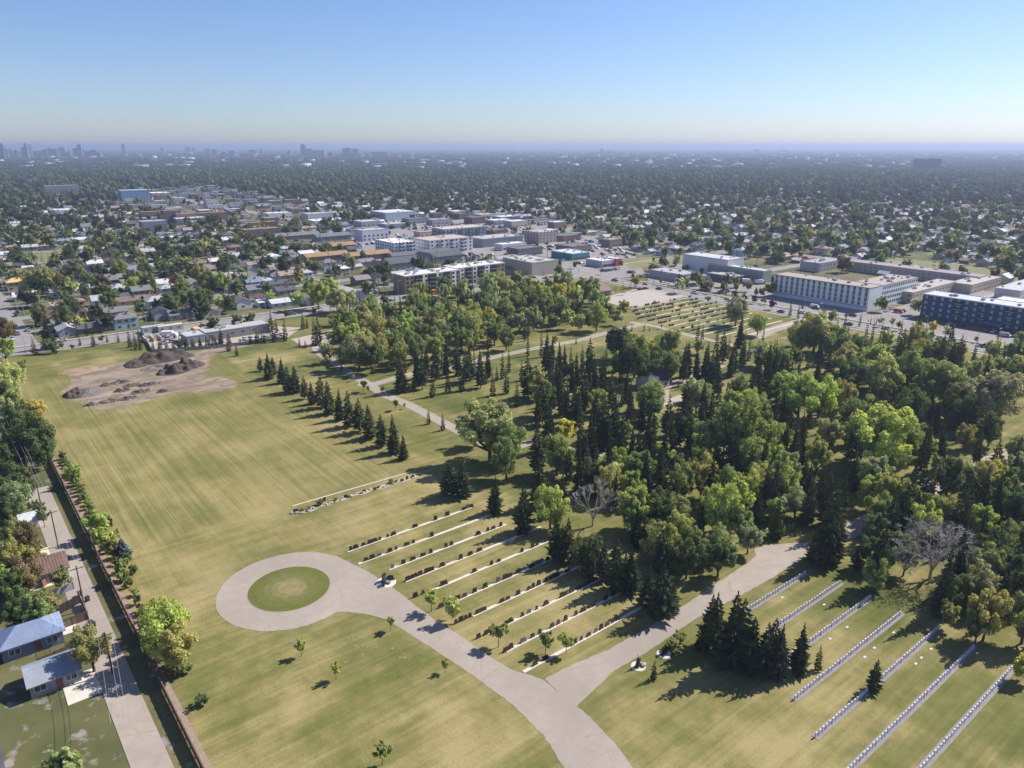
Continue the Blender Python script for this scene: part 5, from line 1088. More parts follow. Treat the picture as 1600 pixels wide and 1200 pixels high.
for (tp, k), lst in list(STROWS.items()):
    lst.sort(key=lambda t: t[0])
    for n, (b, o, wd) in enumerate(lst): tag(o, f'{wd} granite headstone, {ordn(n + 1)} from the road end of the {RN[k]} concrete strip', 'headstone', 'headstones on the concrete strips')
# the far lawn of stones behind the trees
UP = LP([(985, 480), (1040, 470), (1080, 463), (1190, 492), (1250, 508), (1215, 520), (1160, 530), (1100, 524), (1020, 507), (990, 498)])
UPn = np.array(UP); rowa = sorted(set(np.round(np.arange(UPn[:, 0].min() + 3, UPn[:, 0].max(), 7.2), 1))); nup = 0; rsu = random.Random(9)
rn = 0
for ra_ in rowa:
    bsr = [b for b in np.arange(UPn[:, 1].min(), UPn[:, 1].max(), 1.5) if inside(np.array([ra_]), np.array([b]), UP)[0]]
    if len(bsr) < 6: continue
    rn += 1; on = False; lst = []
    lp_ = (bsr[0], bsr[-1]); X, Y = W(ra_ + .1, sum(lp_) / 2); m = MB(); m.box(-.45, .45, -(lp_[1] - lp_[0]) / 2, (lp_[1] - lp_[0]) / 2, -.1, .05)
    o = link('concrete_strip', m.mesh('concrete_strip', M_conc), None, (X, Y, 0), ROT); tag(o, f'thin concrete strip of the far headstone lawn, {ordn(rn)} row from the main road', 'concrete strip', 'thin strips of the far headstone lawn')
    for b in bsr:
        if rsu.random() < (.22 if on else .28): on = not on
        if on and nup < 178: lst.append(stone(ra_, b, ('u', rn), rsu)); nup += 1
    for n, o in enumerate(lst): o.scale = (1.05,) * 3; tag(o, f'dark headstone, {ordn(n + 1)} from the near end, {ordn(rn)} row of the far headstone lawn', 'headstone', 'headstones on the far lawn')
# pale military-style markers
mm = MB(); n = 6; w_, h_ = .64, .95
prof = [(-w_ / 2, 0), (w_ / 2, 0), (w_ / 2, h_ * .85)] + [(w_ / 2 * math.cos(math.pi * i / n), h_ * .85 + .1 * math.sin(math.pi * i / n)) for i in range(1, n)] + [(-w_ / 2, h_ * .85)]; kk = len(prof)
mm.add([(-.1, y, z) for y, z in prof] + [(.1, y, z) for y, z in prof], [tuple(range(kk - 1, -1, -1)), tuple(range(kk, 2 * kk))] + [(i, (i + 1) % kk, (i + 1) % kk + kk, i + kk) for i in range(kk)])
me_mk = mm.mesh('grave_marker', M_marb)
for k, (a, b0, b1) in enumerate([(55.6, 97.5, 121), (62.3, 96, 123.5), (69, 92, 123.2), (75.6, 84, 123), (82.4, 79, 123.5), (89.1, 76, 123), (95.8, 75, 122)]):
    X, Y = W(a, (b0 + b1) / 2); m = MB(); m.box(-.7, .62, -(b1 - b0) / 2 - .4, (b1 - b0) / 2 + .4, -.1, .05)
    o = link('concrete_strip', m.mesh('concrete_strip', plain('stained_concrete', (.245, .225, .215), .9, .2, .6)), None, (X, Y, 0), ROT); tag(o, f'grey concrete base strip under the {ordn(k + 1)} row of pale markers', 'concrete strip', 'base strips of the pale marker rows')
    n = 0; b = b0
    while b < b1 and n < 60:
        n += 1; X, Y = W(a + rs.uniform(-.04, .04), b); o = link('grave_marker', me_mk, None, (X, Y, .04), ROT + rs.uniform(-.06, .06), rs.uniform(.95, 1.12)); tag(o, f'small pale upright marker, {ordn(n)} from the near end of the {ordn(k + 1)} marker row', 'grave marker', 'pale markers in close rows'); b += 1.0
for i in range(10):
    X, Y = W(*[(64.2, 113.5), (70.8, 104), (71, 110), (77.4, 108), (77.5, 115.5), (77.6, 104), (84.2, 112), (84.2, 116), (84.3, 109.5), (57.4, 109)][i]); m = MB(); m.box(-.2, .2, -.36, .36, -.05, .07); o = link('flat_marker', m.mesh('flat_marker', M_marb), None, (X, Y, 0), ROT); later(o, 'flat pale plaque in the grass', 'flat marker', 'flat plaques in the lawn')
mf = MB(); mf.box(-.17, .17, -.3, .3, -.05, .06); mef = mf.mesh('flat_marker', plain('flat_stone', (.24, .22, .18), .8, .2, 2))
for x, y in [(455, 1003), (462, 1004), (478, 1001), (492, 1004), (523, 993), (545, 997), (552, 995), (560, 994), (538, 1008), (555, 1009), (566, 1009), (575, 1010), (588, 1012), (612, 1013), (614, 1014), (500, 1030), (518, 1024), (567, 1023), (625, 1028), (631, 1028), (640, 1008), (470, 1042), (590, 1040), (540, 1035)]:
    X, Y = g(x, y); later(link('flat_marker', mef, None, (X, Y, 0), ROT), 'small grey flat plaque in the lawn', 'flat marker', 'flat plaques in the lawn')
# low stones along the paths of the older part
for lst, nm in (((1135, 842, 1240, 822), 'pale low stone in the line beyond the road bend'), ((430 + 0, 0, 0, 0), None)):
    if nm is None: continue
    for i in range(16):
        t = i / 15; X, Y = g(lst[0] + (lst[2] - lst[0]) * t, lst[1] + (lst[3] - lst[1]) * t); o = link('grave_marker', me_mk, None, (X, Y, 0), ROT + .2, .9); tag(o, f'{nm}, {ordn(i + 1)} from its road end', 'grave marker', 'low stones beyond the bend')
# flower bed with its kerb
for (p, r_, lb, nm) in (((457, 791), (641, 738), 'long thin white kerb line on the open field', 'kerb_line'),):
    A0, B0 = L(*p); A1, B1 = L(*r_); X, Y = W((A0 + A1) / 2, (B0 + B1) / 2); ln = math.hypot(A1 - A0, B1 - B0); m = MB(); m.box(-.2, .2, -ln / 2, ln / 2, -.05, .12)
    o = link(nm, m.mesh(nm, M_conc), None, (X, Y, 0), ROT + math.atan2(B1 - B0, A1 - A0) - math.pi / 2); tag(o, lb, 'concrete kerb')
bedp = smooth_line(LP([(457, 801), (475, 800), (500, 791), (520, 785), (545, 776), (570, 769), (600, 760), (625, 752), (652, 744)]), 5)
bc = bedp.mean(0); t = empty('flower_bed', (*W(*bc), 0), ROT); tag(t, 'narrow winding stone and flower bed below the white kerb line', 'flower bed')
wob = [.8 + .35 * math.sin(i * 1.1) for i in range(len(bedp))]; V = [(a - bc[0] - w_, b - bc[1], .05) for (a, b), w_ in zip(bedp, wob)] + [(a - bc[0] + w_, b - bc[1], .05) for (a, b), w_ in zip(bedp, wob)]; n = len(bedp)
part('gravel', mesh_np('gravel', V, [(i, i + n, i + n + 1, i + 1) for i in range(n - 1)], M_grav), t)
rkm = MB(); rr = random.Random(8)
def rockmesh(seed): 
    bm = bmesh.new(); bmesh.ops.create_icosphere(bm, subdivisions=1, radius=.5); r = random.Random(seed)
    for v in bm.verts: v.co *= r.uniform(.75, 1.2); v.co.z = v.co.z * .7 + .2
    me = bpy.data.meshes.new('rock'); bm.to_mesh(me); bm.free(); me.materials.append(M_gravroof); return me
RKM = [rockmesh(i) for i in range(3)]
for i in range(70):
    j = rr.randrange(n); part('rock', rr.choice(RKM), t, (bedp[j][0] - bc[0] + rr.uniform(-.7, .7), bedp[j][1] - bc[1] + rr.uniform(-.6, .6), .04), rr.uniform(0, 6), rr.choice([(.36, .32, .27), (.22, .2, .18), (.45, .42, .38), (.10, .09, .09)]), rr.uniform(.35, .85))
for x, y in [(507, 782), (462, 800), (540, 777), (569, 769), (585, 766), (636, 749), (645, 746), (628, 752)]:
    A0, B0 = L(x, y); o = link('headstone', rr.choice(STM), None, (*W(A0, B0), .05), ROT, .75, STC[0]); later(o, 'small black memorial stone', 'headstone', 'memorial stones in the flower bed')
# granite monument by the road
t = empty('granite_monument', (*g(603, 910), 0), ROT + .3); tag(t, 'dark granite family monument on a pale pad beside the road near the roundabout', 'monument')
m = MB(); m.cyl(0, 0, 0, .09, 2.2, 2.1, 18); part('pad', m.mesh('pad', M_conc), t)
part('tablet', STM[1], t, (-.6, .1, .09), .3, STC[1], 1.5); part('tablet', STM[2], t, (.3, 1.0, .09), -.5, STC[1], 1.2); part('tablet', STM[0], t, (.4, -1., .09), .7, STC[3], 1.1)
m = MB(); m.box(-.5, .5, -.4, .4, .09, .55); part('plinth', m.mesh('plinth', M_gran), t, (.7, 0, 0), .4, (.22, .23, .26))
for x, y, lb in [(1037, 1022, 'dark monument with rounded boulders in the shrub bed beside the lower road'), (997, 1041, 'small black monument at the edge of the lower road')]:
    t = empty('granite_monument', (*g(x, y), 0), ROT); tag(t, lb, 'monument'); m = MB(); m.cyl(0, 0, 0, .08, 1.4, 1.3, 14); part('pad', m.mesh('pad', M_conc), t); part('tablet', STM[1], t, (0, 0, .08), .2, STC[0], 1.25); part('boulder', RKM[0], t, (.5, .8, .05), 0, (.4, .38, .36), 1.2)

# ---------------------------------------------------------------- bare trees
def bare(name, label, px, py, H_, seed, spread, lev=5):
    r = random.Random(seed); m = MB()
    def grow(p, d, ln, rad, lv):
        q_ = p; dd = d.copy()
        for s_ in range(2):
            nd = (dd + Vector((r.uniform(-.18, .18), r.uniform(-.18, .18), r.uniform(-.02, .14)))).normalized(); e = q_ + nd * ln / 2; m.tube(q_, e, rad, rad * .8, 5 if lv > 2 else 3, cap=False); q_ = e; dd = nd; rad *= .8
        if lv == 0: return
        for _ in range(3 if lv > 1 else 4):
            th = r.uniform(0, 6.28); el = r.uniform(.35, .95) * spread; ax = dd.orthogonal().normalized(); ax.rotate(Matrix.Rotation(th, 3, dd)); nd = (dd * math.cos(el) + ax * math.sin(el)).normalized()
            grow(q_, nd, ln * r.uniform(.62, .84), max(rad * .66, .028), lv - 1)
    t = empty(name, (*g(px, py), 0)); tag(t, label, 'dead tree')
    m.tube((0, 0, -.2), (0, 0, H_ * .2), H_ * .025, H_ * .02, 8, cap=False); part('trunk', m.mesh('trunk', M_dead), t); m = MB()
    for i in range(5):
        th = i * 1.26 + r.uniform(-.3, .3); el = r.uniform(.25, .75) * spread; grow(Vector((0, 0, H_ * (.15 + .01 * i))), Vector((math.cos(th) * math.sin(el), math.sin(th) * math.sin(el), math.cos(el))), H_ * .28, H_ * .0185, lev)
    part('branches', m.mesh('branches', M_dead), t)
bare('dead_tree', 'large bare bleached dead tree with spreading branches above the pale marker rows', 1452, 905, 13.5, 3, 1.)
bare('dead_tree', 'smaller bare dead tree with pale branches in front of the large dead one', 1478, 918, 9.5, 4, 1.0, 4)
bare('dead_tree', 'slim bare pale dead tree among dark spruces by the strips', 926, 822, 11.5, 5, .62, 4)

# ---------------------------------------------------------------- trees: the 300 of a kind that show largest are things, the rest one mass
def app(t):
    px, py = pix(t['X'], t['Y'], t['h'] / 2); v = t['h'] * max(.5, t['r'] / 2.2 if t['kind'] != 'spruce' else 1) / depth(t['X'], t['Y'])
    return v * (1 if -30 < px < 1630 and py < 1090 else .02)
def szword(h, r_): return 'tall' if h > 15 else ('short' if h < 8.5 else 'mid-height')
def rdword(r_): return 'broad' if r_ > 5.2 else ('small' if r_ < 2.9 else 'rounded')
restT = []
dist = lambda t: math.hypot(t['X'], t['Y'])
PR = {}
def treeproto(key, crown, trunk):
    t = empty(key); part('trunk', trunk, t); part('crown', crown, t); return t
class P2:
    def __init__(s, name, crown, trunk): s.n = name; s.c = crown; s.t = trunk; s.root = None
    def put(s, X, Y, rz, sc, col):
        if s.root is None: s.root = treeproto(s.n, s.c, s.t)
        if not getattr(s, 'used', False): s.used = True; r = s.root; r.location = (X, Y, 0); r.rotation_euler = (rt2.gauss(0, .022), rt2.gauss(0, .022), rz); r.scale = sc; KIDS[r.name][1].color = (*col, 1); return r
        o = copy_tree(s.root, (X, Y, 0), rz, sc, {'crown': col}); o.rotation_euler = (rt2.gauss(0, .022), rt2.gauss(0, .022), rz); return o
PSP = [P2('spruce_tree', c, me_strunk) for c in me_spruce]; PLF = [P2('leafy_tree', c, t) for c, t in zip(me_leafy, me_ltrunk)]; PSA = [P2('young_tree', c, me_satrunk) for c in me_sap]
rt2 = random.Random(21)
def jit(c, v=.13): f = 1 + rt2.uniform(-v, v); return tuple(max(.002, x * f * (1 + rt2.uniform(-.07, .07))) for x in c)
rowtrees = [t for t in TREES if t.get('row')]
for kind in ('spruce', 'leafy', 'sapling'):
    ts = sorted([t for t in TREES if t['kind'] == kind], key=app, reverse=True)
    rowset = {id(t) for t in rowtrees}
    ts = [t for t in ts if id(t) in rowset] + [t for t in ts if id(t) not in rowset]
    lim = 300
    for t in ts[:lim]:
        rz = rt2.uniform(0, 6.28)
        if kind == 'spruce':
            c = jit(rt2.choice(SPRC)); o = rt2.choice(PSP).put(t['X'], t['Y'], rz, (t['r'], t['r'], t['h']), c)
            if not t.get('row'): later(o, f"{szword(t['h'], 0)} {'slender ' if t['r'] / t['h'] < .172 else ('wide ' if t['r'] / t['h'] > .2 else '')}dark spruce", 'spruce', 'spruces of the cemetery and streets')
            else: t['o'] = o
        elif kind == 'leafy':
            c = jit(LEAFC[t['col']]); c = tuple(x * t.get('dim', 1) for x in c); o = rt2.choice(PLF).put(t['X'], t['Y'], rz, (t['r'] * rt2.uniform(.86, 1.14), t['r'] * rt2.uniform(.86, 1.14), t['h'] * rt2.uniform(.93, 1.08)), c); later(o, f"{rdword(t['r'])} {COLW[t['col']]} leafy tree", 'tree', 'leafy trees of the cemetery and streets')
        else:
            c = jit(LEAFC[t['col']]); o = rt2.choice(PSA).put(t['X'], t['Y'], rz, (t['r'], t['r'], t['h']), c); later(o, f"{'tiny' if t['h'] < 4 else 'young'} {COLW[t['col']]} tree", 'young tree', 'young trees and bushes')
    restT += ts[lim:]
rowtrees.sort(key=lambda t: t['Y'])
for i, t in enumerate(rowtrees): tag(t['o'], f"dark spruce beside the mown field, {ordn(i + 1)} from the near end of the single row" if i else 'dark spruce at the very near end of the single row beside the mown field', 'spruce', 'spruces of the single row along the field')
# mass of the remaining trees, in three grades of detail
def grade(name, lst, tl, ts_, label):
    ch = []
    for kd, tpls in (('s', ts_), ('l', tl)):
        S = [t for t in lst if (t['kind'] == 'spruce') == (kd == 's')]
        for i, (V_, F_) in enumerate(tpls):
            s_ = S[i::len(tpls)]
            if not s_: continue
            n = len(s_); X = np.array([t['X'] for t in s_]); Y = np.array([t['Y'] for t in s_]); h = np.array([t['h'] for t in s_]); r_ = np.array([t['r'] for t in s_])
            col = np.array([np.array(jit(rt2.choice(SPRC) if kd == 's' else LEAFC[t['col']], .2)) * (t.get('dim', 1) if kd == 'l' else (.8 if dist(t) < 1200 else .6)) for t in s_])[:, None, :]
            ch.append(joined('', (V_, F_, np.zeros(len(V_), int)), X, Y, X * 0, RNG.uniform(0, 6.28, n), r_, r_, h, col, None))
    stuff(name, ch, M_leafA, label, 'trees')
restT.sort(key=dist)
g1 = [t for t in restT if dist(t) < 640][:520]; s1 = {id(t) for t in g1}
g2 = [t for t in restT if id(t) not in s1 and dist(t) < 1350]; g3 = [t for t in restT if dist(t) >= 1350]
T1L = [leafy_crown(s, 760, 22, .105, .06) for s in (41, 42, 43)]; T1S = [spruce_crown(s, 15, 8, 1., .04, .75, 2) for s in (43, 44)]
T2L = [leafy_crown(s, 76, 14, .29, .05) for s in (51, 52, 53)]; T2S = [spruce_crown(s, 8, 6, 1.05, .03, .75, 0) for s in (54, 55)]
def lump(seed):
    bm = bmesh.new(); bmesh.ops.create_icosphere(bm, subdivisions=1, radius=1); r = random.Random(seed)
    for v in bm.verts: v.co *= r.uniform(.7, 1.2); v.co.z = .5 + .5 * v.co.z
    bmesh.ops.delete(bm, geom=[f for f in bm.faces if f.calc_center_median().z < .12], context='FACES'); bmesh.ops.triangulate(bm, faces=bm.faces)
    bm.verts.ensure_lookup_table(); V_ = np.array([v.co[:] for v in bm.verts]); F_ = np.array([[v.index for v in f.verts] for f in bm.faces]); bm.free(); return V_, F_
T3L = [lump(s) for s in (61, 62, 63)]
def cone(seed):
    r = random.Random(seed); V_ = []; F_ = []
    for z0, z1, rr in ((.05, .6, 1.05), (.4, 1., .62)):
        o = len(V_); [V_.append((rr * r.uniform(.7, 1.2) * math.cos(i * 1.2566), rr * r.uniform(.7, 1.2) * math.sin(i * 1.2566), z0 + r.uniform(-.05, .05))) for i in range(5)]; V_.append((0, 0, z1)); F_ += [(o + i, o + (i + 1) % 5, o + 5) for i in range(5)]
    return np.array(V_), np.array(F_)
T3S = [cone(s) for s in (64, 65)]
grade('neighbourhood_trees', g1, T1L, T1S, 'remaining street and garden trees of the near suburb')
grade('suburb_trees', g2, T2L, T2S, 'street and garden trees of the suburb beyond the main road')
grade('far_trees', g3, T3L, T3S, 'far suburb canopy of dark spruces and leafy trees')
# the wooded plain to the horizon
N = 20000; u = RNG.uniform(-.74, .74, N); Yf = 3500 * np.exp(RNG.uniform(0, 1.75, N)); Xf = u * Yf
cl = np.array([LEAFC['dark'], LEAFC['mid'], SPRC[0], (.07, .085, .04)])[RNG.integers(0, 4, N)][:, None, :] * RNG.uniform(.35, .6, (N, 1, 1))
rz = RNG.uniform(0, 6.28, N); sx = RNG.uniform(6, 17, N) * (Yf / 3500) ** .5; sz = RNG.uniform(8, 15, N)
V_, F_ = lump(77); stuff('plain_woods', [joined('', (V_, F_, np.zeros(len(V_), int)), Xf, Yf, Xf * 0, rz, sx, sx * 1.4, sz, cl, None)], M_leafA, 'wooded plain fading into haze towards the horizon', 'woods')
N = 420; Yf = 3000 * np.exp(RNG.uniform(0, 1.9, N)); Xf = RNG.uniform(-.74, .74, N) * Yf; bxv = np.array([(-.5, -.5, 0), (.5, -.5, 0), (.5, .5, 0), (-.5, .5, 0), (-.5, -.5, 1), (.5, -.5, 1), (.5, .5, 1), (-.5, .5, 1)]); bxf = np.array([(0, 1, 5), (0, 5, 4), (1, 2, 6), (1, 6, 5), (2, 3, 7), (2, 7, 6), (3, 0, 4), (3, 4, 7), (4, 5, 6), (4, 6, 7)])
cl = np.array([(.5, .5, .5), (.32, .3, .29), (.2, .2, .22), (.36, .36, .4)])[RNG.integers(0, 4, N)][:, None, :]
stuff('distant_roofs', [joined('', (bxv, bxf, np.zeros(8, int)), Xf, Yf, Xf * 0, RNG.uniform(0, 3, N), RNG.uniform(20, 70, N), RNG.uniform(14, 40, N), RNG.uniform(10, 20, N), cl, None)], M_attr, 'pale far roofs scattered over the wooded plain', 'roofs')

# ---------------------------------------------------------------- shrubs
class P1:
    def __init__(s): s.k = 0
def shrub(a, b, r_, h, col, phrase, grp):
    X, Y = W(a, b); o = link('shrub', rt2.choice(me_shrub), None, (X, Y, 0), rt2.uniform(0, 6), (r_, r_, h), jit(LEAFC[col])); later(o, phrase, 'shrub', grp); return o
for i in range(22): shrub(-118 + i * 2.55, 3.1 + rt2.uniform(-.3, .3), rt2.uniform(1.0, 1.5), rt2.uniform(1.8, 3.0), rt2.choice(['dark', 'mid', 'dark', 'green']), 'clipped shrub in the fence row', 'shrubs behind the lane fence')
for i, (a, b, r_, h, c_) in enumerate([(-62, 4.5, 2.2, 4.2, 'purple'), (-54, 4.6, 1.5, 3.8, 'green'), (-50, 4.2, 1.3, 2.6, 'mid'), (-42.5, 4.6, 1.7, 3.0, 'dark'), (-37, 5., 1.2, 2.2, 'dark'), (-66, 4, 1.2, 2.5, 'mid'), (-18, 4.5, 1.4, 2.4, 'mid'), (-6, 5, 1.5, 2.4, 'dark'), (4, 4.5, 1.6, 2.6, 'mid'), (14, 4.4, 1.4, 2.4, 'dark')]): shrub(a, b, r_, h, c_, f'{COLW[c_]} bush by the fence', 'shrubs behind the lane fence')
for i in range(20): shrub(-64 + i * 3.6 + rt2.uniform(-1, 1), 2.7 + rt2.uniform(-.4, .7), rt2.uniform(.9, 1.7), rt2.uniform(1.6, 3.0), rt2.choice(['dark', 'mid', 'purple', 'brown', 'green', 'dark']), 'overgrown bush by the fence', 'shrubs behind the lane fence')
X, Y = W(-46, 4.8); o = PSP[0].put(X, Y, 1., (1.9, 1.9, 5.2), (.075, .105, .125)); tag(o, 'small blue spruce behind the lane fence between purple bush and bright yellow-green tree', 'spruce', 'spruces of the cemetery and streets')
for x, y, c_, r_ in [(474, 797, 'yellow', .9), (500, 789, 'dark', 1.2), (484, 795, 'mid', .7), (545, 777, 'brown', .6), (612, 755, 'green', 1.), (620, 753, 'olive', .6), (525, 782, 'brown', .7), (592, 762, 'brown', .5), (1050, 1015, 'olive', 1.6), (1040, 1018, 'red', 1.), (1062, 1002, 'green', 1.5)]:
    a, b = L(x, y); shrub(a, b, r_, r_ * 1.3, c_, f'little {COLW[c_]} shrub in a planted bed', 'bed shrubs')
for i in range(34):
    X, Y = g(rt2.uniform(0, 100), rt2.uniform(760, 1050)); a = (X - OX) * AX + (Y - OY) * AY; b = (X - OX) * BX + (Y - OY) * BY
    if b < -9.5 and not any(abs(a - ga) < 6 and abs(b - gb) < 7 for ga, gb in [L(75, 888), L(50, 1010), L(85, 1055), L(47, 815)]): shrub(a, b, rt2.uniform(.8, 1.8), rt2.uniform(1.2, 2.6), rt2.choice(['mid', 'dark', 'green', 'olive']), 'garden shrub near the lane', 'garden shrubs')

# ---------------------------------------------------------------- the lane: fence, garages, poles, wires, bins
t = empty('boundary_fence', (*W(-46, 0), 0), ROT); tag(t, 'long brown plank fence between the lane and the mown field', 'fence')
PW = 2.45; pm = MB()
for i in range(9): x = -PW / 2 + .06 + i * (PW - .12) / 9; pm.box(x + .008, x + (PW - .12) / 9 - .008, -.02 + .012 * (i % 2), .02 + .012 * (i % 2), .08, 1.92)
pm.box(-PW / 2 + .05, PW / 2 - .05, .035, .085, .4, .5); pm.box(-PW / 2 + .05, PW / 2 - .05, .035, .085, 1.5, 1.6); pm.box(-PW / 2 + .03, PW / 2 - .03, -.06, .10, 1.92, 1.98)
pme = pm.mesh('panel', M_wood); po = MB(); po.box(-.09, .09, -.09, .09, -.2, 2.1); po.prism([(-.12, 2.1), (.12, 2.1), (0, 2.22)], -.12, .12); pome = po.mesh('post', M_wood)
nn = 66
for i in range(nn): part('panel', pme, t, (-76 + (i + .5) * PW, 0, rt2.uniform(-.02, .02)))
for i in range(nn + 1): part('post', pome, t, (-76 + i * PW, 0, 0))
def gar(name, label, cat, px, py, w_, d_, eave, rise, wallc, roofc, turn, roofm=None, hip=0., door=True):
    X, Y = g(px, py); f = house_build(w_, d_, eave, rise, hip, False, garage=door, name=name); o = f(); o.location = (X, Y, 0); o.rotation_euler = (0, 0, ROT + turn); tag(o, label, cat)
    for ch in KIDS[o.name]:
        if ch.name.startswith('wall'): ch.color = (*wallc, 1)
        if ch.name.startswith('roof'):
            ch.color = (*roofc, 1)
    return o
def ribs(o, w_, d_, eave, rise, n=14):
    m = MB(); k = rise / (w_ / 2); e = .5
    for i in range(n):
        y = -d_ / 2 - .3 + (i + .5) * (d_ + .6) / n
        for sg in (-1, 1): m.add([(0, y - .03, eave + rise + .23), (0, y + .03, eave + rise + .23), (sg * (w_ / 2 + e), y + .03, eave - e * k + .23), (sg * (w_ / 2 + e), y - .03, eave - e * k + .23), (0, y, eave + rise + .30), (sg * (w_ / 2 + e), y, eave - e * k + .30)], [(0, 4, 5, 3), (4, 1, 2, 5), (0, 1, 4), (3, 5, 2)])
    p_ = part('seam', m.mesh('seam', M_roof), o); p_['kind'] = 'stuff'; return p_
o = gar('garage', 'garage with red-brown metal roof beside the lane', 'garage', 74, 900, 7.2, 7.6, 2.7, 2.0, (.40, .44, .50), (.20, .125, .105), math.pi / 2 * 0, door=False); ribs(o, 7.2, 7.6, 2.7, 2.0); KIDS[o.name][-1].color = (.21, .132, .112, 1)
o = gar('garage', 'large garage with blue-grey shingle roof and white eaves by the lane', 'garage', 51, 1006, 6.6, 9.8, 2.8, 2.1, (.16, .19, .26), (.205, .255, .37), math.pi / 2 * 0, hip=.9, door=False)
o = gar('garage', 'weathered pale-roofed garage at the bottom of the lane', 'garage', 85, 1062, 6.4, 7.6, 2.6, 1.6, (.27, .27, .30), (.28, .30, .34), 0, door=False)
o = gar('garden_shed', 'small white gabled shed under trees by the lane', 'shed', 47, 822, 3.3, 3.6, 2.1, 1.5, (.66, .66, .66), (.62, .63, .64), 0, door=True)
def plankfence(p, r_, h, label, mat=M_wood):
    A0, B0 = L(*p); A1, B1 = L(*r_); X, Y = W((A0 + A1) / 2, (B0 + B1) / 2); ln = math.hypot(A1 - A0, B1 - B0); ang = math.atan2(B1 - B0, A1 - A0); t = empty('garden_fence', (X, Y, 0), ROT + ang); tag(t, label, 'fence'); n = max(1, round(ln / 2.4)); w_ = ln / n
    m = MB()
    for i in range(10): x = -w_ / 2 + .05 + i * (w_ - .1) / 10; m.box(x + .008, x + (w_ - .1) / 10 - .008, -.02 + .012 * (i % 2), .02 + .012 * (i % 2), .06, h)
    m.box(-w_ / 2 + .05, w_ / 2 - .05, .035, .08, h * .75, h * .8); me = m.mesh('panel', mat); m = MB(); m.box(-.06, .06, -.06, .06, -.2, h + .1); mp = m.mesh('post', mat)
    for i in range(n): part('panel', me, t, (-ln / 2 + (i + .5) * w_, 0, 0))
    for i in range(n + 1): part('post', mp, t, (-ln / 2 + i * w_, 0, 0))
M_dwood = plain('dark_stained_wood', (.055, .042, .040), .9, .3, 1., streak=(3, 3, .4)); M_greyfence = plain('grey_fence_paint', (.30, .31, .36), .8, .1, .6)
plankfence((88, 962), (126, 942), 1.9, 'dark fence on the far side of the small fenced garden', M_dwood); plankfence((128, 945), (139, 968), 1.9, 'dark lane-side fence of the small fenced garden', M_dwood); plankfence((90, 985), (138, 968), 1.9, 'brown fence between the small garden and the blue-roofed garage')
plankfence((80, 935), (116, 920), 1.7, 'grey painted fence beside the concrete pad', M_greyfence); plankfence((68, 918), (80, 908), 1.7, 'short red-brown fence beside the red-roofed garage', plain('red_wood', (.27, .12, .075), .9, .2, 1)); plankfence((60, 1042), (116, 1018), 1.8, 'brown lattice-topped fence below the blue-roofed garage'); plankfence((18, 838), (66, 806), 1.5, 'old grey fence beside the white shed')
bm_ = MB(); bm_.add([(-.28, -.3, 0), (.28, -.3, 0), (.28, .3, 0), (-.28, .3, 0), (-.34, -.38, 1.0), (.34, -.38, 1.0), (.34, .38, 1.0), (-.34, .38, 1.0)], [(0, 3, 2, 1), (0, 1, 5, 4), (1, 2, 6, 5), (2, 3, 7, 6), (3, 0, 4, 7)]); bme = bm_.mesh('tub', M_dark)
lm = MB(); lm.add([(-.37, -.4, 1.0), (.37, -.4, 1.0), (.37, .42, 1.0), (-.37, .42, 1.0), (-.33, -.34, 1.08), (.33, -.34, 1.08), (.33, .36, 1.12), (-.33, .36, 1.12)], [(0, 3, 2, 1), (4, 5, 6, 7), (0, 1, 5, 4), (1, 2, 6, 5), (2, 3, 7, 6), (3, 0, 4, 7)]); lme = lm.mesh('lid', M_dark); wm = MB(); wm.tube((-.36, .3, .12), (-.30, .3, .12), .12, .12, 8); wm.tube((.30, .3, .12), (.36, .3, .12), .12, .12, 8); wme = wm.mesh('wheel', M_tyre)
for x, y, lb in [(125, 931, 'dark wheelie bin on the concrete pad by the grey fence'), (137, 939, 'small dark bin at the foot of the middle lane pole'), (146, 979, 'dark bin by the corner of the small fenced garden'), (106, 875, 'black bin beside the drive of the red-roofed garage'), (142, 977, 'pale-lidded bin next to the garden corner bin')]:
    o = empty('wheelie_bin', (*g(x, y), 0), rt2.uniform(0, 6)); part('tub', bme, o); part('lid', lme, o); part('wheel', wme, o); tag(o, lb, 'bin')
def pole(px, py, ytop, label, cross=True, name='power_pole', n=1):
    X, Y = g(px, py); h = min(13, max(6, hfrom(Y, ytop))); o = empty(name, (X, Y, 0), ROT); tag(o, label, 'utility pole', 'wooden power poles'); m = MB(); m.tube((0, 0, -.4), (0, 0, h), .17, .11, 8); part('pole', m.mesh('pole', M_pole), o)
    if cross: m = MB(); m.box(-.07, .07, -1.25, 1.25, h - .75, h - .6); part('crossarm', m.mesh('crossarm', M_pole), o); im = MB(); im.cyl(0, 0, 0, .18, .05, n=6); ime = im.mesh('insulator', M_white); [part('insulator', ime, o, (0, y_, h - .6)) for y_ in (-1.1, 0.35, 1.1)]
    return X, Y, h
tops = [pole(*p) for p in [(176, 1052, 988, 'power pole nearest the drone at the bottom of the lane'), (133, 953, 884, 'power pole by the dark fenced garden on the lane'), (91, 854, 797, 'power pole beside the drive near the white shed'), (66, 798, 754, 'short power pole where the lane meets the grass'), (50, 762, 712, 'power pole on the grass beyond the lane end')]]
far_ = W(-125, -10); nr = W(20, -8.5)
chain = [(nr[0], nr[1], 9.0)] + tops + [(far_[0] - 60, far_[1] + 75, 8.5)]
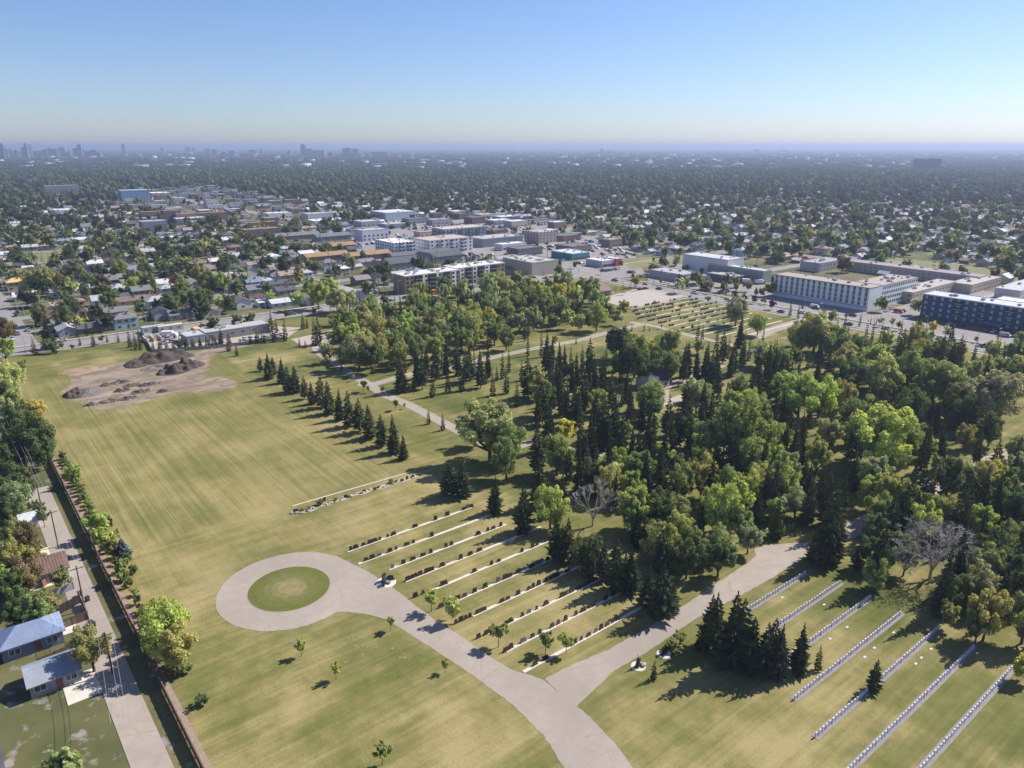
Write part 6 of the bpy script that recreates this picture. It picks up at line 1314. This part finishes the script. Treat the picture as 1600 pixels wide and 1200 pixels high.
for j, off in enumerate((-1.1, .35, 1.1)):
    pts = []
    for (x0, y0, h0), (x1, y1, h1) in zip(chain[:-1], chain[1:]):
        for s_ in range(8):
            f = s_ / 8; pts.append((x0 + (x1 - x0) * f + BX * off, y0 + (y1 - y0) * f + BY * off, h0 - .42 + (h1 - h0) * f - 3.2 * f * (1 - f)))
    m = MB()
    for p_, q_ in zip(pts[:-1], pts[1:]): m.tube(p_, q_, .024, .024, 4, cap=False)
    cu = m.mesh('overhead_wire', M_galv)
    o = link('overhead_wire', cu); tag(o, ['overhead wire on the garden side of the lane poles', 'middle overhead wire along the lane poles', 'overhead wire on the fence side of the lane poles'][j], 'wire', 'overhead wires along the lane')

# ---------------------------------------------------------------- street lamps and tall poles
def lampbuild():
    o = empty('street_lamp'); m = MB(); m.tube((0, 0, -.2), (0, 0, 9), .13, .08, 7); part('pole', m.mesh('pole', M_galv), o); m = MB(); m.tube((0, 0, 8.8), (.9, 0, 9.5), .06, .05, 6); m.tube((.9, 0, 9.5), (2.3, 0, 9.6), .05, .05, 6); part('arm', m.mesh('arm', M_galv), o); m = MB(); m.box(2.2, 2.9, -.16, .16, 9.52, 9.68); part('lamp_head', m.mesh('lamp_head', M_white), o); return o
LAMP = Proto(lampbuild)
for b in range(10, 352, 37): later(LAMP.place(*W(-262.3, b), ROT + math.pi), 'street lamp on the cemetery pavement', 'street lamp', 'street lamps')
for b in range(28, 500, 37): later(LAMP.place(*W(-280, b), ROT), 'street lamp before the houses', 'street lamp', 'street lamps')
for a in range(-240, 180, 33): later(LAMP.place(*W(a, 352.6), ROT + math.pi / 2), 'street lamp on the cemetery kerb', 'street lamp', 'street lamps'); later(LAMP.place(*W(a + 16, 368.4), ROT - math.pi / 2), 'street lamp on the apartment kerb', 'street lamp', 'street lamps')
for a in range(-480, -285, 36): later(LAMP.place(*W(a, 18), ROT - math.pi / 2), 'pale street lamp along the wide left street', 'street lamp', 'street lamps')
def tallbuild():
    o = empty('power_pole'); m = MB(); m.tube((0, 0, -.3), (0, 0, 15), .2, .12, 7); part('pole', m.mesh('pole', M_pole), o); m = MB(); m.box(-.08, .08, -1.3, 1.3, 13.6, 13.75); m.box(-.08, .08, -1.1, 1.1, 12.3, 12.42); part('crossarm', m.mesh('crossarm', M_pole), o); return o
TP = Proto(tallbuild)
for x, y in [(586, 462), (592, 462), (300, 450), (520, 437), (625, 402), (835, 405), (825, 395), (855, 403), (880, 455), (1075, 415), (1150, 458), (1115, 420), (1020, 415), (960, 420), (455, 430), (690, 395), (150, 445), (210, 462), (330, 420), (1040, 412), (1270, 440), (1180, 435)]: later(TP.place(*g(x, y), ROT + math.pi / 2 * (x % 2)), 'tall wooden power pole', 'utility pole', 'tall power poles of the town')

# ---------------------------------------------------------------- vehicles
def carbuild(kind):
    def f():
        o = empty({'car': 'parked_car', 'van': 'parked_van', 'pickup': 'pickup_truck'}[kind]); m = MB()
        if kind == 'car': body = [(-2.2, .35), (2.2, .35), (2.25, .75), (1.9, .88), (1.0, .95), (-1.7, .98), (-2.2, .9)]; cab = [(1.05, .93), (.35, 1.45), (-1.0, 1.47), (-1.75, .95)]
        elif kind == 'van': body = [(-2.6, .4), (2.6, .4), (2.65, .95), (2.2, 1.15), (1.5, 1.95), (1.2, 2.05), (-2.5, 2.05), (-2.6, 1.9)]; cab = [(2.17, 1.18), (1.53, 1.92), (.6, 1.85), (.6, 1.2)]
        else: body = [(-2.7, .45), (2.7, .45), (2.7, 1.0), (2.4, 1.1), (1.2, 1.15), (-2.65, 1.12)]; cab = [(1.3, 1.12), (.7, 1.8), (-.75, 1.8), (-.95, 1.12)]
        m.prism(body, -.88, .88); part('body', m.mesh('body', M_car), o); m = MB(); w_ = .905 if kind == 'van' else .76
        m.prism(cab, -w_, w_); part('window', m.mesh('window', M_cglass), o)
        if kind != 'van': m = MB(); zz = max(c[1] for c in cab); m.box(min(cab[1][0], cab[2][0]) + .1, max(cab[1][0], cab[2][0]) - .05, -.74, .74, zz - .04, zz + .05); part('roof', m.mesh('roof', M_car), o)
        wm = MB(); wm.tube((0, -.11, 0), (0, .11, 0), .34, .34, 10); wme = wm.mesh('wheel', M_tyre)
        for x in (-1.4, 1.4):
            for y in (-.82, .82): part('wheel', wme, o, (x, y, .34))
        return o
    return f
VP = {k: Proto(carbuild(k)) for k in ('car', 'van', 'pickup')}
CCOL = {'white': (.72, .72, .73), 'silver': (.42, .43, .45), 'black': (.018, .018, .02), 'grey': (.16, .165, .175), 'red': (.34, .03, .03), 'blue': (.03, .09, .28), 'dark-blue': (.02, .035, .09), 'beige': (.42, .36, .27)}
rv = random.Random(12)
def vehicle(a, b, along_a, kind=None, col=None, phrase=''):
    kind = kind or rv.choices(['car', 'van', 'pickup'], [70, 12, 18])[0]; col = col or rv.choices(list(CCOL), [26, 18, 20, 16, 7, 5, 5, 3])[0]
    X, Y = W(a, b); o = VP[kind].place(X, Y, ROT + (0 if along_a else math.pi / 2) + rv.choice((0, math.pi)) + rv.uniform(-.04, .04), {'body': CCOL[col], 'roof': CCOL[col]}, None, .035); later(o, f"{col} {kind if kind != 'pickup' else 'pickup truck'} {phrase}".strip(), kind if kind != 'pickup' else 'pickup truck', 'vehicles of the town'); return o
for x, y, al, kd, cl_ in [(27, 489, 1, 'car', 'dark-blue'), (25, 494, 1, 'car', 'black'), (2, 500, 1, 'car', 'black'), (3, 505, 1, 'car', 'white'), (44, 517, 1, 'car', 'silver'), (28, 523, 1, 'car', 'grey'), (20, 531, 1, 'car', 'white'), (97, 533, 0, 'car', 'white'), (498, 482, 0, 'car', 'white'), (610, 471, 0, 'car', 'grey'), (691, 456, 0, 'car', 'white'), (743, 449, 0, 'car', 'white'), (1273, 481, 1, 'van', 'white'), (1275, 483, 1, 'car', 'black'), (1332, 494, 1, 'car', 'dark-blue'), (1385, 487, 0, 'car', 'white'), (1392, 484, 0, 'car', 'silver'), (1000, 453, 0, 'car', 'black'), (1008, 452, 0, 'car', 'black'), (1570, 526, 1, 'van', 'silver')]:
    a, b = L(x, y); vehicle(a, b, al, kd, cl_, 'on the roadway')
for b in (90, 140, 205, 250, 300, 335): vehicle(-267.5, b + rv.uniform(-9, 9), 0, None, None, 'driving on the main road'); vehicle(-274.5, b + rv.uniform(-20, 20), 0, None, None, 'driving on the main road')
for a in (-230, -190, -150, -100, -60, -20, 15): vehicle(a, 357.2, 1, None, None, 'driving on the side road'); vehicle(a + rv.uniform(5, 25), 363.8, 1, None, None, 'driving on the side road')
for a in list(range(-36, 44, 3)):
    if rv.random() < .45: vehicle(a, 399, 0, None, None, 'parked before the dark blue block')
for i in range(14):
    if rv.random() < .75: vehicle(-58, 404 + i * 4.5, 1, None, None, 'parked between the blocks')
def lot(p, rows_, n, ph, dens=.8):
    (A0, B0), (A1, B1) = L(*p[0]), L(*p[1])
    for r_ in range(rows_):
        for i in range(n):
            a = A0 + (A1 - A0) * (r_ + .5) / rows_; b = B0 + (B1 - B0) * (i + .5) / n
            if rv.random() < dens and not blocked(a, b, 2.4): vehicle(a, b, 1, None, None, ph)
lot(((1060, 446), (1150, 458)), 3, 15, 'in the car sales lot', .85); lot(((540, 455), (600, 459)), 2, 9, 'beside the brown apartment block'); lot(((752, 372), (830, 366)), 4, 12, 'in the supermarket car park', .6); lot(((960, 418), (1010, 436)), 3, 9, 'by the street crossing', .45); lot(((870, 405), (920, 415)), 2, 9, 'before the teal store', .7); lot(((640, 360), (690, 352)), 2, 10, 'by the long hall', .6)
for x, y in [(277, 525), (284, 524), (292, 527), (300, 528), (305, 524), (288, 530), (297, 522), (262, 531), (270, 535), (255, 537), (382, 531), (392, 531), (402, 531), (414, 529), (425, 527), (432, 526), (441, 524)]: a, b = L(x, y); vehicle(a, b, rv.random() < .5, rv.choice(['van', 'pickup', 'car']), rv.choice(['white', 'white', 'silver', 'beige']), 'in the works yard')
cv, cf = [], []
for x0, x1, z0, z1 in ((-2.2, 2.2, .3, .95), (-1.5, 1., .95, 1.5)):
    o_ = len(cv); cv += [(x, y, z) for z in (z0, z1) for x, y in ((x0, -.85), (x1, -.85), (x1, .85), (x0, .85))]; cf += [(o_ + a, o_ + b, o_ + c) for a, b, c in ((0, 1, 5), (0, 5, 4), (1, 2, 6), (1, 6, 5), (2, 3, 7), (2, 7, 6), (3, 0, 4), (3, 4, 7), (4, 5, 6), (4, 6, 7))]
cx, cyy, cr, cc_ = [], [], [], []
for tries in range(9000):
    p_ = COMM[rv.choice((0, 1))]; P = np.array(p_); a = round(rv.uniform(P[:, 0].min(), P[:, 0].max()) / 11) * 11 + rv.choice((0, 5)); b = round(rv.uniform(P[:, 1].min(), P[:, 1].max()) / 2.8) * 2.8
    if math.sin(a * .031) + math.sin(b * .043) < .1 or not inside(np.array([a]), np.array([b]), p_)[0] or blocked(a, b, 2.6): continue
    X, Y = W(a, b); cx.append(X); cyy.append(Y); cr.append(ROT + rv.uniform(-.04, .04)); cc_.append(rv.choice(list(CCOL.values())))
    if len(cx) > 900: break
cx = np.array(cx); stuff('parked_cars', [joined('', (np.array(cv), np.array(cf), np.zeros(len(cv), int)), cx, np.array(cyy), cx * 0, np.array(cr), cx * 0 + 1, cx * 0 + 1, cx * 0 + 1, np.array(cc_)[:, None, :], None)], M_attr, 'small cars standing in the car parks of the commercial strip', 'cars')
# motorhomes / trucks in the sales lot
def truckbuild():
    o = empty('box_truck'); m = MB(); m.box(-3.6, 1.6, -1.2, 1.2, .9, 3.2); part('cargo_box', m.mesh('cargo_box', M_white), o); m = MB(); m.prism([(1.7, .5), (3.6, .5), (3.6, 1.3), (2.9, 2.3), (1.7, 2.4)], -1.05, 1.05); part('cab', m.mesh('cab', M_white), o); m = MB(); m.prism([(3.5, 1.35), (2.95, 2.2), (2.3, 2.15), (2.3, 1.35)], -1.07, 1.07); part('window', m.mesh('window', M_cglass), o)
    m = MB(); m.box(-3.5, 3.4, -.9, .9, .45, .89); part('chassis', m.mesh('chassis', M_dark), o); wm = MB(); wm.tube((0, -.14, 0), (0, .14, 0), .45, .45, 10); wme = wm.mesh('wheel', M_tyre); [part('wheel', wme, o, (x, y, .45)) for x in (-2.4, 2.6) for y in (-1., 1.)]; return o
BT = Proto(truckbuild)
for x, y, lb in [(1168, 443, 'white box truck beside the grey-green warehouse'), (1187, 444, 'second white box truck nearest the white apartment block'), (1105, 437, 'white box truck behind the car sales lot'), (266, 527, 'white box truck inside the works yard'), (1385, 470, 'white round-nosed truck by the wing of the white apartment block')]: tag(BT.place(*g(x, y), ROT + .5 * (x % 3), z=.02), lb, 'truck', 'box trucks')
# orange school bus
t = empty('school_bus', (*g(679, 460), .03), ROT + math.pi / 2); tag(t, 'orange-yellow school bus on the main road in front of the brown apartment block', 'bus')
M_bus = plain('bus_paint', (.72, .21, .012), .4, .05, 1, spec=.5); m = MB(); m.prism([(-5.2, .6), (5.4, .6), (5.4, 1.5), (4.2, 1.7), (4.0, 2.9), (3.7, 3.05), (-5.0, 3.05), (-5.2, 2.8)], -1.2, 1.2); part('body', m.mesh('body', M_bus), t)
m = MB(); m.box(-.45, .45, -.01, .03, -.4, .4); wme = m.mesh('window', M_cglass)
for i in range(8): part('window', wme, t, (-4.5 + i * 1.08, 1.2, 2.25)); part('window', wme, t, (-4.5 + i * 1.08, -1.2, 2.25), math.pi)
m = MB(); m.tube((0, -.15, 0), (0, .15, 0), .5, .5, 10); wme = m.mesh('wheel', M_tyre); [part('wheel', wme, t, (x, y, .5)) for x in (-3.4, 3.6) for y in (-1.08, 1.08)]
m = MB(); m.box(-5.25, 4, -1.225, 1.225, 1.55, 1.65); part('stripe', m.mesh('stripe', M_dark), t)

# ---------------------------------------------------------------- works yard
p_, r_ = L(322, 534), L(420, 518); a1 = max(p_[0], r_[0])
block('workshop', 'long grey works-yard building with pale flat roof', 'workshop', a1 - 10, a1, p_[1], r_[1], 4.4, (.25, .25, .245), (.40, .40, .37), units=3, parapet=.15, wins=[('a', 6, 1, 1.6, 1.0, 2.6, 0, M_glass)])
block('workshop', 'lavender-roofed end bay of the works-yard building', 'workshop', a1 - 9, a1 + .6, p_[1] - 9, p_[1] - .3, 4.0, (.28, .28, .30), (.42, .42, .48), units=1, parapet=.1)
def bins(px, py, ea, eb, label):
    a, b = L(px, py); t = empty('storage_bay', (*W(a, b), 0), ROT); tag(t, label, 'storage bay', 'open concrete storage bays'); m = MB(); n = 4
    part('wall', (lambda q_: (q_.box(-ea / 2, -ea / 2 + .4, -eb / 2, eb / 2, 0, 2.2), q_.mesh('wall', M_conc))[1])(MB()), t)
    dm = MB(); dm.box(-ea / 2 + .42, ea / 2, -.2, .2, 0, 2.0); dme = dm.mesh('divider', M_conc)
    for i in range(n + 1): part('divider', dme, t, (0, -eb / 2 + .2 + i * (eb - .4) / n, 0))
    for i in range(n):
        m = MB(); rr = random.Random(i); m.add([(x * (eb / n * .45), y * (eb / n * .42), 0) for x, y in ((-1, -1), (1, -1), (1, 1), (-1, 1))] + [(0, 0, 1.5)], [(0, 1, 4), (1, 2, 4), (2, 3, 4), (3, 0, 4)]); part('heap', m.mesh('heap', [M_grav, M_soil2, M_soil, M_mulch][i]), t, (0, -eb / 2 + (i + .5) * eb / n, 0))
bins(338, 516, 6, 26, 'row of open storage bays behind the works-yard building'); bins(250, 530, 7, 14, 'open storage bays at the left wall of the works yard')
block('site_cabin', 'pale long site cabin near the yard corner', 'cabin', *(lambda q_: (q_[0] - 4, q_[0], q_[1] - 5, q_[1] + 6))(L(240, 519)), 2.8, (.40, .40, .42), (.42, .42, .44), units=0, parapet=.05, wins=[('a', 3, 1, 1.2, .9, 1.6, 0, M_glass)])
block('site_cabin', 'beige low site cabin between yard trees', 'cabin', *(lambda q_: (q_[0] - 4, q_[0], q_[1] - 6, q_[1] + 6))(L(268, 517)), 2.8, (.46, .42, .35), (.52, .49, .45), units=0, parapet=.05, wins=[('a', 3, 1, 1.2, .9, 1.6, 0, M_glass)])
block('container', 'yellow shipping container in the works yard', 'container', *(lambda q_: (q_[0] - 6, q_[0], q_[1] - 1.5, q_[1] + 1.5))(L(311, 522)), 2.6, (.55, .40, .13), (.60, .47, .18), units=0, parapet=.04, z=.02)
def yardwall(p, r_, label, h=1.6):
    A0, B0 = L(*p); A1, B1 = L(*r_); ln = math.hypot(A1 - A0, B1 - B0); t = empty('yard_fence', (*W((A0 + A1) / 2, (B0 + B1) / 2), 0), ROT + math.atan2(B1 - B0, A1 - A0)); tag(t, label, 'fence', 'works-yard fences'); n = round(ln / 3); w_ = ln / n; m = MB(); m.box(-w_ / 2 + .03, w_ / 2 - .03, -.03, .03, .05, h); me = m.mesh('panel', M_greyf2); m = MB(); m.box(-.06, .06, -.06, .06, -.2, h + .15); mp = m.mesh('post', M_galv)
    for i in range(n): part('panel', me, t, (-ln / 2 + (i + .5) * w_, 0, 0))
    for i in range(n + 1): part('post', mp, t, (-ln / 2 + i * w_, 0, 0))
M_greyf2 = plain('yard_cladding', (.26, .28, .27), .8, .12, .6)
yardwall((221, 519), (238, 551), 'pale panel fence along the left side of the works yard'); yardwall((240, 551), (330, 545), 'panel fence between the works yard and the bare patch'); yardwall((332, 545), (446, 531), 'panel fence along the field side of the works yard')
poly_sheet('yard_surface', LP([(222, 519), (239, 550), (332, 544), (446, 530), (470, 512), (400, 508), (300, 512)]), M_grav, .018)

# ---------------------------------------------------------------- far skyline
def tower(px, ybase, ytop, wpx, col, label, name='tower', cap=True, group=None, dpt=1.):
    X, Y = g(px, ybase); D = depth(X, Y); wd = wpx * D / FPX; h = hfrom(Y, ytop); o = empty(name, (X, Y, 0), rt2.uniform(-.3, .3)); tag(o, label, 'tower', group)
    m = MB(); m.box(-wd / 2, wd / 2, -wd * dpt / 2, wd * dpt / 2, 0, h * .94); part('wall', m.mesh('wall', M_wall), o, color=col)
    n = max(3, int(h / 9)); m = MB()
    for i in range(n): z = h * .9 * (i + .55) / n; m.box(-wd / 2 - .4, wd / 2 + .4, -wd * dpt / 2 - .4, wd * dpt / 2 + .4, z, z + h * .4 / n)
    p_ = part('window_band', m.mesh('window_band', M_glass), o)
    m = MB(); m.box(-wd * .3, wd * .3, -wd * .25 * dpt, wd * .25 * dpt, h * .94, h); part('roof', m.mesh('roof', M_wall), o, color=tuple(c * .8 for c in col))
sky_ = [(2, 250, 222, 5), (7, 250, 224, 5), (13, 248, 231, 4), (18, 247, 233, 6), (27, 247, 234, 5), (33, 246, 236, 5), (40, 247, 230, 7), (45, 249, 223, 4.5), (50, 247, 225, 4), (58, 246, 236, 6), (66, 246, 235, 5), (73, 246, 233, 6), (82, 247, 231, 7), (90, 247, 232, 7), (101, 246, 230, 10), (110, 246, 236, 6), (120, 247, 231, 6), (127, 247, 225, 6), (133, 246, 233, 4), (140, 246, 236, 6), (150, 247, 234, 10), (157, 247, 237, 6), (194.5, 242, 225, 5), (255, 240, 231, 6), (295, 240, 230, 7), (304, 240, 230, 4), (323, 242, 232, 4), (328, 242, 232, 4), (337, 243, 233, 9), (352, 245, 238, 9), (365, 245, 235, 8), (395, 244, 234, 11), (388, 246, 240, 22), (409, 243, 233, 4), (453, 246, 235, 5), (475, 246, 225, 7), (484, 246, 232, 9), (500, 246, 234, 18), (518, 247, 238, 8), (545, 246, 231, 14), (558, 246, 232, 8), (550, 247, 240, 30), (594, 245, 237, 26), (575, 246, 240, 9), (940, 241, 232, 4), (952, 241, 236, 12), (970, 241, 238, 10), (1182, 240, 233, 5), (1030, 240, 237, 16), (430, 246, 241, 12), (1225, 238, 234, 8)]
sk = sorted(sky_)
for i, (px, yb, yt, wp) in enumerate(sk):
    c_ = rt2.choice([(.20, .22, .28), (.26, .26, .30), (.17, .18, .22), (.34, .33, .36), (.27, .22, .21)])
    tower(px, yb, yt, wp, c_, f"hazy skyline {'tower' if yb - yt > 8 else 'block'} on the horizon, {ordn(i + 1)} counted from the downtown end", 'tower' if yb - yt > 8 else 'office_block', group='towers on the far skyline')
for i, (px, wp, yt) in enumerate([(1430, 9, 247), (1437.5, 6, 249), (1445, 9, 247.5), (1453, 7, 249), (1460, 9, 246.5)]):
    pass
t = empty('high_rise', (*g(1446, 268), 0), .1); X, Y = g(1446, 268); D = depth(X, Y); u_ = D / FPX; h = hfrom(Y, 247.5); tag(t, 'wide red-brown high-rise slab pair standing above the far suburb', 'high-rise')
for x0, x1, k in ((-20, -7, .98), (-6.8, 6, .93), (6.2, 14, 1.), (14.2, 21, .97)):
    m = MB(); m.box(x0 * u_, x1 * u_, -9, 9, 0, h * k); part('wall', m.mesh('wall', M_wall), t, color=(.235, .115, .105))
m = MB()
for i in range(12): m.box(-19 * u_, 20 * u_, -9.3, 9.3, h * (.05 + i * .073), h * (.05 + i * .073) + 1.1)
part('window_band', m.mesh('window_band', M_glass), t)
for x0, y0, x1, y1, yt, lb in [(1390, 273, 1407, 272, 270.5, 'bright white flat hall left of the red high-rise'), (1465, 270, 1520, 271, 267.5, 'long pale mall right of the red high-rise'), (1530, 270, 1590, 271, 267.8, 'pale mall wing furthest from the red high-rise'), (1412, 267.5, 1428, 268, 265.5, 'pale low wing beside the red high-rise')]:
    blockpx('mall', lb, 'mall', (x0, y0), (x1, y1), 60, yt, (.5, .48, .5), (.72, .72, .72), units=0)
poly_sheet('river', [L(*p) for p in [(250, 257.5), (268, 257), (283, 259), (275, 262), (252, 261)]], glass('river_water', (.10, .13, .17), .05), .3)
# low rise of land at the left horizon
n = 60; V = []; F = []
for i in range(n + 1):
    x = -17000 + 30000 * i / n; hh = 114 * math.exp(-((x + 16500) / 9000) ** 2) * (1 + .12 * math.sin(i * 1.3)) - 2
    V += [(x, 22000, -4), (x, 24500, max(hh, -3)), (x, 27500, -4)]
for i in range(n): o = 3 * i; F += [(o, o + 3, o + 4, o + 1), (o + 1, o + 4, o + 5, o + 2)]
struct('hills', mesh_np('hills', V, F, plain('hill_ground', (.07, .075, .055), .95, .2, .002)), False)

# ---------------------------------------------------------------- haze
m = MB(); m.box(-31000, 31000, -31000, 31000, -5.5, 119); hz = link('haze', m.mesh('haze', [])); hz['kind'] = 'stuff'; hz['label'] = 'thin blue summer haze over the whole town'
hm, hnt, hout = newmat('haze_air'); pv = hnt.nodes.new('ShaderNodeVolumePrincipled'); pv.inputs['Density'].default_value = HAZE_DENSITY; pv.inputs['Color'].default_value = (.52, .62, .84, 1); pv.inputs['Anisotropy'].default_value = .25
hnt.links.new(pv.outputs[0], hout.inputs['Volume']); hz.data.materials.append(hm)
autolabel()
